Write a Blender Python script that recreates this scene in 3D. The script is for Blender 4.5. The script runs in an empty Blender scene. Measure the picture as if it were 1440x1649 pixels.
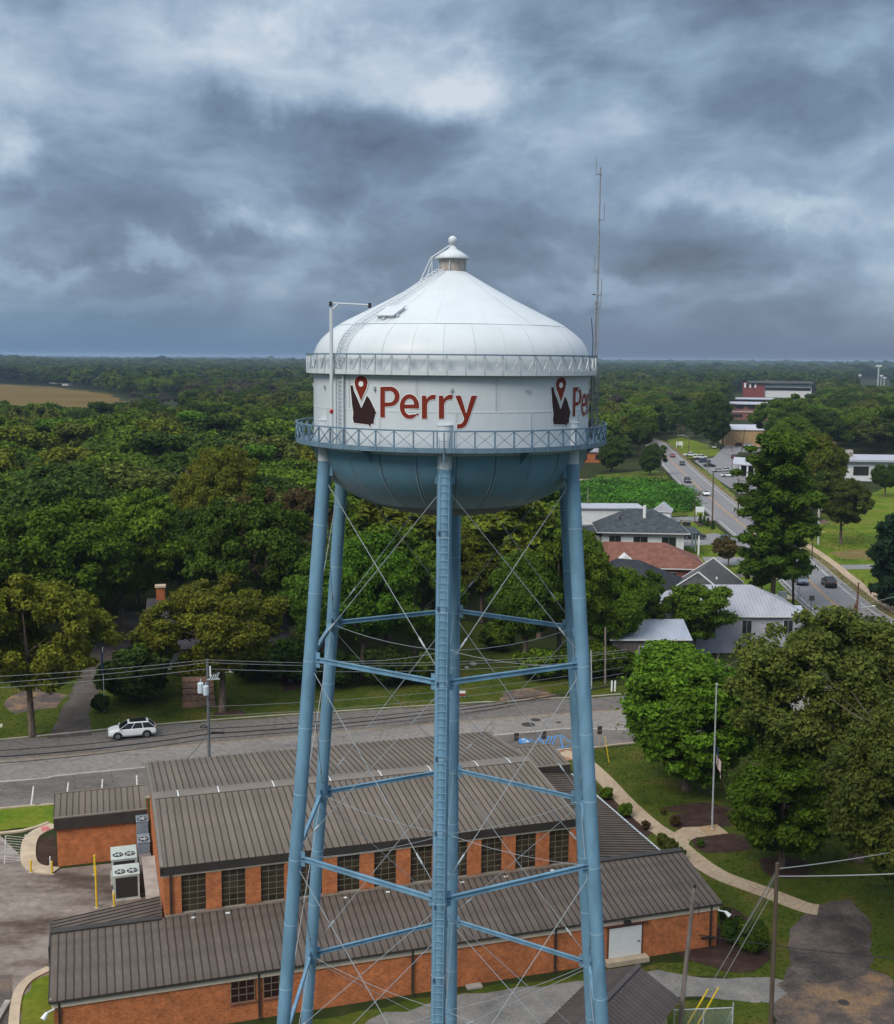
import bpy, math, random
import numpy as np
from mathutils import Vector, Matrix
random.seed(7)
rng = np.random.default_rng(7)
R = math.radians
sc = bpy.context.scene
col = sc.collection

# ------------------------------------------------------------------ camera
FOC, PITCH, ROLL, YAW, CAM_Z, CAM_Y = 1854.8, .1325, .0088, -.0028, 39.0, -52.47   # focal length in pixels of a 1440 x 1649 frame
cd = bpy.data.cameras.new('camera'); cam = bpy.data.objects.new('camera', cd); col.objects.link(cam)
cd.sensor_fit = 'HORIZONTAL'; cd.sensor_width = 36.0; cd.lens = 36.0 * FOC / 1440.0
cd.clip_start = .5; cd.clip_end = 40000
_cy, _sy, _cp, _sp, _cr, _sr = math.cos(YAW), math.sin(YAW), math.cos(PITCH), math.sin(PITCH), math.cos(ROLL), math.sin(ROLL)
def cam_dir(x, yf, zu):
    y, z = _cp*yf + _sp*zu, -_sp*yf + _cp*zu
    return Vector((_cy*x + _sy*y, -_sy*x + _cy*y, z))
def ray(px, py):
    a, b = px - 720.0, py - 824.5
    return cam_dir(_cr*a + _sr*b, FOC, -(-_sr*a + _cr*b))
CAM = Vector((0, CAM_Y, CAM_Z))
_r = (ray(1720, 824.5) - ray(720, 824.5)).normalized(); _u = (ray(720, -175.5) - ray(720, 824.5)).normalized(); _f = _r.cross(_u)
cam.matrix_world = Matrix(((_r.x, _u.x, _f.x, CAM.x), (_r.y, _u.y, _f.y, CAM.y), (_r.z, _u.z, _f.z, CAM.z), (0, 0, 0, 1)))
sc.camera = cam
def gp(px, py, z=0.0):                       # survey: where the sight line of a photo pixel meets the level z
    r = ray(px, py); t = (z - CAM_Z) / r.z
    return CAM + r * t
def hgt(base, px, py):                       # height of a pixel seen straight above a ground point
    r = ray(px, py); h = math.hypot(base[0] - CAM.x, base[1] - CAM.y)
    return CAM_Z + r.z * h / math.hypot(r.x, r.y)
def to_px(x, y, z):
    d = Vector((x, y, z)) - CAM
    X, Y = _cy*d.x - _sy*d.y, _sy*d.x + _cy*d.y
    yf, zu = _cp*Y - _sp*d.z, _sp*Y + _cp*d.z
    u, v = FOC*X/yf, -FOC*zu/yf
    return 720 + _cr*u - _sr*v, 824.5 + _sr*u + _cr*v

# ------------------------------------------------------------------ sky, sun, exposure
SUN_EL, SUN_ROT = R(43), R(218)
W = bpy.data.worlds.new('World'); sc.world = W; W.use_nodes = True
def wdv(vm, noise, d): return vm('ADD', d, vm('MULTIPLY', vm('SUBTRACT', noise(d, 5.0, 4, .5, 0.0, 1), (.5, .5, .5)), (.12, .12, .06)))
def build_sky():
    nt = W.node_tree; nt.nodes.clear(); N = nt.nodes.new; L = nt.links.new
    def math_(op, a, b=None, clamp=False):
        n = N('ShaderNodeMath'); n.operation = op; n.use_clamp = clamp
        for i, v in enumerate((a, b)):
            if v is None: continue
            if isinstance(v, (int, float)): n.inputs[i].default_value = v
            else: L(v, n.inputs[i])
        return n.outputs[0]
    def vm(op, a, b):
        n = N('ShaderNodeVectorMath'); n.operation = op
        for i, v in enumerate((a, b)):
            if isinstance(v, tuple): n.inputs[i].default_value = v
            else: L(v, n.inputs[i])
        return n.outputs['Value'] if op == 'LENGTH' else n.outputs[0]
    def noise(vec, scale, detail, rough, dist=0.0, out=0):
        n = N('ShaderNodeTexNoise'); n.inputs['Scale'].default_value = scale; n.inputs['Detail'].default_value = detail
        n.inputs['Roughness'].default_value = rough; n.inputs['Distortion'].default_value = dist; L(vec, n.inputs['Vector'])
        return n.outputs[out]
    def mix(f, a, b):
        n = N('ShaderNodeMix'); n.data_type = 'RGBA'
        if isinstance(f, float): n.inputs[0].default_value = f
        else: L(f, n.inputs[0])
        for i, v in ((6, a), (7, b)):
            if isinstance(v, tuple): n.inputs[i].default_value = v
            else: L(v, n.inputs[i])
        return n.outputs[2]
    def mrange(v, a, b, c=0.0, d=1.0):
        n = N('ShaderNodeMapRange'); n.interpolation_type = 'SMOOTHSTEP'; L(v, n.inputs[0])
        for i, q in enumerate((a, b, c, d)): n.inputs[i+1].default_value = q
        return n.outputs[0]
    tc = N('ShaderNodeTexCoord'); d = tc.outputs['Generated']
    sep = N('ShaderNodeSeparateXYZ'); L(d, sep.inputs[0]); dz = sep.outputs[2]
    den = math_('ADD', math_('MAXIMUM', dz, 0.0), .13)
    inv = math_('DIVIDE', 1.0, den)
    cmb = N('ShaderNodeCombineXYZ'); L(math_('MULTIPLY', sep.outputs[0], inv), cmb.inputs[0]); L(math_('MULTIPLY', sep.outputs[1], inv), cmb.inputs[1]); L(math_('MULTIPLY', dz, 6.0), cmb.inputs[2])
    p = cmb.outputs[0]
    pf = vm('MULTIPLY', wdv(vm, noise, d), (4.2, 4.2, 10.0)); n0 = noise(pf, 1.0, 10, .55, .1)
    nb = noise(vm('MULTIPLY', wdv(vm, noise, d), (8.0, 8.0, 15.0)), 1.0, 6, .5, 0.0); nb = math_('SUBTRACT', 1.0, math_('MULTIPLY', math_('ABSOLUTE', math_('SUBTRACT', nb, .5)), 3.2))
    n1 = noise(p, .8, 6, .5, .3); n2 = noise(p, .36, 4, .5, .2)
    v = math_('ADD', math_('MULTIPLY', n0, .66), math_('ADD', math_('MULTIPLY', n1, .04), math_('ADD', math_('MULTIPLY', n2, .14), math_('MULTIPLY', nb, .12))))
    v = math_('ADD', math_('MULTIPLY', math_('SUBTRACT', v, .5), 2.7), SKY_BASE)
    wv = noise(d, 9.0, 8, .58, 0.1, 1)                       # ragged cloud edges
    wd = vm('ADD', d, vm('MULTIPLY', vm('SUBTRACT', wv, (.5, .5, .5)), (.20, .20, .12)))
    for (px, py, rx, ry, amp) in CLOUDS:                    # the cloud banks that can be seen, by bearing and elevation
        c = ray(px, py).normalized()
        ln = vm('LENGTH', vm('MULTIPLY', vm('SUBTRACT', wd, tuple(c)), (FOC/rx, FOC/rx, FOC/ry)), (0, 0, 0))
        v = math_('ADD', v, mrange(ln, 1.25, 0.25, 0.0, amp*.85))
    ramp = N('ShaderNodeValToRGB'); cr = ramp.color_ramp; els = SKY_RAMP
    cr.elements[0].position, cr.elements[0].color = els[0]; cr.elements[1].position, cr.elements[1].color = els[-1]
    for pos, c in els[1:-1]:
        e = cr.elements.new(pos); e.color = c
    L(v, ramp.inputs[0])
    az = mrange(sep.outputs[0], -.4, .4)
    hz = mix(az, (.062, .118, .205, 1), (.068, .095, .155, 1))
    cloud = mix(mrange(dz, .0, .075), hz, ramp.outputs[0])
    cloud = mix(mrange(dz, .2, .9), cloud, (.26, .28, .30, 1))
    up = N('ShaderNodeVectorMath'); up.operation = 'SCALE'; L(cloud, up.inputs[0]); L(mrange(dz, .2, .9, 10.0, 10.0*SKY_ZENITH), up.inputs[3])   # overcast brightens smoothly to the zenith
    sky = N('ShaderNodeTexSky'); sky.sky_type = 'NISHITA'; sky.sun_disc = False; sky.sun_elevation = SUN_EL; sky.sun_rotation = SUN_ROT
    bg = N('ShaderNodeBackground'); bg.inputs[1].default_value = .1
    L(mix(.94, sky.outputs[0], up.outputs[0]), bg.inputs[0])
    out = N('ShaderNodeOutputWorld'); L(bg.outputs[0], out.inputs[0])
SKY_BASE, SKY_ZENITH = .40, 2.5
SKY_RAMP = [(0.0, (.054, .069, .106, 1)), (.3, (.090, .128, .188, 1)), (.55, (.155, .213, .288, 1)), (.8, (.262, .320, .385, 1)), (1.05, (.365, .398, .445, 1))]
CLOUDS = [(560, 112, 260, 85, .36), (770, 150, 150, 50, .26), (400, 90, 200, 75, .27), (15, 240, 70, 45, .34), (215, 405, 95, 28, .36), (30, 425, 80, 26, .25),
          (400, 358, 85, 26, .30), (930, 452, 170, 24, .18), (1190, 322, 150, 26, .20), (120, 110, 240, 110, .16), (180, 495, 110, 20, .14), (1420, 190, 120, 200, .08),
          (1170, 95, 330, 105, -.34), (1330, 60, 160, 80, -.10), (640, 215, 200, 75, -.24), (380, 195, 120, 55, -.10), (830, 325, 330, 75, -.22), (1190, 400, 260, 55, -.26), (500, 410, 260, 60, -.16),
          (130, 320, 240, 60, -.10), (60, 395, 120, 22, -.14), (1000, 500, 420, 60, -.12)]
build_sky()
sl = bpy.data.lights.new('sun', 'SUN'); sl.energy = 1.5; sl.angle = R(28); sl.color = (1, .93, .83)
so = bpy.data.objects.new('sun', sl); col.objects.link(so)
sdir = Vector((math.sin(SUN_ROT)*math.cos(SUN_EL), math.cos(SUN_ROT)*math.cos(SUN_EL), math.sin(SUN_EL)))
so.rotation_euler = sdir.to_track_quat('Z', 'Y').to_euler(); so.location = (0, 0, 120)
sc.view_settings.view_transform = 'Standard'; sc.view_settings.look = 'None'; sc.view_settings.gamma = 1; sc.view_settings.exposure = 0.8
sc.view_settings.use_curve_mapping = False
sc.cycles.use_denoising = True
sc.cycles.max_bounces = 6; sc.cycles.diffuse_bounces = 3; sc.cycles.glossy_bounces = 2; sc.cycles.volume_bounces = 0

# ------------------------------------------------------------------ helpers
class MB:
    def __init__(s): s.v = []; s.f = []; s.m = []; s.cur = 0
    def add(s, vs, fs):
        o = len(s.v); s.v += [tuple(p) for p in vs]; s.f += [tuple(i + o for i in f) for f in fs]; s.m += [s.cur] * len(fs)
    def box(s, c, size, rz=0.0):
        x, y, z = (q / 2 for q in size); cs, sn = math.cos(rz), math.sin(rz)
        vs = [(c[0] + a*x*cs - b*y*sn, c[1] + a*x*sn + b*y*cs, c[2] + k*z) for k in (-1, 1) for a, b in ((-1, -1), (1, -1), (1, 1), (-1, 1))]
        s.add(vs, [(3, 2, 1, 0), (4, 5, 6, 7), (0, 1, 5, 4), (1, 2, 6, 5), (2, 3, 7, 6), (3, 0, 4, 7)])
    def boxr(s, x0, x1, y0, y1, z0, z1): s.box(((x0+x1)/2, (y0+y1)/2, (z0+z1)/2), (x1-x0, y1-y0, z1-z0))
    def beam(s, p, q, w, h, up=(0, 0, 1)):
        p, q = Vector(p), Vector(q); d = (q - p).normalized(); u = Vector(up)
        if abs(d.dot(u)) > .98: u = Vector((0, 1, 0))
        a = d.cross(u).normalized(); b = a.cross(d).normalized(); a *= w/2; b *= h/2
        s.add([p-a-b, p+a-b, p+a+b, p-a+b, q-a-b, q+a-b, q+a+b, q-a+b], [(3, 2, 1, 0), (4, 5, 6, 7), (0, 1, 5, 4), (1, 2, 6, 5), (2, 3, 7, 6), (3, 0, 4, 7)])
    def tube(s, pts, r, n=8, caps=True):
        pts = [Vector(p) for p in pts]; rs = r if isinstance(r, (list, tuple)) else [r]*len(pts); rings = []
        prev = None
        for i, p in enumerate(pts):
            d = (pts[min(i+1, len(pts)-1)] - pts[max(i-1, 0)]).normalized()
            u = prev if prev is not None else (Vector((0, 0, 1)) if abs(d.z) < .9 else Vector((1, 0, 0)))
            a = d.cross(u).normalized(); b = a.cross(d).normalized(); prev = b
            rings.append([p + (a*math.cos(2*math.pi*k/n) + b*math.sin(2*math.pi*k/n))*rs[i] for k in range(n)])
        s.loft(rings, caps)
    def loft(s, rings, caps=True):
        n = len(rings[0]); vs = [p for r in rings for p in r]; fs = []
        for i in range(len(rings)-1):
            for k in range(n): fs.append((i*n+k, i*n+(k+1) % n, (i+1)*n+(k+1) % n, (i+1)*n+k))
        if caps: fs += [tuple(range(n))[::-1], tuple((len(rings)-1)*n + k for k in range(n))]
        s.add(vs, fs)
    def lathe(s, prof, n=32, c=(0, 0, 0), a0=0.0, a1=2*math.pi):
        full = abs(a1 - a0 - 2*math.pi) < 1e-6; m = n if full else n + 1; vs = []
        for r, z in prof:
            for k in range(m):
                a = a0 + (a1-a0)*k/n; vs.append((c[0] + r*math.cos(a), c[1] + r*math.sin(a), c[2] + z))
        fs = []
        for i in range(len(prof)-1):
            for k in range(n):
                k2 = (k+1) % m if full else k+1
                fs.append((i*m+k, i*m+k2, (i+1)*m+k2, (i+1)*m+k))
        s.add(vs, fs)
    def prism(s, poly, z0, z1):
        n = len(poly); a = sum(poly[i][0]*poly[(i+1) % n][1] - poly[(i+1) % n][0]*poly[i][1] for i in range(n))
        if a < 0: poly = poly[::-1]
        s.add([(p[0], p[1], z0) for p in poly] + [(p[0], p[1], z1) for p in poly], [tuple(range(n))[::-1], tuple(range(n, 2*n))] + [(i, (i+1) % n, n+(i+1) % n, n+i) for i in range(n)])
    def ball(s, c, r, n=10, sz=1.0):
        s.lathe([(max(1e-4, r*math.sin(math.pi*i/n)), -r*sz*math.cos(math.pi*i/n)) for i in range(n+1)], n*2, c)
    def quad(s, a, b, c, d): s.add([a, b, c, d], [(0, 1, 2, 3)])
    def mesh(s, name, mats, smooth=False):
        me = bpy.data.meshes.new(name); me.from_pydata(s.v, [], s.f)
        for m in (mats if isinstance(mats, (list, tuple)) else [mats]): me.materials.append(m)
        if any(s.m): me.polygons.foreach_set('material_index', s.m)
        if smooth: me.polygons.foreach_set('use_smooth', [True]*len(s.f))
        me.update(); return me
    def build(s, name, mats, parent=None, loc=None, smooth=False, kind=None):
        return link(name, s.mesh(name, mats, smooth), parent, loc, kind)
def link(name, me, parent=None, loc=None, kind=None):
    o = bpy.data.objects.new(name, me); col.objects.link(o)
    if parent is not None: o.parent = parent
    if loc is not None: o.location = loc
    if kind: o['kind'] = kind
    return o
def tag(o, label, cat, group=None):
    o['label'] = label; o['category'] = cat
    if group: o['group'] = group
    return o
def thing(name, label, cat, loc=(0, 0, 0), rz=0.0, group=None):
    o = bpy.data.objects.new(name, None); col.objects.link(o); o.location = loc; o.rotation_euler = (0, 0, rz); o.empty_display_size = .3
    return tag(o, label, cat, group)

# ------------------------------------------------------------------ materials
def mat(name, c, rough=.75, spec=.3, var=0.0, scale=1.0, c2=None, bump=0.0, bscale=None, metal=0.0, detail=5, rnd=0.0, island=0.0, stretch=None, lo=.38, hi=.62):
    m = bpy.data.materials.new(name); m.use_nodes = True; nt = m.node_tree; b = nt.nodes['Principled BSDF']; N = nt.nodes.new; L = nt.links.new
    b.inputs['Roughness'].default_value = rough; b.inputs['Specular IOR Level'].default_value = spec; b.inputs['Metallic'].default_value = metal
    c = tuple(c) + (1,); b.inputs['Base Color'].default_value = c
    if var or c2 or bump:
        tc = N('ShaderNodeTexCoord'); vec = tc.outputs['Object']
        if stretch:
            mp = N('ShaderNodeMapping'); mp.inputs['Scale'].default_value = stretch; L(vec, mp.inputs[0]); vec = mp.outputs[0]
        n = N('ShaderNodeTexNoise'); n.inputs['Scale'].default_value = scale; n.inputs['Detail'].default_value = detail; n.inputs['Roughness'].default_value = .62; L(vec, n.inputs['Vector'])
    outc = None
    if var or c2:
        mr = N('ShaderNodeMapRange'); mr.inputs[1].default_value = lo; mr.inputs[2].default_value = hi; L(n.outputs[0], mr.inputs[0])
        mx = N('ShaderNodeMix'); mx.data_type = 'RGBA'; L(mr.outputs[0], mx.inputs[0])
        if c2: mx.inputs[6].default_value = c; mx.inputs[7].default_value = tuple(c2) + (1,)
        else:
            mx.inputs[6].default_value = tuple(q*(1-var) for q in c[:3]) + (1,); mx.inputs[7].default_value = tuple(q*(1+var) for q in c[:3]) + (1,)
        outc = mx.outputs[2]
    if rnd or island:
        hs = N('ShaderNodeHueSaturation')
        if outc: L(outc, hs.inputs['Color'])
        else: hs.inputs['Color'].default_value = c
        oi = N('ShaderNodeObjectInfo'); mr2 = N('ShaderNodeMapRange'); L(oi.outputs['Random'], mr2.inputs[0]); mr2.inputs[3].default_value = 1-rnd; mr2.inputs[4].default_value = 1+rnd
        val = mr2.outputs[0]
        if island:
            ge = N('ShaderNodeNewGeometry'); mr3 = N('ShaderNodeMapRange'); L(ge.outputs['Random Per Island'], mr3.inputs[0]); mr3.inputs[3].default_value = 1-island; mr3.inputs[4].default_value = 1+island
            mm = N('ShaderNodeMath'); mm.operation = 'MULTIPLY'; L(val, mm.inputs[0]); L(mr3.outputs[0], mm.inputs[1]); val = mm.outputs[0]
        L(val, hs.inputs['Value'])
        if rnd:
            m4 = N('ShaderNodeMath'); m4.operation = 'MULTIPLY_ADD'; w = N('ShaderNodeTexWhiteNoise'); w.noise_dimensions = '1D'; L(oi.outputs['Random'], w.inputs['W'])
            L(w.outputs[0], m4.inputs[0]); m4.inputs[1].default_value = rnd*.09; m4.inputs[2].default_value = .5 - rnd*.05; L(m4.outputs[0], hs.inputs['Hue'])
        outc = hs.outputs[0]
    if outc: L(outc, b.inputs['Base Color'])
    if bump:
        bn = N('ShaderNodeTexNoise'); bn.inputs['Scale'].default_value = bscale or scale*6; bn.inputs['Detail'].default_value = 4; L(vec, bn.inputs['Vector'])
        bp = N('ShaderNodeBump'); bp.inputs['Strength'].default_value = bump; L(bn.outputs[0], bp.inputs['Height']); L(bp.outputs[0], b.inputs['Normal'])
    return m
def brick_mat(name, c1, c2, mortar, bump=.3):
    m = bpy.data.materials.new(name); m.use_nodes = True; nt = m.node_tree; b = nt.nodes['Principled BSDF']; N = nt.nodes.new; L = nt.links.new
    b.inputs['Roughness'].default_value = .85; b.inputs['Specular IOR Level'].default_value = .2
    tc = N('ShaderNodeTexCoord'); sp = N('ShaderNodeSeparateXYZ'); L(tc.outputs['Object'], sp.inputs[0])
    ad = N('ShaderNodeMath'); L(sp.outputs[0], ad.inputs[0]); L(sp.outputs[1], ad.inputs[1])
    cb = N('ShaderNodeCombineXYZ'); L(ad.outputs[0], cb.inputs[0]); L(sp.outputs[2], cb.inputs[1])
    t = N('ShaderNodeTexBrick'); t.inputs['Scale'].default_value = 1; t.inputs['Brick Width'].default_value = .22; t.inputs['Row Height'].default_value = .078; t.inputs['Mortar Size'].default_value = .008
    t.inputs['Color1'].default_value = tuple(c1)+(1,); t.inputs['Color2'].default_value = tuple(c2)+(1,); t.inputs['Mortar'].default_value = tuple(mortar)+(1,); t.inputs['Bias'].default_value = -.1
    L(cb.outputs[0], t.inputs['Vector'])
    n = N('ShaderNodeTexNoise'); n.inputs['Scale'].default_value = 1.6; n.inputs['Detail'].default_value = 8; n.inputs['Roughness'].default_value = .85; L(tc.outputs['Object'], n.inputs['Vector'])
    mr = N('ShaderNodeMapRange'); mr.inputs[1].default_value = .3; mr.inputs[2].default_value = .7; mr.inputs[3].default_value = .5; mr.inputs[4].default_value = 1.35; L(n.outputs[0], mr.inputs[0])
    hs = N('ShaderNodeHueSaturation'); L(t.outputs[0], hs.inputs['Color']); L(mr.outputs[0], hs.inputs['Value']); L(hs.outputs[0], b.inputs['Base Color'])
    bp = N('ShaderNodeBump'); bp.inputs['Strength'].default_value = bump; bp.inputs['Distance'].default_value = .01; bp.invert = True; L(t.outputs['Fac'], bp.inputs['Height']); L(bp.outputs[0], b.inputs['Normal'])
    return m
WHITE = mat('white_paint', (.56, .605, .635), .42, .4, var=.035, scale=.8, bump=.04, bscale=.9, stretch=(1, 1, .35))
BLUE = mat('blue_paint', (.140, .270, .38), .5, .35, var=.15, scale=1.3, bump=.06, bscale=3, stretch=(1, 1, .3))
BOWLM = mat('bowl_paint', (.17, .35, .48), .36, .5, c2=(.15, .28, .36), scale=.45, bump=.05, bscale=1.5)
DKBLUE = mat('slate_blue_paint', (.13, .21, .29), .5, .4, var=.15, scale=3)
STEEL = mat('galvanised_steel', (.42, .47, .50), .5, .5, var=.2, scale=6)
MASTM = mat('grey_mast_steel', (.22, .23, .245), .5, .4, var=.2, scale=4)
ROD = mat('rod_steel', (.30, .34, .37), .5, .4)
GREYM = mat('weathered_steel', (.33, .29, .26), .7, .3, c2=(.48, .44, .40), scale=5, stretch=(1, 1, .2))
RED = mat('red_print', (.185, .020, .008), .5, .3)
MAROON = mat('maroon_print', (.030, .011, .011), .5, .3)
DARK = mat('dark_metal', (.025, .023, .022), .5, .4, var=.2, scale=4)
BRICK = brick_mat('orange_brick', (.54, .140, .034), (.33, .076, .022), (.50, .29, .16))
BRICKR = brick_mat('red_brick', (.26, .075, .045), (.2, .055, .035), (.28, .2, .16))
ROOFM = mat('brown_roof_metal', (.150, .123, .097), .55, .18, var=.16, scale=.9, rnd=.10, stretch=(1, .3, 1))
ROOFD = mat('grey_brown_roof_metal', (.110, .088, .074), .55, .18, var=.18, scale=.9, rnd=.10)
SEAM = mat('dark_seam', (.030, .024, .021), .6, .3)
CAPM = mat('ridge_metal', (.165, .138, .112), .45, .4, var=.08, scale=.7)
FASC = mat('brown_fascia', (.040, .034, .030), .5, .4, var=.15, scale=.8)
CREAM = mat('cream_trim', (.52, .45, .35), .7, .3, var=.1, scale=2)
CONC = mat('concrete', (.46, .37, .27), .9, .2, var=.16, scale=.7, bump=.1, bscale=6, detail=8)
CONCG = mat('grey_concrete', (.34, .31, .28), .9, .2, var=.2, scale=.8, detail=8)
WOOD = mat('pole_wood', (.13, .095, .068), .9, .2, c2=(.085, .065, .05), scale=3, stretch=(3, 3, .25), bump=.3, bscale=8)
WOODG = mat('grey_pole_wood', (.27, .225, .20), .9, .2, c2=(.16, .13, .115), scale=3, stretch=(3, 3, .25), bump=.3, bscale=8)
WIRE = mat('black_cable', (.02, .02, .022), .6, .3)
WIREL = mat('aluminium_cable', (.27, .28, .29), .5, .4)
YELLOW = mat('yellow_paint', (.72, .50, .02), .5, .4, var=.1, scale=3)
SIGNW = mat('white_panel', (.72, .74, .74), .5, .4)
SIGNB = mat('sign_back', (.05, .047, .045), .6, .3)
GLASS = mat('dark_glass', (.030, .024, .016), .12, .5, c2=(.065, .05, .03), scale=1.3, rnd=.4)
MUNT = mat('window_bar', (.19, .165, .11), .6, .3, var=.2, scale=4)
ROOFS = mat('charcoal_roof_metal', (.075, .062, .062), .5, .3, var=.15, scale=.9, rnd=.05)
BARK = mat('bark', (.13, .10, .078), .95, .1, var=.35, scale=3, stretch=(2, 2, .4))
# ------------------------------------------------------------------ the water tower
PHI, ZA, ZB, ZC = .0383, 25.884, 16.894, 7.861
def leg_rad(z): return 6.872 + .0848*(ZA - z)
def leg_pt(i, z, dr=0.0):
    a = PHI + i*math.pi/3; r = leg_rad(z) + dr
    return Vector((-r*math.sin(a), -r*math.cos(a), z))
def cyl(th, r, z): return Vector((-r*math.sin(th), -r*math.cos(th), z))     # th = 0 faces the camera, grows to the left
WELD = mat('weld_bead_paint', (.30, .43, .52), .5, .4)
def build_tower():
    T = thing('water_tower', 'tall pale blue and white water tower on six legs with Perry lettering', 'water tower')
    TR = 6.2
    # legs
    secs = [(.0, 1.8)] + [(1.8 + 3.0*k, 4.8 + 3.0*k) for k in range(10)] + [(31.8, 34.6)]
    sm = {}
    for i in range(6):
        b = MB(); zz, rr_ = [.05], [.296]
        for z0, _ in secs[1:]:
            zz += [z0 - .02, z0 - .016, z0 + .016, z0 + .02]; rr_ += [.296, .313, .313, .296]
        b.tube([leg_pt(i, z) for z in zz + [34.6]], rr_ + [.296], 20); leg = b.build('leg', [WELD], T)
        p = leg_pt(i, 0); b = MB(); b.box((p.x, p.y, .12), (1.5, 1.5, .24)); b.build('footing', CONCG, leg)
        for z0, z1 in secs:
            s = MB(); s.tube([leg_pt(i, z0 + .012), leg_pt(i, z1 - .012)], .305, 24, False); s.build('leg_section', BLUE, leg, smooth=True)
        s = MB(); a, q = leg_pt(i, 34.58), leg_pt(i, 36.35); q = Vector((a.x*.995, a.y*.995, 36.32))
        s.tube([a, q], .31, 20); s.tube([q, q + Vector((0, 0, .05))], [.335, .335], 20)
        s.build('leg_head', WHITE, leg)
        for z in (ZA, ZB, ZC):                                        # gusset plates
            for j in (i-1, i+1):
                g = MB(); d = (leg_pt(j, z) - leg_pt(i, z)).normalized(); c = leg_pt(i, z) + d*.38
                g.beam(c - Vector((0, 0, .34)), c + Vector((0, 0, .34)), .03, .30, d); g.beam(c - Vector((0, 0, .30)) - d*.1, c + Vector((0, 0, .30)) - d*.1, .12, .05, d); g.build('gusset', BLUE, leg)
        for j in (i-1, i+1):
            g = MB(); d = (leg_pt(j, 34) - leg_pt(i, 34)).normalized(); c = leg_pt(i, 34.15) + d*.36; g.beam(c - Vector((0, 0, .2)), c + Vector((0, 0, .2)), .04, .2, d); g.build('gusset', BLUE, leg)
    # struts, tie rods, spider rods
    for z in (ZA, ZB, ZC):
        for i in range(6):
            p, q = leg_pt(i, z), leg_pt(i+1, z); d = (q - p).normalized(); n = Vector((d.y, -d.x, 0)); b = MB()
            p, q = p + d*.34, q - d*.34
            for s in (-1, 1):
                b.beam(p + Vector((0, 0, .085*s)), q + Vector((0, 0, .085*s)), .15, .035)
            b.beam(p, q, .03, .15)
            b.build('strut', BLUE, T)
        ring = MB(); ring.lathe([(.16, -.03), (.2, -.03), (.2, .03), (.16, .03), (.16, -.03)], 16, (0, 0, z - .42)); ring.build('centre_ring', BLUE, T)
        for i in range(6):
            p = leg_pt(i, z - .12, -.3); e = cyl(PHI + i*math.pi/3, .19, z - .42); b = MB()
            b.tube([p.lerp(e, t) - Vector((0, 0, .22*4*t*(1-t))) for t in (0, .15, .3, .5, .7, .85, 1)], .012, 6); b.build('spider_rod', ROD, T)
    for z0, z1 in ((34.15, ZA), (ZA, ZB), (ZB, ZC), (ZC, .5)):
        for i in range(6):
            for k, (a, c) in enumerate(((i, i+1), (i+1, i))):
                p, q = leg_pt(a, z0 - .28), leg_pt(c, z1 + .30); d = (q - p).normalized(); p, q = p + d*.36, q - d*.36
                off = Vector((p.x + q.x, p.y + q.y, 0)).normalized()*(.03 if k else -.03); b = MB(); b.tube([p + off, q + off], .017, 6)
                rod = b.build('tie_rod', ROD, T)
                t = MB(); m = q + off - d*1.25; t.tube([m - d*.26, m - d*.18, m + d*.18, m + d*.26], [.02, .042, .042, .02], 8); t.build('turnbuckle', STEEL, rod)
    # bowl
    ZS, BC = 35.1, 3.14
    def bz(r): return ZS - BC*math.sqrt(max(0, 1-(r/TR)**2))
    b = MB(); b.lathe([(TR*.985*math.cos(t), ZS - BC*.985*math.sin(t)) for t in [k*math.pi/2/16*.999 for k in range(17)]], 72); bowl = b.build('bowl', BOWLM, T, smooth=True)
    NB = 24; ts = [.0 + k*.92/7 for k in range(8)]
    for k in range(NB):
        a0, a1 = 2*math.pi*k/NB + .0022, 2*math.pi*(k+1)/NB - .0022; p = MB(); o = .006*(k % 2)
        p.lathe([(TR*math.cos(t) + o, ZS - BC*math.sin(t) - o*.6) for t in ts][::-1], 4, a0=a0 + PHI, a1=a1 + PHI); p.build('bowl_plate', BOWLM, bowl, smooth=True)
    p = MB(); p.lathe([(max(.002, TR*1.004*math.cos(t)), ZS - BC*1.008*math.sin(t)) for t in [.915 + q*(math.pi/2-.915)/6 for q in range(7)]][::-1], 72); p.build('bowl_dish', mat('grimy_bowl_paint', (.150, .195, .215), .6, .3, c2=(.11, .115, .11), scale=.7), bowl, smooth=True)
    rv = MB()
    def rivet(mb, c, r=.019): mb.add([c + Vector((r, 0, 0)), c - Vector((r, 0, 0)), c + Vector((0, r, 0)), c - Vector((0, r, 0)), c + Vector((0, 0, r)), c - Vector((0, 0, r))], [(0, 2, 4), (2, 1, 4), (1, 3, 4), (3, 0, 4), (2, 0, 5), (1, 2, 5), (3, 1, 5), (0, 3, 5)])
    for k in range(NB):
        for s in (-1, 1):
            for q in range(40):
                t = .06 + .84*q/39; a = PHI + 2*math.pi*k/NB + s*.010/max(.3, math.cos(t)); rivet(rv, Vector((TR*1.004*math.cos(t)*math.cos(a), TR*1.004*math.cos(t)*math.sin(a), ZS - BC*1.004*math.sin(t))))
    for q in range(300):
        a = 2*math.pi*q/300; rivet(rv, Vector((TR*.62*math.cos(a), TR*.62*math.sin(a), bz(TR*.62) - .02)))
    rv.build('rivet_row', STEEL, bowl, kind='stuff')
    # shell
    b = MB(); b.lathe([(TR-.02, ZS), (TR-.02, 38.4)], 96); shell = b.build('shell', WHITE, T, smooth=True)
    b = MB(); b.lathe([(TR, 36.835), (TR+.010, 36.84), (TR+.010, 36.90), (TR, 36.905)], 96); b.build('seam_band', WHITE, shell)
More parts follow.
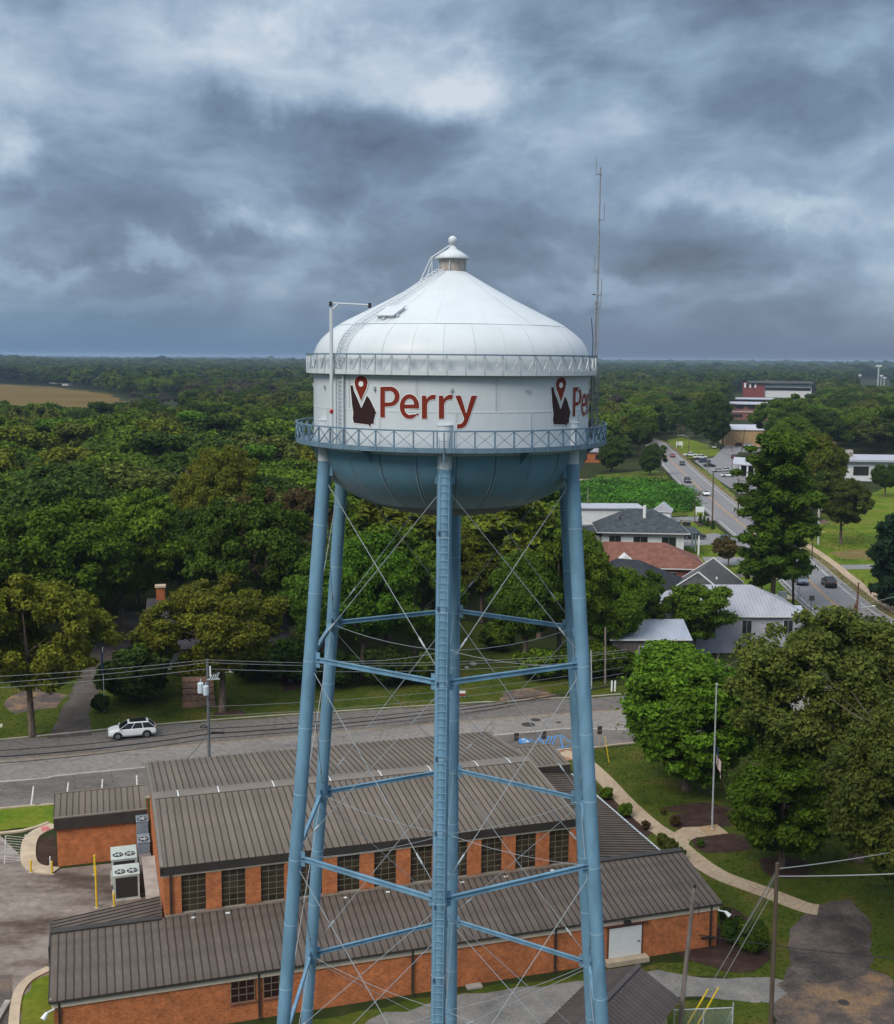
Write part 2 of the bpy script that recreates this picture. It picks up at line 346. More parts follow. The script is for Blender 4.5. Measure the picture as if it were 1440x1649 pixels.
    for z0, z1, off in ((ZS, 36.85, 0.0), (36.88, 38.4, .5)):
        for k in range(12):
            a0 = PHI + 2*math.pi*(k+off)/12 - math.pi/2; p = MB(); p.lathe([(TR, z0), (TR, z1)], 8, a0=a0 + .0016, a1=a0 + 2*math.pi/12 - .0016); p.build('shell_plate', WHITE, shell, smooth=True)
    rv = MB()
    for off, z0, z1 in ((0.0, 35.2, 36.8), (.5, 36.95, 38.35)):
        for k in range(12):
            for s in (-1, 1):
                for q in range(22):
                    a = PHI + 2*math.pi*(k+off)/12 - math.pi/2 + s*.011; z = z0 + (z1-z0)*q/21; rivet(rv, Vector((TR*1.002*math.cos(a), TR*1.002*math.sin(a), z)), .014)
    rv.build('rivet_row', WHITE, shell, kind='stuff')
    for k in range(12):                                                # small lugs below the upper walkway
        p = cyl(2*math.pi*k/12, TR + .05, 37.78); q = MB(); q.box(p, (.09, .09, .12), -(2*math.pi*k/12)); q.box(p - Vector((0, 0, .09)), (.05, .05, .06)); q.build('lug', STEEL, shell)
    # roof
    prof = [(6.2, 38.4), (6.2, 38.95), (6.16, 39.25), (6.03, 39.55), (5.83, 39.84), (5.54, 40.11), (5.15, 40.40), (4.78, 40.61), (3.85, 41.07), (2.81, 41.59), (1.7, 42.20), (.60, 42.84)]
    b = MB(); b.lathe([(r*.996 if r > 1 else r, z - .015) for r, z in prof], 90); roof = b.build('roof', WHITE, T, smooth=True)
    for k in range(30):
        a0 = 2*math.pi*k/30 + .05; p = MB(); o = .004*(k % 2); p.lathe([(r + o, z) for r, z in prof[:7]], 3, a0=a0+.0007, a1=a0 + 2*math.pi/30-.0007); p.build('roof_plate', WHITE, roof, smooth=True)
    for k in range(15):
        a0 = 2*math.pi*k/15 - .03; p = MB(); o = .005*(k % 2); p.lathe([(r, z + .012 + o) for r, z in prof[6:]], 6, a0=a0+.0007, a1=a0 + 2*math.pi/15-.0007); p.build('roof_plate', WHITE, roof, smooth=True)
    # vent on top
    b = MB(); b.lathe([(.56, 42.78), (.56, 43.44)], 40); vent = b.build('vent', GREYM, T, smooth=True)
    b = MB(); b.lathe([(.78, 43.40), (.80, 43.45), (.5, 43.66), (.2, 43.84), (.10, 43.98), (.001, 43.99)], 40); b.lathe([(.56, 43.40), (.78, 43.40)], 40); b.build('vent_cap', WHITE, vent, smooth=True)
    b = MB(); b.lathe([(.08, 43.95), (.07, 44.1)], 12); b.ball((0, 0, 44.22), .2, 12); b.build('vent_ball', WHITE, vent, smooth=True)
    b = MB()
    for a in (.2, 2.2, 4.3): b.tube([cyl(a, .62, 42.85), cyl(a, .62, 43.45)], .025, 6)
    for a in (math.pi/2, -math.pi/2): b.tube([cyl(a, .60, 42.85), cyl(a, .60, 43.45)], .03, 6)
    b.build('vent_post', WHITE, vent)
    # hatch
    th = .62
    def on_roof(t, r): 
        z = np.interp(-r, [-q[0] for q in prof[4:]], [q[1] for q in prof[4:]]); return cyl(t, r, float(z))
    hc = on_roof(th, 4.35); tang = (on_roof(th + .01, 4.35) - on_roof(th - .01, 4.35)).normalized(); dn = (on_roof(th, 4.8) - on_roof(th, 3.9)).normalized(); nn = dn.cross(tang).normalized()
    if nn.z < 0: nn = -nn
    def hb(mb, c, su, sv, sn):
        mb.add([c + tang*su*a + dn*sv*e + nn*k for k in (0, sn) for a, e in ((-1, -1), (1, -1), (1, 1), (-1, 1))], [(3, 2, 1, 0), (4, 5, 6, 7), (0, 1, 5, 4), (1, 2, 6, 5), (2, 3, 7, 6), (3, 0, 4, 7)])
    b = MB(); hb(b, hc, .42, .42, .12); hatch = b.build('hatch', WHITE, T)
    b = MB(); hb(b, hc + nn*.12, .48, .48, .05); b.build('hatch_lid', WHITE, hatch)
    b = MB(); hb(b, hc + dn*.55, .05, .10, .09); hb(b, hc + tang*.56, .06, .06, .12); hb(b, hc - tang*.56 + dn*.3, .05, .05, .10); b.build('hatch_latch', STEEL, hatch)
    # walkways
    def walkway(name, r0, r1, zf, ztop, posts, panels, vee, mats, skirt):
        b = MB(); b.lathe([(r0, zf - .03), (r1, zf - .03), (r1, zf), (r0, zf), (r0, zf - .03)], 108); w = b.build(name, mats[0], T)
        b = MB(); b.lathe([(r1, zf - skirt), (r1 + .012, zf - skirt), (r1 + .012, zf + .10), (r1, zf + .10), (r1, zf - skirt)], 108); b.build('toe_plate', mats[0], w)
        b = MB(); b.lathe([(r1 - .03, ztop - .03), (r1 + .03, ztop - .03), (r1 + .03, ztop + .03), (r1 - .03, ztop + .03), (r1 - .03, ztop - .03)], 144); b.build('top_rail', mats[1], w)
        pm = MB(); pm.beam((0, 0, zf - skirt), (0, 0, ztop - .03), .055, .055, (0, 1, 0)); pm = pm.mesh('railing_post', mats[2])
        for a in posts: o = link('railing_post', pm, w, cyl(a, r1, 0)); o.rotation_euler.z = -a
        for a, c in panels:
            for s in (0, 1):
                x0, x1 = (a, c) if s == 0 else (c, a)
                if vee: x1 = (a + c)/2
                p, q = cyl(x0 + (x1-x0)*.04, r1 - .01, ztop - .05), cyl(x1 - (x1-x0)*.04, r1 - .01 + (.02 if s else 0), zf + .12); q2 = MB(); q2.beam(p, q, .014, .05, Vector((p.x, p.y, 0)).normalized()); q2.build('railing_brace', mats[2], w)
        return w
    posts, panels = [], []
    for i in range(6):
        c = PHI + i*math.pi/3
        for d in (2.25, 3.4) + tuple(3.4 + 6.65*k for k in range(1, 9)) + (57.75,): posts.append(c + R(d))
        for k in range(8): panels.append((c + R(3.4 + 6.65*k), c + R(3.4 + 6.65*(k+1))))
    w = walkway('balcony', TR, 7.0, 35.38, 36.15, posts, panels, False, (mat('toe_plate_paint', (.125, .20, .265), .5, .4, var=.15, scale=2), DKBLUE, DKBLUE), .1)
    for i in range(12):                                                # brackets under the balcony floor
        a = PHI + i*math.pi/6; b = MB(); p, q, s = cyl(a, TR - .05, 35.33), cyl(a, 6.95, 35.33), cyl(a, 5.9, 34.55); n = Vector((math.cos(a), -math.sin(a), 0))*.02
        if i % 2: b.add([p-n, q-n, s-n, p+n, q+n, s+n], [(0, 1, 2), (5, 4, 3), (0, 3, 4, 1), (1, 4, 5, 2), (2, 5, 3, 0)]); b.build('balcony_bracket', BLUE, w)
    ps = [2*math.pi*k/54 + .03 for k in range(54)]
    walkway('upper_walkway', TR, 6.5, 38.42, 39.15, ps, [(a, a + 2*math.pi/54) for a in ps], True, (WHITE, DKBLUE, STEEL), .09)
    LADM = mat('ladder_paint', (.20, .345, .455), .45, .4)
    # ladders
    def ladder(name, path, side, n_r, m, wd=.42, rad=.016):
        b = MB()
        for s in (-1, 1): b.tube([p + side(p)*wd/2*s for p in path], rad*1.3, 6)
        L_ = b.build(name, m, T); ln = [0]
        for p, q in zip(path, path[1:]): ln.append(ln[-1] + (q-p).length)
        me = MB(); me.tube([(-wd/2, 0, 0), (wd/2, 0, 0)], rad, 5); me = me.mesh('rung', m)
        for k in range(n_r):
            t = ln[-1]*(k+.5)/n_r; j = max(i for i in range(len(path)-1) if ln[i] <= t); p = path[j].lerp(path[j+1], (t-ln[j])/(ln[j+1]-ln[j])); sd = side(p)
            o = link('rung', me, L_, p); o.rotation_euler.z = math.atan2(sd.y, sd.x)
        return L_
    a = PHI; sd = Vector((math.cos(a), -math.sin(a), 0))
    lad = ladder('leg_ladder', [leg_pt(0, z, .37) for z in (3, 10, 20, 30, 34.4)] + [cyl(PHI, 7.06, 35.9)], lambda p: sd, 108, LADM, .40, .011)
    for k in range(10):                                                # stand-off brackets
        z = 4.6 + 3.05*k; b = MB(); p = leg_pt(0, z)
        for s in (-1, 1): b.box(p + sd*.22*s + cyl(PHI, .32, 0), (.06, .2, .16), -PHI)
        b.build('ladder_bracket', DKBLUE, lad)
    b = MB(); b.tube([cyl(PHI, 7.04, 34.7), cyl(PHI, 7.04, 36.1)], .03, 6); b.build('ladder_grab_bar', DKBLUE, lad)
    tl = .82; sdl = lambda p: Vector((math.cos(tl), -math.sin(tl), 0))
    pth = [cyl(tl, TR + .16, z) for z in (35.4, 37, 38.4, 39.0)] + [cyl(tl, r + .12, z + .10) for r, z in prof[2:]]
    ladder('roof_ladder', pth, sdl, 62, WHITE, .46, .017)
    for k, dr in enumerate((0.30, 0.62)):                                   # hand rails up to the vent
        b = MB(); t2 = math.pi/2 + .05*k; b.tube([cyl(t2, 1.75 - dr*.9, 42.18 + dr*.5), cyl(t2, 1.05 - dr*.3, 43.45), cyl(t2, .1, 44.02)], .032, 6); b.build('vent_handrail', WHITE, vent)
    b = MB(); b.tube([cyl(math.pi/2, .9, 42.68), cyl(math.pi/2, .92, 43.5)], .025, 6); b.build('vent_handrail', WHITE, vent)
    # gooseneck pipe with a swing arm
    gp_ = cyl(.845, TR + .45, 0); gx, gy = gp_.x, gp_.y
    b = MB(); b.tube([(gx, gy, 35.4), (gx, gy, 41.0)], .075, 12); b.tube([(gx, gy, 40.9), (gx + .28, gy, 41.18)], .035, 8); pole = b.build('davit_pole', WHITE, T)
    b = MB(); b.tube([(gx - .02, gy, 41.22), (gx + 1.55, gy + .1, 41.16)], .032, 8); b.build('davit_arm', WHITE, pole)
    for x, y, z in ((gx - .02, gy, 41.18), (gx + 1.58, gy + .1, 41.14)): b = MB(); b.tube([(x, y, z - .10), (x, y, z + .10)], .07, 10); b.build('davit_pulley', DARK, pole)
    b = MB(); b.ball((gx, gy - .06, 36.78), .09, 6); b.build('red_light', mat('red_lens', (.4, .02, .02), .3), pole)
    b = MB(); b.tube([cyl(.80, TR + .06, 35.4), cyl(.80, TR + .06, 38.4)], .035, 6); b.build('conduit', WHITE, T)
    # printed emblem and word, laid on the shell
    def wrap(x, y, off=0.0, r=TR + .014):                              # survey pixel of the enlarged photo -> shell
        d = ray(440 + x/4.5, 560 + y/4.5); A_ = d.x**2 + d.y**2; B_ = 2*(CAM.y*d.y); C_ = CAM.y**2 - TR**2
        t = (-B_ - math.sqrt(max(0, B_*B_ - 4*A_*C_)))/(2*A_); p = CAM + d*t; a = math.atan2(-p.x, -p.y) + off
        return cyl(a, r, p.z)
    def print_poly(name, polys, m, parent, off, r):                        # outlines triangulated through a filled curve, then bent to the shell
        cu = bpy.data.curves.new('outline', 'CURVE'); cu.dimensions = '2D'; cu.fill_mode = 'BOTH'
        for pl in polys:
            sp = cu.splines.new('POLY'); sp.points.add(len(pl)-1); sp.use_cyclic_u = True
            for q, (x, y) in zip(sp.points, pl): q.co = (x, -y, 0, 1)
        o = bpy.data.objects.new('outline', cu); col.objects.link(o); dg = bpy.context.evaluated_depsgraph_get(); me = bpy.data.meshes.new_from_object(o.evaluated_get(dg)); bpy.data.objects.remove(o); bpy.data.curves.remove(cu)
        import bmesh
        bm = bmesh.new(); bm.from_mesh(me); bmesh.ops.triangulate(bm, faces=bm.faces[:])
        for _ in range(5):
            es = [e for e in bm.edges if abs(e.verts[0].co.x - e.verts[1].co.x) > 14]
            if not es: break
            bmesh.ops.subdivide_edges(bm, edges=es, cuts=1); bmesh.ops.triangulate(bm, faces=bm.faces[:])
        for v in bm.verts: v.co = wrap(v.co.x, -v.co.y, off, r)
        bm.normal_update(); bm.to_mesh(me); bm.free(); me.materials.clear(); me.materials.append(m); me.name = name
        return link(name, me, parent)
    def arc(cx, cy, rx, ry, a0, a1, n=18): return [(cx + rx*math.cos(R(a0 + (a1-a0)*k/n)), cy + ry*math.sin(R(a0 + (a1-a0)*k/n))) for k in range(n+1)]
    ga = [(561, 273), (579, 273), (588, 312), (612, 366), (641, 438), (664, 386), (681, 346), (694, 360), (703, 374), (716, 398), (727, 424), (740, 448), (743, 462), (751, 467), (744, 480), (738, 502), (733, 521), (731, 553), (712, 550), (708, 560), (707, 573), (699, 572), (694, 557), (640, 550), (586, 543), (579, 508), (583, 470), (575, 420), (568, 345)]
    pin = [(640, 384)] + [(618, 330), (602, 292)] + arc(641, 250, 47, 47, 165, 375, 22) + [(680, 292), (663, 330)]
    hole = arc(639, 261, 18, 21, 0, 340, 16)
    P_o = [(778, 283)] + [(845, 281)] + arc(850, 352, 68, 71, -80, 80, 18) + [(845, 425), (812, 426), (812, 505), (778, 503)]; P_i = [(812, 313), (842, 312)] + arc(845, 354, 37, 42, -80, 80, 14) + [(842, 396), (812, 396)]
    e_o = arc(990, 424, 71, 88, 8, -180, 22) + arc(990, 424, 71, 90, 180, 48, 16)[1:] + [(1046, 478), (1030, 478)] ; e_o = arc(989, 424, 70, 88, 0, -180, 22) + arc(989, 428, 70, 87, 180, 42, 16)[1:] + [(1050, 496), (1054, 472), (1030, 482)] + arc(992, 432, 40, 54, 70, 168, 10) + [(952, 440), (1059, 440)]
    e_i = [(953, 411)] + arc(988, 411, 34, 44, 180, 360, 14) 
    def r_o(dx, dy): return [(dx, 346+dy), (dx+30, 346+dy), (dx+35, 370+dy), (dx+50, 352+dy), (dx+70, 341+dy), (dx+90, 339+dy), (dx+102, 342+dy), (dx+95, 375+dy), (dx+76, 373+dy), (dx+58, 379+dy), (dx+45, 392+dy), (dx+38, 412+dy), (dx+38, 514+dy), (dx, 513+dy)]
    y_o = [(1319, 346), (1359, 346), (1383, 420), (1396, 470), (1401, 470), (1414, 420), (1436, 347), (1477, 347), (1420, 510), (1409, 540), (1396, 563), (1378, 578), (1352, 586), (1331, 583), (1334, 552), (1350, 553), (1367, 546), (1379, 530), (1384, 511)]
    th0 = math.atan2(-wrap(640, 380).x, -wrap(640, 380).y)
    p2 = ray(902.5, 645); A_ = p2.x**2 + p2.y**2; B_ = 2*CAM.y*p2.y; t = (-B_ - math.sqrt(B_*B_ - 4*A_*(CAM.y**2 - TR**2)))/(2*A_); q = CAM + p2*t; dth = math.atan2(-q.x, -q.y) - th0
    WHITER = mat('white_print', (.80, .80, .80), .45, .4)
    for off in (0.0, dth):
        em = print_poly('emblem', [ga], MAROON, T, off, TR + .020)
        def grow(pl, d):
            n = len(pl); cxp = sum(p[0] for p in pl)/n; out = []
            ar = sum(pl[i][0]*pl[(i+1) % n][1] - pl[(i+1) % n][0]*pl[i][1] for i in range(n)); sg = 1 if ar > 0 else -1
            for i in range(n):
                a_, b_, c_ = Vector(pl[i-1]), Vector(pl[i]), Vector(pl[(i+1) % n]); e1 = (b_-a_); e2 = (c_-b_)
                nn = Vector((e1.y, -e1.x)).normalized() + Vector((e2.y, -e2.x)).normalized(); nn = nn.normalized() if nn.length > .1 else Vector((e1.y, -e1.x)).normalized()
                out.append(tuple(b_ + nn*d*sg))
            return out
        for pl in (ga,): print_poly('emblem_outline', [grow(pl, 5)], WHITER, em, off, TR + .014)
        print_poly('map_pin_outline', [grow(pin, 6)], WHITER, em, off, TR + .026); print_poly('map_pin', [pin, hole], RED, em, off, TR + .032)
        for pls in ([P_o, P_i], [e_o, e_i], [r_o(1078, 0)], [r_o(1201, 0)], [y_o]):
            o = print_poly('letter', pls, RED, T, off, TR + .024)
            print_poly('letter_outline', [grow(pls[0], 5)] + ([grow(pls[1], -4)] if len(pls) > 1 else []), WHITER, o, off, TR + .015)
    return T
TOWER = build_tower()

def build_mast():
    base = Vector((6.62, .9, 35.38)); t = thing('antenna_mast', 'thin lattice radio mast with whip antenna standing on the tower balcony', 'antenna mast', base)
    w = .17; pts = [(w*math.cos(R(90 + 120*k)), w*math.sin(R(90 + 120*k))) for k in range(3)]
    def lattice(z0, z1, w, n, r):
        b = MB(); pts = [(w*math.cos(R(90+120*k)), w*math.sin(R(90+120*k))) for k in range(3)]
        for x, y in pts: b.tube([(x, y, z0), (x, y, z1)], r, 5)
        h = (z1-z0)/n
        for i in range(n):
            for k in range(3):
                (x0, y0), (x1, y1) = pts[k], pts[(k+1) % 3]; b.tube([(x0, y0, z0+i*h), (x1, y1, z0+(i+1)*h)], r*.6, 4); b.tube([(x0, y0, z0+i*h), (x1, y1, z0+i*h)], r*.6, 4)
        return b
    lattice(0, 3.1, .17, 10, .026).build('lattice', MASTM, t)
    lattice(3.1, 6.3, .085, 12, .018).build('lattice', MASTM, t)
    b = MB(); b.tube([(0, 0, 6.2), (0, 0, 9.4)], .042, 8); b.tube([(0, 0, 9.4), (0, 0, 12.2)], .03, 8); b.build('mast_pole', MASTM, t)
    for z, l in ((6.0, .16), (6.55, .18), (7.6, -.16), (9.9, .22), (11.9, -.2)):
        b = MB(); b.tube([(-.03, 0, z), (l, 0, z)], .022, 5); b.tube([(l, 0, z - .05), (l, 0, z + (.75 if abs(l) > .15 else .3))], .018, 5); b.box((0, 0, z), (.12, .1, .07)); b.build('antenna', MASTM, t)
    b = MB(); b.tube([(-.25, 0, 5.5), (-.15, .02, 4.6), (-.17, 0, 2), (-.17, 0, .1)], .018, 5); b.lathe([(.06, 0), (.09, .02), (.06, .04)], 10, (-.16, 0, 6.55)); b.build('antenna_cable', WIRE, t)
build_mast()
# ------------------------------------------------------------------ ground, streets, lawns
def blend_mat(name, cols, scale, rough=.95, bump=.15, detail=9, stretch=None, lo=.3, hi=.7, crack=0.0):
    m = bpy.data.materials.new(name); m.use_nodes = True; nt = m.node_tree; b = nt.nodes['Principled BSDF']; N = nt.nodes.new; L = nt.links.new
    b.inputs['Roughness'].default_value = rough; b.inputs['Specular IOR Level'].default_value = .06
    tc = N('ShaderNodeTexCoord'); vec = tc.outputs['Object']
    if stretch:
        mp = N('ShaderNodeMapping'); mp.inputs['Scale'].default_value = stretch[:3]; mp.inputs['Rotation'].default_value = (0, 0, stretch[3]); L(vec, mp.inputs[0]); vec = mp.outputs[0]
    n = N('ShaderNodeTexNoise'); n.inputs['Scale'].default_value = scale; n.inputs['Detail'].default_value = detail; n.inputs['Roughness'].default_value = .68; L(vec, n.inputs['Vector'])
    r = N('ShaderNodeValToRGB'); L(n.outputs[0], r.inputs[0]); k = len(cols)
    for i, c in enumerate(cols):
        e = r.color_ramp.elements[i] if i < 2 else r.color_ramp.elements.new(.5)
        e.position = 0; 
    els = r.color_ramp.elements
    for i, c in enumerate(cols): els[i].position = lo + (hi-lo)*i/(k-1)
    for i, c in enumerate(cols): els[i].color = tuple(c)+(1,)
    n2 = N('ShaderNodeTexNoise'); n2.inputs['Scale'].default_value = scale*14; n2.inputs['Detail'].default_value = 6; n2.inputs['Roughness'].default_value = .7; L(tc.outputs['Object'], n2.inputs['Vector'])
    mr = N('ShaderNodeMapRange'); mr.inputs[1].default_value = .3; mr.inputs[2].default_value = .7; mr.inputs[3].default_value = .72; mr.inputs[4].default_value = 1.28; L(n2.outputs[0], mr.inputs[0])
    hs = N('ShaderNodeHueSaturation'); L(r.outputs[0], hs.inputs['Color']); L(mr.outputs[0], hs.inputs['Value']); L(hs.outputs[0], b.inputs['Base Color'])
    if crack:                                                          # hairline cracks, some tarred over
        nv = N('ShaderNodeTexNoise'); nv.inputs['Scale'].default_value = .9; nv.inputs['Detail'].default_value = 6; L(tc.outputs['Object'], nv.inputs['Vector'])
        vs = N('ShaderNodeVectorMath'); vs.operation = 'MULTIPLY_ADD'; L(nv.outputs['Color'], vs.inputs[0]); vs.inputs[1].default_value = (2.2, 2.2, 0); L(tc.outputs['Object'], vs.inputs[2])
        vo = N('ShaderNodeTexVoronoi'); vo.feature = 'DISTANCE_TO_EDGE'; vo.inputs['Scale'].default_value = .17; L(vs.outputs[0], vo.inputs['Vector'])
        cm = N('ShaderNodeMapRange'); L(vo.outputs['Distance'], cm.inputs[0]); cm.inputs[1].default_value = .004; cm.inputs[2].default_value = .016; cm.inputs[3].default_value = 1-crack; cm.inputs[4].default_value = 1.0
        vm_ = N('ShaderNodeMath'); vm_.operation = 'MULTIPLY'; L(cm.outputs[0], vm_.inputs[0]); L(mr.outputs[0], vm_.inputs[1]); L(vm_.outputs[0], hs.inputs['Value'])
    bp = N('ShaderNodeBump'); bp.inputs['Strength'].default_value = bump; L(n2.outputs[0], bp.inputs['Height']); L(bp.outputs[0], b.inputs['Normal'])
    return m
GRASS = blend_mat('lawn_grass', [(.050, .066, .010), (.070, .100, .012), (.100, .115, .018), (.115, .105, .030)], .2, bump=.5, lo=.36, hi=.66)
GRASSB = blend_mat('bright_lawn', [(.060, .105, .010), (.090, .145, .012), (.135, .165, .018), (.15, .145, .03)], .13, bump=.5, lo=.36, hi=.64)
GRASSD = blend_mat('dark_lawn', [(.038, .058, .009), (.056, .080, .011), (.080, .088, .015), (.13, .092, .036)], .25, bump=.5, lo=.34, hi=.70)  # darkest of the lawn greens, with brown patches
FLOOR = blend_mat('woodland_floor', [(.022, .028, .010), (.030, .040, .012), (.050, .046, .022)], .05)
ASPH = blend_mat('street_asphalt', [(.125, .112, .105), (.150, .136, .128), (.170, .155, .145)], .13, bump=.1, crack=.22)
ASPHN = blend_mat('pale_asphalt', [(.185, .170, .160), (.215, .198, .185), (.235, .215, .20)], .12, bump=.1, crack=.25)
HWY = blend_mat('highway_asphalt', [(.185, .180, .190), (.21, .205, .215), (.235, .228, .235)], .1, bump=.05, stretch=(1, .12, 1, -.115))
LOTA = blend_mat('blotchy_parking_asphalt', [(.070, .060, .055), (.125, .112, .102), (.165, .150, .138), (.185, .168, .155)], .22, bump=.1, stretch=(.6, 1.3, 1, -.3), crack=.25)
YARD = blend_mat('worn_brown_asphalt', [(.050, .036, .031), (.105, .078, .066), (.21, .175, .155), (.28, .245, .22)], .11, lo=.3, hi=.62, bump=.15, stretch=(.6, 1.7, 1, -.25))
MULCH = blend_mat('brown_mulch', [(.038, .022, .018), (.055, .034, .028), (.085, .055, .045)], .9, bump=.7)
GRAVEL = blend_mat('grey_gravel', [(.13, .127, .12), (.20, .19, .178), (.27, .25, .225)], .5, bump=.6)
DIRT = blend_mat('red_clay_and_asphalt', [(.075, .062, .058), (.10, .082, .073), (.17, .12, .085), (.25, .155, .09)], .38, bump=.4, lo=.38, hi=.62)
DARKDRIVE = blend_mat('dark_drive_asphalt', [(.050, .043, .042), (.075, .064, .060), (.12, .10, .090), (.16, .125, .10)], .3, bump=.3, lo=.36, hi=.66)
WALK = blend_mat('tan_sidewalk', [(.33, .25, .175), (.40, .31, .22), (.44, .35, .25)], .3, bump=.1)
FIELD = blend_mat('dry_field', [(.075, .060, .016), (.12, .080, .022), (.15, .105, .03), (.12, .058, .02)], .018, bump=.2, stretch=(.4, 1, 1, 0))
PAINTW = mat('road_paint_white', (.55, .54, .52), .7, .2, var=.25, scale=2)
PAINTG = mat('worn_white_paint', (.34, .32, .29), .8, .2, var=.3, scale=2)
PAINTY = mat('road_paint_yellow', (.52, .27, .05), .7, .2, var=.25, scale=2)
PAINTYF = mat('faded_yellow_paint', (.34, .23, .10), .8, .2, c2=(.21, .175, .13), scale=1.5)
PAINTB = mat('road_paint_blue', (.05, .24, .55), .6, .3, var=.15, scale=2)
PINK = mat('pink_paint', (.50, .16, .15), .8, .2, var=.2, scale=3)

def structure(o): o['kind'] = 'structure'; return o
def sheet(name, pts, m, z):
    b = MB(); b.add([(p[0], p[1], z) for p in pts], [tuple(range(len(pts)))]); me = b.mesh(name, m)
    if me.polygons[0].normal.z < 0: me.flip_normals()
    return structure(link(name, me))
_rg = random.Random(3); PATCHES = []
def px_sheet(name, pts, m, z, rough=None):                                  # edges of grass, soil and gravel wander a little
    P = [gp(*p) for p in pts]
    if rough is None: rough = {'lawn': .22, 'mulch_bed': .14, 'bare_soil': .35, 'dirt_lot': .45, 'gravel_path': .30, 'drive': .25, 'field': 7.0, 'driveway': .15}.get(name, 0)
    if rough:
        out = []
        for a, c in zip(P, P[1:] + P[:1]):
            d = c - a; n = int(min(60, max(1, d.length/(rough*4)))); e = Vector((-d.y, d.x, 0)).normalized()
            w = 0.0
            for k in range(n):
                w = .55*w + _rg.uniform(-rough, rough); out.append(a + d*(k/n) + e*(w if k else 0))
        P = out
    PATCHES.append((z, name, [(q.x, q.y) for q in P], m)); return sheet(name, P, m, z)
def smooth_line(pts, n=8):
    out = []; P = [Vector((p[0], p[1], 0)) for p in pts]
    for i in range(len(P)-1):
        p0, p1, p2, p3 = P[max(i-1, 0)], P[i], P[i+1], P[min(i+2, len(P)-1)]
        for k in range(n):
            t = k/n; out.append(.5*((2*p1) + (p2-p0)*t + (2*p0-5*p1+4*p2-p3)*t*t + (3*p1-p0-3*p2+p3)*t**3))
    return out + [P[-1]]
def ribbon(name, pts, w, m, z, side=0.0, dash=None, h=0.0):                 # strip along a line, optionally dashed or a real step high
    P = smooth_line(pts); b = MB(); acc = 0.0
    nrm = []
    for i in range(len(P)):
        d = (P[min(i+1, len(P)-1)] - P[max(i-1, 0)]).normalized(); nrm.append(Vector((-d.y, d.x, 0)))
    for i in range(len(P)-1):
        l = (P[i+1]-P[i]).length; acc += l
        if dash and (acc % (dash[0]+dash[1])) > dash[0]: continue
        a0, a1 = P[i] + nrm[i]*(side - w/2), P[i] + nrm[i]*(side + w/2); c0, c1 = P[i+1] + nrm[i+1]*(side - w/2), P[i+1] + nrm[i+1]*(side + w/2)
        if h: 
            Z = Vector((0, 0, z)); T_ = Vector((0, 0, z+h)); b.quad(a0+T_, c0+T_, c1+T_, a1+T_); b.quad(a0+Z, c0+Z, c0+T_, a0+T_); b.quad(c1+Z, a1+Z, a1+T_, c1+T_)
        else:
            Z = Vector((0, 0, z)); b.quad(a0+Z, c0+Z, c1+Z, a1+Z)
    return structure(b.build(name, m))
def kerb(pts, w=.16, m=None, h=.13): return ribbon('kerb', pts, w, m or CONC, 0.0, h=h)

b = MB(); b.add([(9000*math.cos(2*math.pi*k/96), 9000*math.sin(2*math.pi*k/96), 0) for k in range(96)], [tuple(range(96))]); structure(b.build('ground', FLOOR))
G2 = lambda *ps: [gp(*p) for p in ps]
# street behind the post office
far = [(-75, 50.5, 0)] + G2((0, 1193), (330, 1162), (742, 1134.4), (802, 1132), (884, 1126.7), (955, 1123), (1009, 1119)) + [(30, 80.0, 0), (60, 86, 0)]
near = [(-75, 41.5, 0)] + G2((0, 1259), (95, 1249), (230, 1236), (840, 1180), (920, 1173)) + [(19.5, 66.3, 0), (30, 69.0, 0), (60, 74.5, 0)]
cen = [(-75, 46.5, 0)] + G2((0, 1225), (240, 1205), (742, 1162), (915, 1149), (987, 1144)) + [(30, 75.4, 0), (60, 81, 0)]
sheet('street', smooth_line(cen, 4) + smooth_line(far, 4)[::-1], ASPH, .008)
sheet('street', smooth_line(near, 4) + smooth_line(cen, 4)[::-1], ASPHN, .008)
for s in (-.16, .16): ribbon('yellow_line', cen, .11, PAINTYF, .013, s)
ribbon('gutter_strip', near, .35, CONCG, .014)
edge = [(-75, 32.5, 0)] + G2((0, 1303), (85, 1296)) + [(-14, 48.6, 0), (0, 53.0, 0)] + G2((893, 1210), (960, 1204.6), (1015, 1198)) + [(30, 64.0, 0), (60, 69.5, 0)]
sheet('parking_strip', smooth_line(edge, 4) + smooth_line(near, 4)[::-1], LOTA, .006)
kerb(edge)
kerb([Vector(p) + Vector((-.05, .25, 0)) for p in far[:-1]], .2, CONCG, .10)
for (a, c) in (((54, 1266), (50, 1297)), ((110, 1260), (107, 1288)), ((165, 1255), (163, 1285)), ((220, 1249), (221, 1281))):
    P, Q = gp(*a), gp(*c); b = MB(); d = (Q-P).normalized(); n = Vector((-d.y, d.x, 0))*.06; Z = Vector((0, 0, .016)); b.quad(P-n+Z, Q-n+Z, Q+n+Z, P+n+Z); structure(b.build('parking_line', PAINTW))
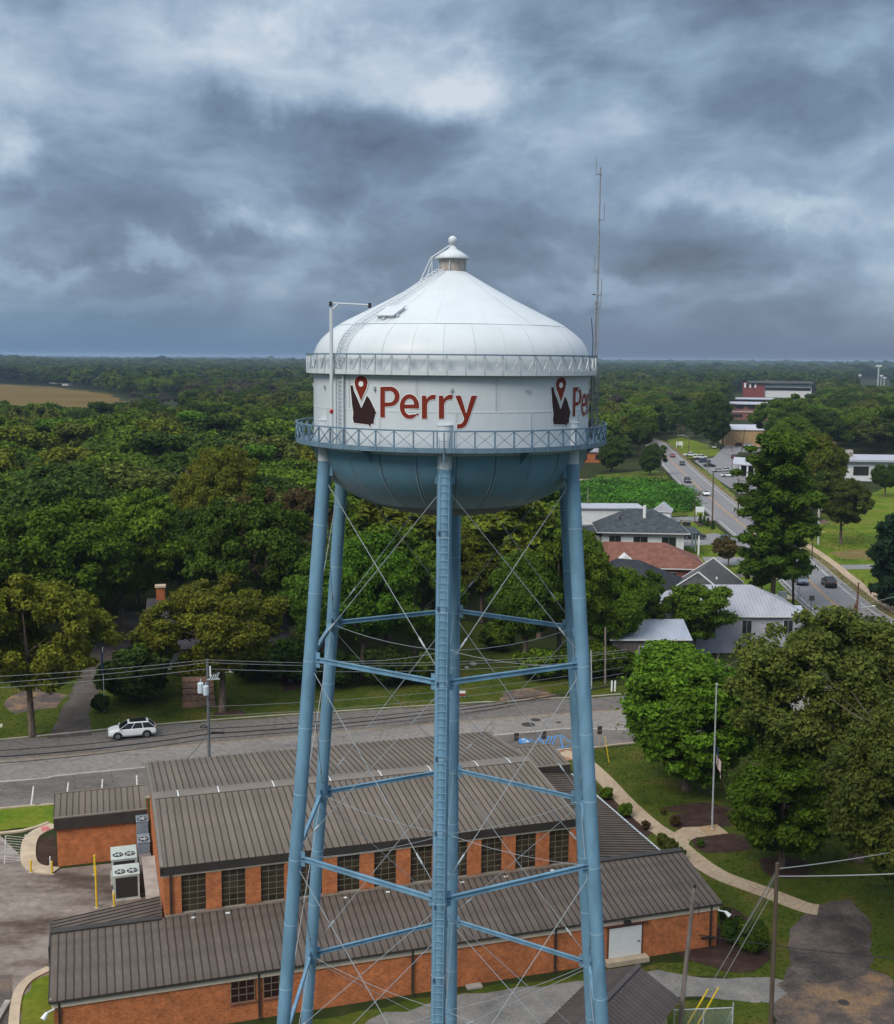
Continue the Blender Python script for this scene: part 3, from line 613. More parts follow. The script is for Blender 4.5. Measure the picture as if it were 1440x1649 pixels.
# blue accessible bays
def stripe(name, a, c, w, m, z):
    P, Q = Vector(a), Vector(c); P.z = Q.z = 0; d = (Q-P).normalized(); n = Vector((-d.y, d.x, 0))*w/2; Z = Vector((0, 0, z)); b = MB(); b.quad(P-n+Z, Q-n+Z, Q+n+Z, P+n+Z); return structure(b.build(name, m))
quadp = G2((865, 1189), (904, 1184.5), (924, 1198.5), (888, 1210.5))
for i in range(4): stripe('bay_line', quadp[i], quadp[(i+1) % 4], .13, PAINTB, .018 + .002*i)
for k in range(1, 7):
    t = k/7; stripe('bay_hatching', quadp[0].lerp(quadp[3], min(1, t*1.25)) if k < 6 else quadp[3].lerp(quadp[2], .5), quadp[0].lerp(quadp[1], t*1.1) if t*1.1 < 1 else quadp[1].lerp(quadp[2], (t*1.1-1)*3), .12, PAINTB, .026)
for a, c in (((919, 1184), (962, 1204)), ((852, 1190), (866, 1197))): stripe('bay_line', gp(*a), gp(*c), .13, PAINTB, .018)
b = MB(); pad = G2((832, 1191.5), (846, 1189), (856, 1195), (838, 1198)); b.add([(p.x, p.y, .019) for p in pad], [(0, 1, 2, 3)]); structure(b.build('blue_symbol_panel', PAINTB))
b = MB(); c0 = (pad[0]+pad[2])/2; b.lathe([(.30, .024), (.40, .024)], 20, (c0.x + .05, c0.y - .1, 0), -2.4, 1.9); b.lathe([(.001, .024), (.12, .024)], 10, (c0.x - .1, c0.y + .62, 0))
for q, w_ in ((((-.1, .45), (-.05, .05)), .11), (((-.05, .05), (.3, .02)), .11), (((.3, .02), (.45, -.35)), .11), (((-.08, .27), (.22, .25)), .09)):
    P, Q = (Vector((c0.x + a, c0.y + e, .0245)) for a, e in q); d = (Q-P).normalized(); n = Vector((-d.y, d.x, 0))*w_/2; b.quad(P-n, Q-n, Q+n, P+n)
structure(b.build('wheelchair_symbol', PAINTW))
MANH = mat('manhole_iron', (.045, .04, .038), .7, .3, var=.2, scale=6)
for px, py, r in ((863, 1159.5, .55), (851, 1167, .75), (900, 1163.5, .3), (1359, 1615, .38)):
    p = gp(px, py); b = MB(); b.lathe([(.001, .022), (r*.86, .022), (r*.9, .012), (r, .024), (r*1.02, .009)], 20); tag(b.build('manhole_cover', MANH, None, p), {863: 'dark round manhole cover in the street, farthest from the blue parking bay', 851: 'widest dark manhole cover in the street above the blue wheelchair panel', 900: 'small round utility lid in the street beside the right tower leg', 1359: 'rusty round manhole cover in the red clay lot'}[px], 'manhole cover', 'manhole covers')
# verge and yard north of the street
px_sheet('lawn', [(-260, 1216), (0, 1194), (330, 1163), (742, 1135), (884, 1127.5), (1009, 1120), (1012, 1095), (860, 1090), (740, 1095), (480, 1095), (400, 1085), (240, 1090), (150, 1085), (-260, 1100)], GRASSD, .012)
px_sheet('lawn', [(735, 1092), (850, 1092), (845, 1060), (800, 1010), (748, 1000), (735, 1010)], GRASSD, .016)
px_sheet('driveway', [(75, 1190), (148, 1184), (142, 1150), (158, 1118), (185, 1075), (215, 1030), (262, 985), (195, 985), (150, 1040), (118, 1110), (96, 1150)], blend_mat('brown_drive_asphalt', [(.060, .050, .045), (.085, .072, .065), (.14, .125, .115)], .2, bump=.2), .02)
px_sheet('driveway', [(800, 1132), (878, 1127), (905, 1122), (872, 1110), (850, 1108), (812, 1115)], DIRT, .02)
px_sheet('bare_soil', [(25, 1150), (90, 1140), (112, 1120), (60, 1108), (20, 1120), (10, 1140)], DIRT, .018)
px_sheet('mulch_bed', [(455, 1115), (500, 1105), (490, 1060), (450, 1070)], MULCH, .018)
px_sheet('mulch_bed', [(340, 1155), (395, 1150), (385, 1143), (345, 1147)], MULCH, .018)
b = MB()
for k in range(5):
    P0, P1 = gp(294, 1098).lerp(gp(294, 1141), k/5), gp(294, 1098).lerp(gp(294, 1141), (k+1)/5); Q0, Q1 = gp(343, 1098).lerp(gp(347, 1137), k/5), gp(343, 1098).lerp(gp(347, 1137), (k+1)/5); z = .62 - .13*k
    b.prism([P0, Q0, Q1, P1], 0, z)
tag(b.build('garden_steps', mat('worn_brick_paving', (.20, .12, .085), .9, .2, var=.35, scale=2.5)), 'worn brick steps from the white porch down to the street lawn', 'steps')
b = MB(); P = gp(-30, 1172); b.box((P.x, P.y, .05), (4.2, 1.1, .1), .28); structure(b.build('kerb_inlet', mat('drain_concrete', (.42, .40, .28), .9)))
# ground around the post office
px_sheet('parking_lot', [(-260, 1345), (0, 1345), (45, 1390), (90, 1400), (230, 1385), (290, 1430), (300, 1560), (60, 1600), (35, 1640), (20, 1720), (-260, 1720)], YARD, .005)
px_sheet('parking_lot', [(-60, 1570), (20, 1570), (20, 1720), (-60, 1720)], DARKDRIVE, .009)
px_sheet('lawn', [(-260, 1326), (0, 1304), (84, 1296), (90, 1328), (0, 1338), (-260, 1362)], GRASSB, .014)
kerb(G2((-260, 1365), (0, 1343), (48, 1336), (78, 1326)), .35)
ribbon('footpath', G2((88, 1330), (62, 1341), (48, 1356), (46, 1385), (58, 1399), (90, 1404)), 1.15, CONC, .0, h=.12)
px_sheet('pink_ramp', [(66, 1334), (76, 1332), (82, 1338), (68, 1342)], PINK, .126)
px_sheet('mulch_bed', [(88, 1344), (60, 1352), (56, 1384), (66, 1396), (90, 1396)], MULCH, .02)
for k in range(11):
    t = k/10; stripe('bay_hatching', gp(10, 1346).lerp(gp(8, 1388), t), gp(40, 1345).lerp(gp(38, 1386), min(1, t + .1)), .10, PAINTG, .012)
stripe('bay_line', gp(9, 1346), gp(7, 1391), .10, PAINTG, .016); stripe('bay_line', gp(41, 1344), gp(38, 1387), .10, PAINTG, .016)
px_sheet('lawn', [(20, 1720), (30, 1610), (52, 1580), (90, 1565), (90, 1720)], GRASSB, .013)
ribbon('footpath', G2((20, 1720), (25, 1620), (42, 1583), (80, 1561)), .6, CONC, 0, h=.12)
b = MB(); P = gp(-2, 1640); b.box((P.x, P.y, .09), (.35, 3.4, .18), .05); tag(b.build('wheel_stop', CONCG), 'grey concrete wheel stop in the lower left corner of the lot', 'wheel stop')
# lawn, walks, beds right of the post office
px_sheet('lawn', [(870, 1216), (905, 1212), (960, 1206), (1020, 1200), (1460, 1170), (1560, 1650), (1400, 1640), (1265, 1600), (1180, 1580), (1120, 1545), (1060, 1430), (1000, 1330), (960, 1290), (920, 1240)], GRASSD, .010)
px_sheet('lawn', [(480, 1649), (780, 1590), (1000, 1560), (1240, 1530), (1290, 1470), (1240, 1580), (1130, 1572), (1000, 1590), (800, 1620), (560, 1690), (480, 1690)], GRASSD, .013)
px_sheet('gravel_path', [(430, 1760), (620, 1630), (780, 1600), (930, 1580), (1060, 1562), (1130, 1575), (1240, 1574), (1265, 1580), (1262, 1625), (1130, 1605), (1000, 1615), (850, 1655), (700, 1760)], GRAVEL, .016)
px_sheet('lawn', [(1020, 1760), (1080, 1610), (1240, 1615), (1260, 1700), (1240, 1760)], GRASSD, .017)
px_sheet('dirt_lot', [(1280, 1572), (1250, 1586), (1268, 1600), (1238, 1622), (1252, 1645), (1225, 1680), (1240, 1760), (1600, 1760), (1600, 1600), (1440, 1575), (1400, 1560), (1330, 1555)], DIRT, .018)
px_sheet('drive', [(1318, 1458), (1292, 1475), (1272, 1510), (1262, 1580), (1330, 1585), (1398, 1570), (1405, 1520), (1395, 1475), (1370, 1448)], DARKDRIVE, .021)
px_sheet('lawn', [(1400, 1510), (1420, 1490), (1560, 1480), (1560, 1590), (1440, 1580), (1400, 1550)], GRASSD, .019)
walk = G2((905, 1212), (934, 1222), (968, 1250), (1008, 1292), (1048, 1328), (1078, 1348), (1112, 1378), (1160, 1410), (1230, 1436), (1292, 1460), (1318, 1466))
P = smooth_line(walk, 6); wm = {}
wk = structure(bpy.data.objects.new('sidewalk', None)); col.objects.link(wk)
P_WALK = list(P); nrm = []
for i in range(len(P)):
    d = (P[min(i+1, len(P)-1)] - P[max(i-1, 0)]).normalized(); nrm.append(Vector((-d.y, d.x, 0))*.85)
segs, acc, st = [], 0.0, 0
for i in range(1, len(P)):
    acc += (P[i]-P[i-1]).length
    if acc > 1.6 or i == len(P)-1: segs.append((st, i)); st = i; acc = 0.0
for a, c in segs:                                                     # each slab of the walk, with an open joint
    pl = [P[i] - nrm[i] for i in range(a, c+1)] + [P[i] + nrm[i] for i in range(c, a-1, -1)]; cc = sum(pl, Vector())/len(pl); pl = [cc + (q-cc)*.985 for q in pl]
    b = MB(); b.prism([(q.x, q.y) for q in pl], 0, .045 + .006*random.random()); b.build('slab', WALK, wk)
for name, pts in (('slab', [(1078, 1346), (1100, 1333), (1128, 1332), (1168, 1340), (1172, 1343), (1122, 1349), (1112, 1354), (1108, 1362), (1096, 1364)]),):
    b = MB(); b.prism([(q.x, q.y) for q in G2(*pts)], 0, .04); b.build('slab', WALK, wk)
b = MB(); b.prism([(q.x, q.y) for q in G2((1124, 1333), (1155, 1328.5), (1173, 1342.5), (1141, 1346))], .0, .055); b.build('slab', mat('rust_stained_concrete', (.36, .21, .09), .9, .2, c2=(.42, .33, .23), scale=.8), wk)
px_sheet('brick_apron', [(893, 1211), (924, 1207), (938, 1219), (912, 1226)], mat('pink_paver', (.30, .16, .11), .9, .2, var=.2, scale=3), .03)
MZ = [.024]
for pts in ([(1078, 1318), (1090, 1310), (1150, 1305), (1180, 1312), (1180, 1330), (1150, 1333), (1120, 1332), (1095, 1336), (1080, 1330)], [(1112, 1352), (1140, 1346), (1175, 1342), (1210, 1350), (1215, 1366), (1170, 1374), (1135, 1374), (1118, 1364)],
            [(1222, 1385), (1260, 1378), (1300, 1388), (1310, 1405), (1280, 1415), (1238, 1410)], [(960, 1268), (985, 1285), (1010, 1310), (1045, 1330), (1052, 1342), (1040, 1348), (1010, 1330), (975, 1300)],
            [(1060, 1350), (1090, 1375), (1120, 1400), (1128, 1420), (1110, 1420), (1070, 1375)], [(1162, 1460), (1180, 1462), (1220, 1490), (1240, 1520), (1242, 1545), (1215, 1565), (1165, 1565), (1120, 1550), (1090, 1535), (1150, 1524)],
            [(1065, 1300), (1140, 1292), (1190, 1305), (1170, 1309), (1080, 1308)]): px_sheet('mulch_bed', pts, MULCH, MZ[0]); MZ[0] += .003
# highway
yl = G2((1500, 1078), (1431, 1031), (1353, 980), (1295, 928), (1263, 898), (1177, 830), (1128, 787), (1082, 743), (1064, 724)) + [(96.5, 520, 0), (88, 640, 0), (70, 800, 0)]
hw = smooth_line(yl, 6)
def offs(line, d):
    out = []
    for i in range(len(line)):
        e = (line[min(i+1, len(line)-1)] - line[max(i-1, 0)]).normalized(); out.append(line[i] + Vector((e.y, -e.x, 0))*d)
    return out
sheet('highway', offs(hw, -5.4) + offs(hw, 5.6)[::-1], HWY, .02)
sheet('highway_verge', offs(hw, 5.6) + offs(hw, 7.6)[::-1], blend_mat('dry_verge', [(.10, .10, .03), (.15, .125, .055), (.18, .15, .085)], .2), .018)
for s in (-.17, .17): ribbon('yellow_line', yl, .13, PAINTY, .026, s)
for s in (-4.5, 4.5): ribbon('edge_line', yl, .16, PAINTW, .026, s)
ribbon('footpath', offs(hw[:30], 8.3), 1.6, WALK, .0, h=.10)
ribbon('kerb', offs(hw[:44], 5.7), .2, CONCG, 0, h=.12); ribbon('kerb', offs(hw[:26], -5.5), .2, CONCG, 0, h=.12)
px_sheet('lawn', [(1290, 905), (1262, 850), (1440, 780), (1600, 800), (1600, 1000), (1440, 975)], GRASSB, .011)
px_sheet('lawn', [(1330, 925), (1380, 960), (1440, 1000), (1600, 1060), (1600, 900), (1400, 905)], GRASSB, .013)
px_sheet('side_road', [(1340, 916), (1350, 910), (1600, 906), (1600, 914), (1360, 917)], HWY, .03)
px_sheet('side_road', [(1255, 857), (1258, 851), (1312, 851), (1330, 857)], CONC, .03)
px_sheet('bare_soil', [(1268, 850), (1340, 842), (1330, 836), (1272, 838)], DIRT, .02)
px_sheet('bare_soil', [(1335, 890), (1380, 885), (1430, 895), (1420, 902), (1360, 900)], blend_mat('patchy_lawn', [(.09, .12, .02), (.16, .12, .05), (.25, .2, .1)], .1), .022)
px_sheet('lawn', [(1100, 876), (1160, 870), (1290, 955), (1330, 1010), (1240, 1010), (1130, 970)], GRASSB, .011)
px_sheet('driveway', [(1095, 870), (1150, 858), (1190, 868), (1200, 880), (1160, 876), (1100, 880)], HWY, .026)
px_sheet('driveway', [(1130, 897), (1200, 897), (1215, 910), (1140, 910)], HWY, .026)
px_sheet('driveway', [(1140, 922), (1230, 925), (1235, 931), (1145, 929)], DARKDRIVE, .026)
px_sheet('driveway', [(1160, 950), (1270, 958), (1285, 966), (1170, 960)], CONC, .026)
px_sheet('lawn', [(1090, 850), (1120, 815), (1150, 845), (1180, 872), (1130, 872)], GRASSB, .012)
px_sheet('mulch_bed', [(1112, 838), (1140, 832), (1150, 846), (1128, 848)], MULCH, .024)
px_sheet('side_road', [(900, 842), (1060, 834), (1150, 831), (1162, 838), (1080, 841), (900, 850)], HWY, .028)
px_sheet('lawn', [(1065, 832), (1120, 829), (1095, 800), (1072, 760), (1050, 757), (960, 765), (960, 775), (1050, 780), (1085, 800)], GRASS, .011)
px_sheet('side_road', [(900, 772), (960, 771), (1062, 772), (1066, 776), (960, 777), (900, 779)], CONC, .028)
px_sheet('parking_lot', [(1118, 742), (1160, 735), (1200, 738), (1260, 745), (1260, 790), (1190, 795), (1150, 768)], HWY, .015)
px_sheet('side_road', [(1148, 738), (1168, 718), (1150, 706), (1170, 702), (1200, 722), (1260, 724), (1260, 730), (1190, 728), (1180, 740)], HWY, .02)
px_sheet('lawn', [(1074, 708), (1100, 704), (1160, 722), (1158, 734), (1105, 738), (1085, 722)], GRASSB, .012)
px_sheet('lawn', [(1108, 742), (1140, 760), (1185, 798), (1170, 806), (1112, 755)], GRASSB, .016)
px_sheet('field', [(-330, 620), (0, 619), (90, 624), (170, 633), (225, 652), (100, 662), (-40, 668), (-330, 680)], FIELD, .03)

# ------------------------------------------------------------------ the post office
AX, AY, BANG = -22.21, 7.64, R(17.361)
PO = thing('post_office', 'long orange brick building with brown standing seam metal roofs and a tall clerestory hall', 'building', (AX, AY, 0), BANG)
_U, _V = Vector((math.cos(BANG), math.sin(BANG), 0)), Vector((-math.sin(BANG), math.cos(BANG), 0))
def uv_pt(u, v, z=0.0): return Vector((AX, AY, z)) + _U*u + _V*v
def seam_roof(part_name, origin, a, s, width, length, pitch, mats, parent, deck_mat=None, rib=.045, cut=None):
    a, s = Vector(a).normalized(), Vector(s).normalized(); n = a.cross(s)
    if n.z < 0: n = -n
    M = Matrix(((a.x, s.x, n.x, 0), (a.y, s.y, n.y, 0), (a.z, s.z, n.z, 0), (0, 0, 0, 1))); O = Vector(origin)
    d = MB(); d.add([O + a*x + s*y + n*z for z in (-.10, -.03) for x, y in ((0, 0), (width, 0), (width, length), (0, length))], [(3, 2, 1, 0), (4, 5, 6, 7), (0, 1, 5, 4), (1, 2, 6, 5), (2, 3, 7, 6), (3, 0, 4, 7)])
    part = d.build(part_name, FASC, parent)
    cnt = max(1, round(width/pitch)); w = width/cnt
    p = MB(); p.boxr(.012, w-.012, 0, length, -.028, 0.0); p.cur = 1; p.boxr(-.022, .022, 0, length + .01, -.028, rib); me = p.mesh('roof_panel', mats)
    for k in range(cnt):
        o = link('roof_panel', me, part); o.matrix_local = Matrix.Translation(O + a*(w*k)) @ M
    return part
def build_post_office():
    W_, V1, VB = 42.6, 6.1, 25.2
    b = MB()
    b.boxr(.25, W_-.25, .25, V1, 0, 3.0)                                # front wing body is brick all round
    walls = b.build('wall', BRICK, PO)
    b = MB(); b.boxr(.25, 6.6, V1, 9.1, 0, 3.25); b.build('wall', BRICK, PO)
    b = MB(); b.boxr(34.7, W_-.25, V1 + .002, VB, 0, 3.05); b.build('wall', BRICK, PO)
    b = MB(); b.boxr(6.75, 34.6, V1 + .34, 25.1, 0, 6.9); b.build('wall', BRICK, PO)
    b = MB(); b.boxr(-.2, 6.7, 25.15, 29.2, 0, 3.1); b.build('wall', BRICK, PO)
    b = MB(); b.boxr(34.9, 42.1, 25.25, 29.6, 0, 3.3); b.build('wall', BRICK, PO)
    # trim under the eaves
    b = MB(); b.boxr(.15, W_-.15, .15, .30, 2.62, 3.0); b.build('cornice', CREAM, PO)
    b = MB(); b.boxr(.02, W_, -.02, .14, 2.98, 3.10); b.build('gutter', FASC, PO)
    b = MB(); b.boxr(6.55, 34.8, V1 - .02, V1 + .06, 6.84, 6.98); b.build('cornice', CREAM, PO)
    b = MB(); b.boxr(6.50, 34.85, V1 - .10, V1 + .12, 6.99, 7.52); b.build('fascia', FASC, PO)
    # front wing roof: 3.1 at the eave, 4.35 at the top
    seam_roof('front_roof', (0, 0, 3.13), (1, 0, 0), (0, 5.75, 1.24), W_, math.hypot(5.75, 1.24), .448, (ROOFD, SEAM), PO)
    for u0, u1 in ((0, 6.5), (34.7, W_)): b = MB(); b.boxr(u0, u1, 5.55, 6.08, 4.36, 4.44); b.boxr(u0, u1, 6.0, 6.08, 3.2, 4.38); b.build('ridge_cap', FASC, PO)
    for k in range(15): b = MB(); b.boxr(6.7 + 28*k/15 + .02, 6.7 + 28*(k+1)/15 - .02, 5.70, 6.02, 4.33, 4.40 + .02*(k % 2)); b.build('flashing', CAPM, PO)
    for u in (8.3, 10.4, 17.9, 20.8, 25.9, 29.0, 32.4): b = MB(); b.boxr(u, u + .28, 5.35, 5.5, 4.20, 4.32); b.build('roof_vent', SIGNW, PO)
    b = MB(); b.boxr(0, .2, .05, 5.9, 3.05, 3.2); b.build('rake_trim', CAPM, PO)
    # side roofs
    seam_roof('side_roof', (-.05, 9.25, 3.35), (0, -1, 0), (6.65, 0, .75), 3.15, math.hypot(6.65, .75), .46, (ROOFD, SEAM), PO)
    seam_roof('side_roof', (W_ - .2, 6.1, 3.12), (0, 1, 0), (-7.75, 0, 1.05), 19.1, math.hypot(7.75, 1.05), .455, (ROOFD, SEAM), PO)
    b = MB(); b.boxr(W_-.20, W_-.04, 6.1, 25.2, 3.0, 3.12); b.build('gutter', STEEL, PO)
    b = MB(); b.boxr(-.18, -.06, 6.1, 9.3, 3.2, 3.34); b.build('gutter', FASC, PO)
    # annexes at the back corners
    for u0, u1, z0, v0 in ((-.4, 6.5, 3.93, 25.0), (34.75, 42.35, 4.0, 25.15)):
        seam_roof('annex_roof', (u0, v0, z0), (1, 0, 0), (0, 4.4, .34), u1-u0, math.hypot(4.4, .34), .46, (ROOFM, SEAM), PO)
        b = MB(); b.boxr(u0, u1, v0 - .06, v0 + .08, z0 - .92, z0 - .02); b.boxr(u0, u0 + .12, v0 + .081, v0 + 4.4, z0 - .92, z0 - .0); b.boxr(u1 - .12, u1, v0 + .081, v0 + 4.4, z0 - .92, z0); b.build('fascia', FASC, PO)
        b = MB(); b.boxr(u0 - .02, u1 + .02, v0 - .08, v0 + .16, z0 - .015, z0 + .07); b.boxr(u0 - .02, u1 + .02, v0 + 4.36, v0 + 4.5, z0 + .28, z0 + .40); b.build('coping', CAPM, PO)
    # main hall roof
    rz_, ez, vm_ = 8.55, 7.55, 15.7; L1 = math.hypot(vm_-6.0, rz_-ez); L2 = math.hypot(25.45-vm_, rz_-ez)
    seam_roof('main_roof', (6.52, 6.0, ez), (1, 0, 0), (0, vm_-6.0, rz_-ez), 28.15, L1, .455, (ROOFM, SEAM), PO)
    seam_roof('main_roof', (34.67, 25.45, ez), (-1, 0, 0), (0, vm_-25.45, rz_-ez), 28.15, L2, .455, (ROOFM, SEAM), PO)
    cap = MB(); cap.boxr(6.5, 34.7, vm_-.02, vm_+.02, rz_-.02, rz_+.03); cap = cap.build('ridge_cap', CAPM, PO)
    us = [6.5, 8.3, 11.1, 15.0, 19.1, 22.9, 26.7, 30.4, 33.0, 34.7]
    for u0, u1 in zip(us, us[1:]):
        for s in (-1, 1):
            b = MB(); b.add([(u0+.03, vm_, rz_+.055), (u1-.03, vm_, rz_+.055), (u1-.03, vm_ + s*.62, rz_+.055-.062), (u0+.03, vm_ + s*.62, rz_+.055-.062), (u0+.03, vm_, rz_+.01), (u1-.03, vm_, rz_+.01), (u1-.03, vm_ + s*.62, rz_-.05), (u0+.03, vm_ + s*.62, rz_-.05)], [(0, 1, 2, 3) if s < 0 else (3, 2, 1, 0), (7, 6, 5, 4), (0, 3, 7, 4), (1, 2, 6, 5), (2, 3, 7, 6), (0, 1, 5, 4)]); b.build('ridge_cap_piece', CAPM, cap)
    for u in us[1:-1]:
        for s in (-1, 1): b = MB(); b.add([(u-.035, vm_, rz_+.06), (u+.035, vm_, rz_+.06), (u+.035, vm_+s*.63, rz_-.002), (u-.035, vm_+s*.63, rz_-.002)], [(0, 1, 2, 3)]); b.build('sealant_joint', SIGNW, cap)
    for u0, u1 in ((6.5, 6.72), (34.5, 34.72)):                         # rake boards and gable brick
        for va, vb_, za, zb in ((6.0, vm_, ez, rz_), (vm_, 25.45, rz_, ez)):
            b = MB(); b.add([(u0, va, za-.42), (u1, va, za-.42), (u1, va, za+.05), (u0, va, za+.05), (u0, vb_, zb-.42), (u1, vb_, zb-.42), (u1, vb_, zb+.05), (u0, vb_, zb+.05)], [(3, 2, 1, 0), (4, 5, 6, 7), (0, 1, 5, 4), (1, 2, 6, 5), (2, 3, 7, 6), (3, 0, 4, 7)]); b.build('rake_board', CAPM, PO)
    for u in (6.78, 34.4):
        b = MB(); b.add([(u, V1+.36, 6.9), (u, 25.0, 6.9), (u, 25.0, 7.35), (u, vm_, 8.35), (u, V1+.36, 7.35), (u+.15, V1+.36, 6.9), (u+.15, 25.0, 6.9), (u+.15, 25.0, 7.35), (u+.15, vm_, 8.35), (u+.15, V1+.36, 7.35)], [(4, 3, 2, 1, 0), (5, 6, 7, 8, 9), (0, 1, 6, 5), (1, 2, 7, 6), (2, 3, 8, 7), (3, 4, 9, 8), (4, 0, 5, 9)]); b.build('gable', BRICK, PO)
    # clerestory: brick piers standing proud, steel windows between them
    ws = [7.78 + 2.478*k for k in range(11)]; ww = 1.52; zs, zt = 4.36, 6.78
    edges = [6.72] + [x for w in ws for x in (w, w + ww)] + [34.62]
    for k in range(0, len(edges), 2):
        b = MB(); b.boxr(edges[k], edges[k+1], V1, V1 + .335, 4.2, 6.84); b.build('pier', BRICK, PO)
    pane = MB(); pane.boxr(0, ww/3 - .045, 0, .02, 0, (zt-zs)/6 - .045); pane = pane.mesh('pane', GLASS)
    for w in ws:
        b = MB(); b.boxr(w, w + ww, V1 + .20, V1 + .335, zs - .02, zt + .06)
        win = b.build('window', DARK, PO)
        f = MB()
        for k in range(4): f.boxr(w + ww*k/3 - .016, w + ww*k/3 + .016, V1 + .15, V1 + .195, zs, zt)
        for k in range(7): f.boxr(w + .001, w + ww, V1 + .152, V1 + .193, zs + (zt-zs)*k/6 - .014, zs + (zt-zs)*k/6 + .014)
        f.build('glazing_bar', MUNT, win)
        for i in range(3):
            for j in range(6): link('pane', pane, win, (w + ww*i/3 + .0225, V1 + .166 + .004*random.random(), zs + (zt-zs)*j/6 + .0225)).rotation_euler = (random.uniform(-.006, .006), 0, random.uniform(-.012, .012))
        s = MB(); s.boxr(w - .05, w + ww + .05, V1 - .06, V1 + .2, zs - .11, zs - .025); s.build('sill', CONCG, win)
    # front wall openings
    for u0, u1 in ((10.1, 11.47), (12.02, 13.4)):
        b = MB(); b.boxr(u0, u1, .22, .28, 1.28, 2.62); win = b.build('window', DARK, PO)
        p = MB(); p.boxr(0, (u1-u0)/3-.04, 0, .02, 0, .42); p = p.mesh('pane', mat('dark_red_glass', (.03, .012, .012), .15, .5))
        for i in range(3):
            for j in range(3): link('pane', p, win, (u0 + (u1-u0)*i/3 + .02, .195, 1.29 + .445*j))
        f = MB()
        for k in range(4): f.boxr(u0 + (u1-u0)*k/3 - .018, u0 + (u1-u0)*k/3 + .018, .175, .215, 1.28, 2.62)
        for k in range(4): f.boxr(u0 + .001, u1, .177, .213, 1.27 + .445*k - .015, 1.27 + .445*k + .015)
        f.build('glazing_bar', MUNT, win)
        s = MB(); s.boxr(u0-.1, u1+.1, .13, .30, 1.16, 1.265); s.build('sill', BRICKR, win)
    b = MB(); b.boxr(34.3, 36.85, .20, .26, .32, 2.5); door = b.build('roller_door', mat('door_frame', (.14, .05, .035), .7), PO)
    for k in range(22): s = MB(); s.boxr(34.42, 36.73, .165, .195, .345 + .093*k, .345 + .093*k + .072); s.build('door_slat', SIGNW, door)
    b = MB(); b.boxr(36.45, 36.62, .12, .16, 1.25, 1.31); b.build('door_handle', DARK, door)
    b = MB(); b.boxr(34.1, 37.1, -.35, .24, 0, .32); b.build('door_step', CONC, PO)
    b = MB(); b.boxr(34.1, 37.1, .04, .26, 2.52, 2.62); b.build('lintel', mat('rust_lintel', (.10, .035, .025), .8), PO)
    b = MB(); b.boxr(35.4, 35.85, -.05, .16, 2.62, 2.84); b.build('wall_lamp', DARK, PO)
    for u in (.55, 11.75, 21.17, 30.65, 41.85):
        b = MB(); b.boxr(u-.06, u+.06, .12, .24, .15, 2.98); b.boxr(u-.06, u+.06, -.1, .12, .12, .22); b.build('downspout', FASC, PO)
    for u, v, z0, z1 in ((7.12, V1 - .11, 4.3, 7.0),):
        b = MB(); b.boxr(u-.06, u+.06, v - .02, v + .10, z0, z1); b.build('downspout', FASC, PO)
    b = MB(); b.boxr(-.2, -.1, 6.0, 6.1, 2.3, 3.3); b.build('downspout', DARK, PO)
    for u, s in ((.3, -1), (42.3, 1)):                                   # white floodlights on the corners
        b = MB(); b.tube([(u, .1, 2.62), (u + s*.45, -.1, 2.55)], .05, 6); b.tube([(u + s*.40, -.15, 2.6), (u + s*.62, -.35, 2.35)], [.09, .16], 10); b.build('floodlight', SIGNW, PO)
    b = MB(); b.boxr(24.6, 25.6, -.3, .2, 0, .12); b.build('splash_block', CONCG, PO)
    b = MB(); b.boxr(6.0, 6.7, 9.6, 18.0, 0, 3.0); b.build('wall', BRICK, PO); b = MB(); b.boxr(5.8, 6.72, 9.5, 18.1, 3.005, 3.1); b.build('coping', CONCG, PO)
build_post_office()
# machines and bollards in the service yard
ACM, ACD = mat('unit_pale_metal', (.46, .53, .50), .5, .4, var=.08, scale=1), mat('unit_dark_coil', (.035, .032, .032), .6, .3, var=.3, scale=12)
ACB = mat('unit_blue_grey', (.20, .25, .30), .5, .4, var=.15, scale=2); ACP = mat('unit_brown_grey', (.16, .14, .14), .6, .3, var=.15, scale=2)
def ac_unit(u, v, w, d, h, fans, label, m, group=None, dark_front=True):
    t = thing('air_conditioner', label, 'air conditioner', uv_pt(u, v), BANG, group); b = MB()
    b.boxr(-w/2, w/2, -d/2, d/2, .08, h); b.build('cabinet', m, t)
    b = MB(); b.boxr(-w/2-.04, w/2+.04, -d/2-.04, d/2+.04, h+.002, h+.06); b.build('top_panel', m, t)
    if dark_front: b = MB(); b.boxr(-w/2+.14, w/2-.14, -d/2-.02, -d/2-.001, .25, h-.12); b.build('coil_grille', ACD, t)
    b = MB(); b.boxr(-w/2-.1, w/2+.1, -d/2-.1, d/2+.1, 0, .08); b.build('base_pad', CONCG, t)
    for k in range(fans):
        x = (k - (fans-1)/2)*w/2.1; c = (x, -d*.18, h + .06); b = MB(); b.lathe([(.36, .0), (.38, .05), (.34, .05), (.33, .012), (.001, .012)], 20, c); f = b.build('fan_guard', ACD, t)
        b = MB()
        for q in range(5): b.beam((c[0], c[1], c[2]+.04), (c[0] + .33*math.cos(1.2566*q), c[1] + .33*math.sin(1.2566*q), c[2]+.045), .10, .012)
        b.lathe([(.09, .03), (.09, .06), (.001, .06)], 10, c); b.build('fan_blade', STEEL, f)
ac_unit(4.7, 18.85, 1.8, 1.8, 1.9, 2, 'nearest pale green rooftop style condenser with two fans beside the brick wall', ACM)
ac_unit(4.62, 21.95, 1.8, 2.3, 1.9, 2, 'second pale green condenser with two fans, behind the nearest one', ACM)
ac_unit(6.1, 19.6, .8, 1.9, 2.2, 0, 'brown grey metal cabinet beside the nearest green condenser', ACP, None, False)
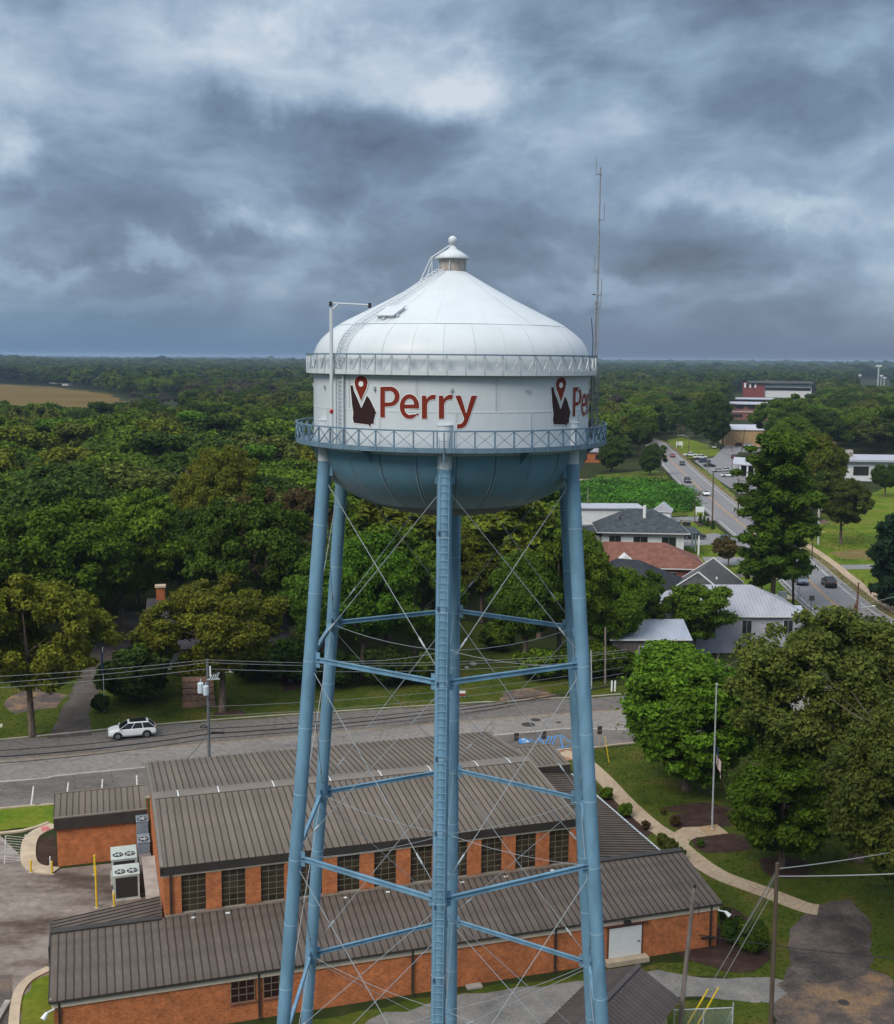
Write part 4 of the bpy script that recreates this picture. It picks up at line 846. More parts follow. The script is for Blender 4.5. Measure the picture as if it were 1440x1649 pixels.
ac_unit(6.1, 22.3, .85, 1.6, 2.7, 1, 'blue grey tall unit with one fan against the hall wall', ACB, None, False)
ac_unit(6.1, 24.3, .85, 1.3, 3.5, 1, 'farthest blue grey unit with one fan against the brick annex', ACB, None, False)
def bollard(px, py, h, label, m=YELLOW, r=.075):
    t = thing('bollard', label, 'bollard', gp(px, py), 0, 'bollards in the service yard'); b = MB(); b.tube([(0, 0, 0), (0, 0, h*.96), (0, 0, h)], [r, r, r*.6], 12); b.build('post', m, t)
    b = MB(); b.lathe([(.18, 0), (.2, .03), (r, .05)], 12); b.build('footing', CONCG, t)
bollard(50, 1405, 1.0, 'short yellow bollard on the left corner of the kerbed path'); bollard(84, 1408, 1.05, 'short yellow bollard at the end of the kerbed path'); bollard(81, 1395, .8, 'thin white marker post beside the annex corner', SIGNW, .045)
bollard(153, 1409, 1.6, 'tall yellow bollard, rear one of the pair in the yard'); bollard(156, 1462, 3.1, 'tallest yellow bollard standing alone in the yard'); bollard(184, 1460, 1.05, 'short yellow bollard in front of the nearest condenser')
# ------------------------------------------------------------------ trees
def leaf_mat(name, c, trans=.25, rnd=.22, island=.38, var=.28, scale=.55):
    m = mat(name, c, .65, .10, var=var, scale=scale, rnd=rnd, island=island, lo=.34, hi=.66); nt = m.node_tree; b = nt.nodes['Principled BSDF']
    src = b.inputs['Base Color'].links[0].from_socket
    t = nt.nodes.new('ShaderNodeBsdfTranslucent'); nt.links.new(src, t.inputs[0]); mx = nt.nodes.new('ShaderNodeMixShader'); mx.inputs[0].default_value = trans
    nt.links.new(b.outputs[0], mx.inputs[1]); nt.links.new(t.outputs[0], mx.inputs[2]); nt.links.new(mx.outputs[0], nt.nodes['Material Output'].inputs[0])
    return m
LEAF = {k: leaf_mat('leaves_' + k, c) for k, c in dict(mid=(.092, .155, .011), dark=(.062, .112, .010), deep=(.042, .080, .010), bright=(.066, .148, .010), yellow=(.130, .150, .013), olive=(.098, .118, .020),
                                                     gold=(.15, .125, .018), pine=(.075, .128, .010), blue=(.018, .045, .020), grey=(.085, .075, .055), brown=(.10, .075, .025), kudzu=(.062, .175, .014)).items()}
LEAF['kudzu'] = leaf_mat('leaves_kudzu_bank', (.060, .165, .013), .25, 0, .45, .62, .085)
def leaf_cloud(name, blobs, n, size, seed, up=.35, aspect=1.7, shell=.55, droop=0.0, matl=None):
    g = np.random.default_rng(seed); B = np.array(blobs, float)
    wgt = (B[:, 3]*B[:, 4])**1.0; wgt /= wgt.sum(); idx = g.choice(len(B), n, p=wgt); b = B[idx]
    d = g.normal(size=(n, 3)); d /= np.linalg.norm(d, axis=1)[:, None]
    rr = shell + (1.05-shell)*np.sqrt(g.random(n))
    m = int(n*.2)//9*9                                                  # leafy twig ends that stick out of the mass
    if m:
        q = np.repeat(g.choice(len(B), m//9, p=wgt), 9); b[:m] = B[q]; dd = g.normal(size=(m//9, 3)); dd[:, 2] += .25; dd /= np.linalg.norm(dd, axis=1)[:, None]
        d[:m] = np.repeat(dd, 9, axis=0) + g.normal(size=(m, 3))*.10; rr[:m] = np.tile(np.linspace(.78, 1.0, 9), m//9) + np.repeat(.45*g.random(m//9)**1.5, 9)*np.tile(np.linspace(0, 1.2, 9), m//9)
    rr = rr[:, None]
    pos = b[:, :3] + d*rr*np.stack([b[:, 3], b[:, 3], b[:, 4]], 1)
    nr = d*.7 + g.normal(size=(n, 3))*.55; nr[:, 2] += up; nr /= np.linalg.norm(nr, axis=1)[:, None]
    t = np.cross(nr, g.normal(size=(n, 3))); t /= np.linalg.norm(t, axis=1)[:, None] + 1e-9; t[:, 2] -= droop; t /= np.linalg.norm(t, axis=1)[:, None]
    s = np.cross(nr, t); sz = (size*(.6 + .8*g.random(n)))[:, None]
    v = np.empty((n, 4, 3)); v[:, 0] = pos - t*sz*.5*aspect; v[:, 1] = pos - s*sz*.5 + nr*sz*.12; v[:, 2] = pos + t*sz*.5*aspect; v[:, 3] = pos + s*sz*.5 + nr*sz*.12
    me = bpy.data.meshes.new(name); me.vertices.add(n*4); me.vertices.foreach_set('co', v.astype(np.float32).ravel())
    me.loops.add(n*4); me.loops.foreach_set('vertex_index', np.arange(n*4, dtype=np.int32)); me.polygons.add(n); me.polygons.foreach_set('loop_start', np.arange(0, n*4, 4, dtype=np.int32)); me.polygons.foreach_set('loop_total', np.full(n, 4, dtype=np.int32))
    me.update(calc_edges=True); me.materials.append(matl or LEAF['mid']); return me
def broad_blobs(seed, Rx, h0, h1, k=46, rmin=.20, rmax=.36, irregular=.18):
    g = np.random.default_rng(seed); out = []; cz, rz_ = (h0+h1)/2, (h1-h0)/2
    lob = g.normal(size=(6, 3)); lob /= np.linalg.norm(lob, axis=1)[:, None]; la = g.random(6)*irregular*2
    for i in range(k):
        d = g.normal(size=3); d /= np.linalg.norm(d); d[2] = d[2]*.9 + .12
        f = 1 - irregular + sum(la[j]*max(0, float(d @ lob[j]))**2 for j in range(6))
        rad = (.45 + .37*math.sqrt(g.random()))*f; r = Rx*(rmin + (rmax-rmin)*g.random()*(1.15 - rad*.4))
        out.append((d[0]*rad*Rx, d[1]*rad*Rx, cz + d[2]*rad*rz_, r, r*(.62 + .25*g.random())))
    return out
def trunk_mesh(name, h, r, seed, crown0, spread, n=7, lean=.25):
    g = random.Random(seed); b = MB(); top = (g.uniform(-lean, lean)*2, g.uniform(-lean, lean)*2, h*.8)
    pts = [(0, 0, -.2), (0, 0, .25), (top[0]*.12, top[1]*.12, h*.2), (top[0]*.4, top[1]*.4, h*.5), top]; b.tube(pts, [r*1.5, r*1.08, r*.9, r*.6, r*.15], 9)
    for k in range(n):
        t = g.uniform(.25, .7); z = h*t; a = k*2.4 + g.uniform(-.4, .4); x0, y0 = top[0]*t*.8, top[1]*t*.8; l = spread*g.uniform(.5, .85); rb = r*.55*(1.1-t)
        p1 = (x0 + math.cos(a)*l*.45, y0 + math.sin(a)*l*.45, z + l*.32); p2 = (x0 + math.cos(a)*l, y0 + math.sin(a)*l, z + l*.55); b.tube([(x0, y0, z-.1), p1, p2], [rb, rb*.65, rb*.2], 6)
        for q in range(2):
            a2 = a + g.uniform(-.9, .9); b.tube([p1, (p1[0] + math.cos(a2)*l*.4, p1[1] + math.sin(a2)*l*.4, p1[2] + l*.3)], [rb*.5, rb*.12], 5)
    me = b.mesh(name, BARK, True); return me
PROTO = {}
def proto(key, h, trunk, crown): PROTO[key] = (h, trunk, crown)
for i, (Rx, h0, h1, k) in enumerate(((7.2, 4.2, 17, 60), (6.4, 3.6, 17, 54), (8.0, 5.0, 17, 66), (5.6, 3.0, 17, 50))):
    proto('broad%d' % i, 17, trunk_mesh('broadleaf_trunk', 17, .38, i, h0, Rx), leaf_cloud('broadleaf_crown', broad_blobs(20+i, Rx, h0, h1, int(k*1.5), .16, .30), 30000, .38, 40+i, shell=.4))
for i, (Rx, h0, h1, k) in enumerate(((6.6, 1.6, 15, 120), (6.0, 2.6, 15, 110))):
    proto('fine%d' % i, 15, trunk_mesh('fine_trunk', 15, .34, 30+i, h0, Rx), leaf_cloud('fine_crown', broad_blobs(60+i, Rx, h0, h1, int(k*1.4), .09, .25, .22), 100000, .205, 70+i, aspect=1.8, shell=.3))
proto('oak', 20, trunk_mesh('oak_trunk', 20, .55, 5, 6, 10, 11, .8), leaf_cloud('oak_crown', broad_blobs(81, 9.6, 2.4, 20, 290, .07, .18, .16), 165000, .205, 82, up=.5, aspect=1.6, shell=.2))
def pine_proto(key, seed, h, c0, Rmax, n, leaves, size, trunk_r=.34):
    g = np.random.default_rng(seed); blobs = []; b = MB()
    b.tube([(0, 0, -.2), (.1, 0, h*.5), (0, .1, h)], [trunk_r, trunk_r*.75, .06], 9)
    for i in range(n):
        t = (i + .5)/n; z = c0 + (h*1.0-c0)*t; rr = Rmax*(.66 + .42*math.sin(math.pi*min(1, t*.95)))*(1 - t**7*.6); a = i*2.39996 + g.normal()*.35
        l = rr*(.35 + .85*g.random()**1.3)*(1 + .22*math.sin(a*2 + t*9)); x, y = math.cos(a)*l, math.sin(a)*l; r = .65 + 1.05*g.random()
        blobs.append((x, y, z + .2*l, r*1.0, r*.62)); b.tube([(0, 0, z - .25*l), (x, y, z)], [.09, .03], 5)
        if l > 1.8: blobs.append((x*.55, y*.55, z, r*.9, r*.6))
    proto(key, h, b.mesh('pine_trunk', BARK, True), leaf_cloud('pine_crown', blobs, int(leaves*1.3), size*.8, seed+1, up=.6, aspect=3.4, shell=.2, matl=LEAF['pine']))
pine_proto('pine', 91, 28, 6.0, 5.2, 74, 42000, .34)
pine_proto('pine_thin', 95, 22, 11, 3.2, 34, 9000, .40, .22)
pine_proto('pine_small', 97, 11, 3.4, 3.6, 26, 12000, .26, .17)
pine_proto('cedar', 99, 14, 1.5, 4.2, 70, 20000, .38, .25)
proto('low', 15, trunk_mesh('low_trunk', 15, .34, 33, 1, 6), leaf_cloud('low_crown', broad_blobs(66, 6.3, -.6, 15, 210, .07, .22, .30), 100000, .205, 67, aspect=1.8, shell=.3))
proto('shrub', 3, trunk_mesh('shrub_stem', 2.2, .1, 3, .2, 1, 5), leaf_cloud('shrub_crown', broad_blobs(101, 1.9, .1, 3, 34, .22, .36, .12), 9000, .2, 102))
proto('conifer_shrub', 3, trunk_mesh('shrub_stem', 2.2, .06, 4, .2, .3, 3), leaf_cloud('shrub_crown', [(0, 0, .4 + .4*k, .62 - .07*k, .42) for k in range(6)], 1600, .2, 104))
MIDC = [leaf_cloud('forest_crown', broad_blobs(110+i, 6.5 + (i % 2), 4.0, 17, 44, .18, .32, .2), 14000, .48, 120+i) for i in range(4)]
FARC = [leaf_cloud('far_crown', broad_blobs(130+i, 7, 3, 17, 26, .24, .38, .2), 1500, 1.4, 140+i) for i in range(4)]
MIDT = trunk_mesh('forest_trunk', 17, .34, 77, 5, 6, 6)
for i in range(4): proto('mid%d' % i, 17, MIDT, MIDC[i])
# lower boughs hide most trunks, so each wood tree is still a trunk and a crown of its own
def tree(name, label, key, loc, h, leaf, wide=1.0, cat='tree', group=None, rz=None, parts=('trunk', 'crown')):
    h0, tm, cm = PROTO[key]; t = thing(name, label, cat, (loc[0], loc[1], 0), random.uniform(0, 6.28) if rz is None else rz, group); s = h/h0; t.scale = (s*wide, s*wide, s)
    link(parts[0], tm, t); c = link(parts[1], cm, t); c.material_slots[0].link = 'OBJECT'; c.material_slots[0].material = LEAF[leaf]; return t
def tree_px(name, label, key, base, top, leaf, wide=1.0, cat='tree', group=None, rz=None):
    p = gp(*base); return tree(name, label, key, p, hgt(p, *top), leaf, wide, cat, group, rz)
# street side and yard, left
tree_px('oak_tree', 'yellow green oak on the street verge at the left edge with forked trunk', 'fine1', (52, 1186), (58, 930), 'yellow', .95, rz=.5)
tree_px('oak_tree', 'yellowish oak in front of the white porch behind the transformer pole', 'fine1', (358, 1146), (345, 945), 'yellow', 1.22, rz=3.4)
tree_px('round_shrub', 'big round dark evergreen shrub on the lawn left of the brick steps', 'shrub', (215, 1126), (210, 1052), 'deep', 1.25, 'shrub')
tree_px('round_shrub', 'small dark shrub at the foot of the thin flag pole', 'shrub', (162, 1146), (162, 1119), 'deep', .9, 'shrub')
tree_px('crape_myrtle', 'small slender tree beside the big round shrub by the porch', 'fine1', (258, 1102), (262, 1010), 'mid', .8)
tree_px('broadleaf_tree', 'broad bright green tree filling the left side above the driveway', 'fine0', (112, 1052), (125, 795), 'mid', 1.08, rz=1.1)
tree_px('broadleaf_tree', 'dense green tree left of the dark house yard', 'fine1', (196, 1032), (185, 800), 'mid', .95, rz=2.2)
tree_px('broadleaf_tree', 'dark tree at the far left edge behind the yellow oak', 'fine0', (-20, 1060), (0, 800), 'dark', 1.0)
tree_px('broadleaf_tree', 'tall pale topped tree with bare forked trunk beside the dark clearing', 'oak', (345, 938), (335, 717), 'yellow', .80, rz=.3)
tree_px('broadleaf_tree', 'leafy dark tree between house and left tower leg', 'fine1', (430, 1072), (440, 800), 'dark', .85, rz=4.0)
tree_px('broadleaf_tree', 'brownish green tree top left of the outer tower leg', 'fine0', (455, 1010), (455, 775), 'brown', .85, rz=3.0)
tree_px('broadleaf_tree', 'bright green tree seen just right of the left inner tower leg', 'fine0', (585, 1095), (590, 850), 'bright', .86, rz=1.0)
tree_px('broadleaf_tree', 'dark leafy tree low behind the first left strut', 'fine1', (520, 1098), (520, 890), 'dark', .8, rz=2.5)
tree_px('broadleaf_tree', 'mid green tree behind the front tower leg', 'fine1', (668, 1088), (665, 900), 'dark', .8, rz=.7)
tree_px('pine_tree', 'sparse pine with a bare grey trunk seen left of the front leg', 'pine_thin', (632, 1015), (640, 800), 'yellow', 1.5)
tree_px('pine_tree', 'sparse pine with tangled bare limbs seen right of the front leg', 'pine_thin', (815, 1012), (822, 805), 'yellow', 1.6)
tree_px('broadleaf_tree', 'yellow green tree behind the back leg above the clearing', 'fine0', (775, 1002), (770, 835), 'yellow', .8)
tree_px('broadleaf_tree', 'dark leafy tree behind the right inner leg over the street', 'fine0', (845, 1085), (850, 880), 'dark', .78, rz=1.7)
tree_px('broadleaf_tree', 'green tree just right of the clearing between the legs', 'fine1', (900, 1080), (895, 860), 'mid', .78, rz=.2)
tree_px('broadleaf_tree', 'tree wrapped in ivy right of the tower beside the utility pole', 'fine0', (982, 1082), (985, 905), 'mid', .78, rz=2.8)
tree_px('broadleaf_tree', 'dark green tree left of the white metal shed roof', 'fine1', (1022, 1062), (1022, 925), 'dark', .85, rz=1.9)
tree_px('broadleaf_tree', 'dark tree in front of the red brown roof', 'fine0', (985, 1015), (985, 910), 'dark', .75, rz=.9)
tree_px('broadleaf_tree', 'tree just right of the right tower leg below the grey roofed house', 'fine1', (944, 962), (944, 850), 'mid', .7, rz=5)
tree_px('pine_tree', 'low wind shaped pine in front of the pale metal roofs', 'pine_small', (1118, 1062), (1118, 948), 'mid', 1.15, rz=.4)
tree_px('broadleaf_tree', 'dark tree overhanging the driveway behind the porch house, left one', 'low', (222, 975), (222, 800), 'deep', .8)
tree_px('broadleaf_tree', 'dark tree overhanging the porch house roof from behind, right one', 'fine0', (290, 985), (290, 810), 'deep', .9)
for k, (bx, by, ty) in enumerate(((1082, 698, 640), (1100, 694, 645), (1066, 700, 655), (1030, 735, 668), (962, 738, 660))):
    tree_px('broadleaf_tree', 'dark green town tree ' + ('behind the roadside sign', 'behind the big dark tree by the warehouse', 'at the far bend of the highway', 'above the rounded highway tree', 'right beside the tower balcony')[k], ('low', 'fine0')[k % 2], (bx, by), (bx, ty), ('dark', 'deep', 'mid')[k % 3], 1.0)
# right foreground
tree_px('maple_tree', 'bright green maple beside the flagpole', 'low', (1106, 1272), (1106, 1012), 'bright', 1.27, rz=.6)
tree_px('broadleaf_tree', 'low dark green tree in the mulch bed right of the flagpole', 'low', (1258, 1398), (1250, 1162), 'mid', 1.08, rz=3.6)
tree_px('oak_tree', 'huge dull olive oak at the right side with bare limbs showing', 'oak', (1380, 1385), (1358, 985), 'olive', .98, rz=2.1)
tree_px('oak_tree', 'olive oak cut by the right edge of the photo over the drive', 'oak', (1462, 1530), (1452, 1105), 'olive', .86, rz=4.4)
# along the highway
tree_px('pine_tree', 'tall full pine beside the highway in front of the white sign', 'pine', (1243, 986), (1238, 702), 'pine', 1.22, rz=.2)
tree_px('broadleaf_tree', 'small dark tree at the foot of the tall pine', 'fine1', (1226, 970), (1222, 890), 'dark', .85)
tree_px('crape_myrtle', 'small shrubby tree in the grass beside the driveway', 'fine1', (1173, 914), (1173, 866), 'brown', 1.0)
tree_px('broadleaf_tree', 'brownish green lone tree on the bright lawn right of the highway', 'fine1', (1354, 876), (1350, 765), 'olive', .92)
tree_px('broadleaf_tree', 'large yellow green tree behind the tall pine', 'fine0', (1310, 835), (1312, 692), 'yellow', .92)
tree_px('broadleaf_tree', 'dark tree with black trunk at the back edge of the lawn', 'fine1', (1302, 838), (1300, 745), 'dark', .9)
tree_px('broadleaf_tree', 'mid green tree behind the white canopy building', 'fine0', (1278, 775), (1275, 668), 'mid', 1.1)
tree_px('broadleaf_tree', 'wide dark tree in front of the tan warehouse', 'fine1', (1262, 738), (1262, 640), 'dark', 1.2)
tree_px('cedar_tree', 'dark conifer cut by the right edge of the photo', 'cedar', (1450, 985), (1452, 838), 'blue', 1.0)
tree_px('broadleaf_tree', 'dark tree right of the lone lawn tree at the edge', 'fine0', (1425, 800), (1420, 745), 'deep', 1.1)
tree_px('broadleaf_tree', 'rounded dark tree beside the far stretch of highway', 'low', (1047, 765), (1047, 706), 'deep', 1.0)
tree_px('broadleaf_tree', 'dark tree just right of the balcony beyond the kudzu', 'low', (985, 760), (985, 692), 'deep', 1.05)
tree_px('broadleaf_tree', 'big dark tree left of the tan warehouse', 'low', (1148, 722), (1150, 618), 'deep', .85)
tree_px('broadleaf_tree', 'second dark tree left of the tan warehouse', 'low', (1120, 706), (1122, 640), 'dark', .95)
for k, (px, py) in enumerate(((1128, 842), (1134, 845), (1140, 848), (1148, 852))):
    tree_px('conifer_shrub', ('columnar shrub by the highway pole, ' + ('farthest from', 'second from', 'third from', 'nearest')[k] + ' the camera'), 'conifer_shrub', (px, py), (px, py - 15), 'deep', 1.0, 'shrub', 'columnar shrubs in the mulch bed')
for k, (bx, by, ty, lf, w, lab) in enumerate(((1182, 1520, 1478, 'deep', .8, 'round dark green bush against the right brick corner'), (1210, 1536, 1487, 'dark', .8, 'largest round green bush in the mulch bed by the corner'), (1216, 1512, 1482, 'deep', .8, 'low dark bush behind the largest round bush'), (1168, 1483, 1462, 'deep', .7, 'small bush tucked at the downspout corner'))):
    tree_px('round_bush', lab, 'shrub', (bx, by), (bx, ty), lf, w, 'bush')
for k, (bx, by, ty, lf) in enumerate(((978, 1288, 1268, 'mid'), (1008, 1316, 1294, 'mid'), (1066, 1362, 1343, 'olive'), (1080, 1374, 1352, 'olive'), (1095, 1385, 1366, 'dark'), (1040, 1336, 1322, 'brown'), (1128, 1364, 1352, 'dark'), (1088, 1330, 1314, 'brown'), (1068, 1312, 1302, 'brown'))):
    tree_px('low_shrub', 'low shrub along the sidewalk, ' + ('green one nearest the street', 'green one behind the right tower leg', 'olive one at the roof corner', 'middle one at the roof corner', 'dark one lowest at the roof corner', 'small brown one beside the sidewalk bend', 'small dark one in the bed below the flagpole slab', 'brown one left of the flagpole bed', 'brown one under the maple')[k], 'shrub', (bx, by), (bx, ty), lf, .85, 'shrub', 'low shrubs in the beds')
# ----- the woods
def inside(p, poly):
    x, y = p; c = False; n = len(poly)
    for i in range(n):
        (x0, y0), (x1, y1) = poly[i], poly[(i+1) % n]
        if (y0 > y) != (y1 > y) and x < (x1-x0)*(y-y0)/(y1-y0) + x0: c = not c
    return c
g2 = lambda *ps: [tuple(gp(*p)[:2]) for p in ps]
WOODS = g2((-420, 1052), (150, 1012), (172, 958), (330, 950), (372, 1030), (480, 1070), (610, 1078), (700, 1040), (745, 985), (820, 985), (850, 1030), (960, 1040), (972, 1000), (930, 950), (900, 900), (885, 850), (880, 765), (895, 720), (925, 690), (935, 640), (-420, 640))
TOWN_W = g2((1262, 700), (1250, 722), (1262, 735), (1330, 738), (1390, 740), (1700, 755), (1700, 640), (1330, 640), (1300, 662))
TOWN_L = g2((935, 742), (1000, 738), (1035, 730), (1056, 712), (1060, 700), (1070, 694), (1100, 690), (1160, 690), (1185, 672), (1180, 640), (1090, 636), (1040, 655), (960, 655), (940, 680))
FIELDP = g2((-330, 618), (0, 617), (90, 622), (175, 631), (235, 652), (150, 668), (-40, 672), (-330, 684))
BLDG = g2((1150, 610), (1320, 612), (1320, 652), (1240, 690), (1150, 690), (1160, 650))
CLEAR = [FIELDP, g2((975, 645), (1030, 645), (1030, 662), (975, 662)), g2((1055, 640), (1080, 640), (1080, 652), (1055, 652)), g2((1175, 632), (1325, 632), (1325, 664), (1250, 700), (1160, 735), (1155, 690)), g2((1372, 596), (1445, 596), (1445, 650), (1372, 650))]
cand = []
g = np.random.default_rng(5)
hwx = [(p.y, p.x) for p in hw]; hwy_, hwx_ = np.array([q[0] for q in hwx]), np.array([q[1] for q in hwx])
def jitter(y0, y1, s, spread):
    y = y0
    while y < y1:
        half = (y + 52.5)*spread; x = -half
        while x < half:
            yield x + g.uniform(-.42, .42)*s, y + g.uniform(-.42, .42)*s
            x += s
        y += s*.9
for x, y in jitter(85, 420, 12, .46):
    if inside((x, y), WOODS) or inside((x, y), TOWN_W) or inside((x, y), TOWN_L): cand.append((x, y))
for x, y in jitter(420, 700, 14, .44):
    if (inside((x, y), TOWN_W) or inside((x, y), TOWN_L)) and not any(inside((x, y), c) for c in CLEAR): cand.append((x, y))
cand.sort(key=lambda q: math.hypot(q[0], q[1] + 52.5))
near_w, rest = cand[:290], cand[290:]
KINDS = ['dark', 'mid', 'deep', 'dark', 'mid', 'yellow', 'dark', 'mid', 'olive', 'mid', 'dark', 'mid', 'bright']
DESC = dict(dark='dark green', mid='mid green', deep='very dark green', yellow='yellow green', bright='fresh green', olive='olive', brown='brown tinged')
near_skip = 0
for i, (x, y) in enumerate(near_w):
    k = KINDS[int(g.integers(len(KINDS)))]; d = math.hypot(x, y+52.5); key = ('broad%d' if d < 270 else 'mid%d') % int(g.integers(4))
    px, py = to_px(x, y, 8)
    if px > 885 and px < 1000 and d < 300: near_skip += 1; continue
    wh = 'at the left edge' if px < 170 else 'left of the tower' if px < 480 else 'seen between the left legs' if px < 715 else 'seen between the right legs' if px < 935 else 'right of the tower' if px < 1120 else 'right of the highway'
    rw = 'in the front rows' if d < 190 else 'in the middle rows' if d < 260 else 'in the back rows'
    tree('broadleaf_tree', DESC[k] + ' tree of the wood ' + wh + ', ' + rw, key, (x, y), g.uniform(9, 14) if px > 930 and d > 420 else g.uniform(14, 21), k, g.uniform(.95, 1.3), 'tree', k + ' wood trees ' + wh + ' ' + rw)
# farther woods: nobody could count them
LIBC = bpy.data.collections.new('crown_sources')
def forest(name, pts, srcs):                                        # points carry a size; a crown is set on each
    me = bpy.data.meshes.new(name); me.from_pydata([(p[0], p[1], 0) for p in pts], [], []); at = me.attributes.new('size', 'FLOAT_VECTOR', 'POINT'); at.data.foreach_set('vector', np.array([(p[3], p[3], p[2]) for p in pts], np.float32).ravel())
    ar = me.attributes.new('turn', 'FLOAT', 'POINT'); ar.data.foreach_set('value', (g.random(len(pts))*6.28).astype(np.float32)); ai = me.attributes.new('pick', 'INT', 'POINT'); ai.data.foreach_set('value', np.array([p[4] for p in pts], np.int32))
    o = link(name, me, kind='stuff'); c = bpy.data.collections.new(name + '_sources')
    for j, (m_, lf) in enumerate(srcs):
        s = bpy.data.objects.new('crown_source_%02d' % j, m_.copy()); s.data.materials.clear(); s.data.materials.append(LEAF[lf]); c.objects.link(s)
    ng = bpy.data.node_groups.new(name, 'GeometryNodeTree'); ng.interface.new_socket('Geometry', in_out='INPUT', socket_type='NodeSocketGeometry'); ng.interface.new_socket('Geometry', in_out='OUTPUT', socket_type='NodeSocketGeometry')
    N, L = ng.nodes.new, ng.links.new; gi, go = N('NodeGroupInput'), N('NodeGroupOutput'); m2p = N('GeometryNodeMeshToPoints'); ip = N('GeometryNodeInstanceOnPoints'); ci = N('GeometryNodeCollectionInfo')
    ci.inputs['Collection'].default_value = c; ci.inputs['Separate Children'].default_value = True; ci.inputs['Reset Children'].default_value = True
    def attr(nm, tp): a = N('GeometryNodeInputNamedAttribute'); a.data_type = tp; a.inputs['Name'].default_value = nm; return a.outputs['Attribute']
    L(gi.outputs[0], m2p.inputs['Mesh']); L(m2p.outputs[0], ip.inputs['Points']); L(ci.outputs[0], ip.inputs['Instance']); ip.inputs['Pick Instance'].default_value = True
    L(attr('pick', 'INT'), ip.inputs['Instance Index']); L(attr('size', 'FLOAT_VECTOR'), ip.inputs['Scale'])
    cx = N('ShaderNodeCombineXYZ'); L(attr('turn', 'FLOAT'), cx.inputs[2]); er = N('FunctionNodeEulerToRotation'); L(cx.outputs[0], er.inputs[0]); L(er.outputs[0], ip.inputs['Rotation']); L(ip.outputs[0], go.inputs[0])
    md = o.modifiers.new('scatter', 'NODES'); md.node_group = ng; return o
LF = ['dark', 'mid', 'deep', 'mid', 'olive', 'mid', 'deep', 'yellow', 'grey', 'dark']
src_mid = [(MIDC[i % 4], LF[i]) for i in range(10)]; src_far = [(FARC[i % 4], ('deep', 'dark', 'deep', 'blue', 'dark', 'deep', 'deep', 'olive', 'blue', 'dark')[i]) for i in range(10)]
NL = len(LF)
def pick(x, y):                                                     # patches of one kind, as woods grow
    v = math.sin(x*.013 + 1.3) + math.sin(y*.011 + x*.004) + g.normal()*.8; return int((v + 3)/6*NL) % NL
pts = [(x, y, g.uniform(.75, 1.2), g.uniform(.85, 1.15), pick(x, y)) for x, y in rest]
for x, y in jitter(420, 1150, 12.5, .45):
    if any(inside((x, y), c) for c in CLEAR): continue
    hx = np.interp(y, hwy_, hwx_)
    if abs(x - hx) < 22 and y < 640: continue
    px, py = to_px(x, y, 0)
    if px > 930 and y < 640: continue                               # the town keeps its own trees
    fl = px < 300 and 480 < y < 1020
    low = (.62 if y < 620 else .40) if fl else 1.0
    if fl and y > 600 and g.random() < .55: continue
    pts.append((x, y, g.uniform(.7, 1.15)*low, g.uniform(.85, 1.2)*(low**.5), 8 if (px < 460 and 640 < y < 1000 and g.random() < .45) else pick(x, y)))
forest('wood', pts, src_mid)
pts = []
for x, y in jitter(1150, 2600, 19, .45):
    if any(inside((x, y), c) for c in CLEAR): continue
    pts.append((x, y, g.uniform(.85, 1.4), g.uniform(1.2, 1.7), pick(x*.5, y*.5)))
for x, y in jitter(2600, 8200, 46, .45): pts.append((x, y, g.uniform(.9, 1.5) + max(0, .9*math.sin(x*.0021 + y*.0007)*math.sin(x*.0006 - 1 + y*.0003)) + .25*max(0, float(g.normal())), g.uniform(2.6, 4.2), pick(x*.3, y*.3)))
forest('far_wood', pts, src_far)
# kudzu over the bank by the highway
def kudzu():
    poly = g2((940, 838), (985, 838), (1060, 826), (1100, 826), (1118, 818), (1108, 800), (1085, 783), (1040, 778), (960, 776), (935, 790)); xs, ys = [p[0] for p in poly], [p[1] for p in poly]; bl = []
    while len(bl) < 420:
        x, y = g.uniform(min(xs), max(xs)), g.uniform(min(ys), max(ys))
        if inside((x, y), poly): r = g.uniform(.9, 3.6); bl.append((x, y, r*.15, r*1.3, r*.55))
    link('kudzu', leaf_cloud('kudzu', bl, 75000, .45, 8, up=1.0, matl=LEAF['kudzu']), kind='stuff')
kudzu()
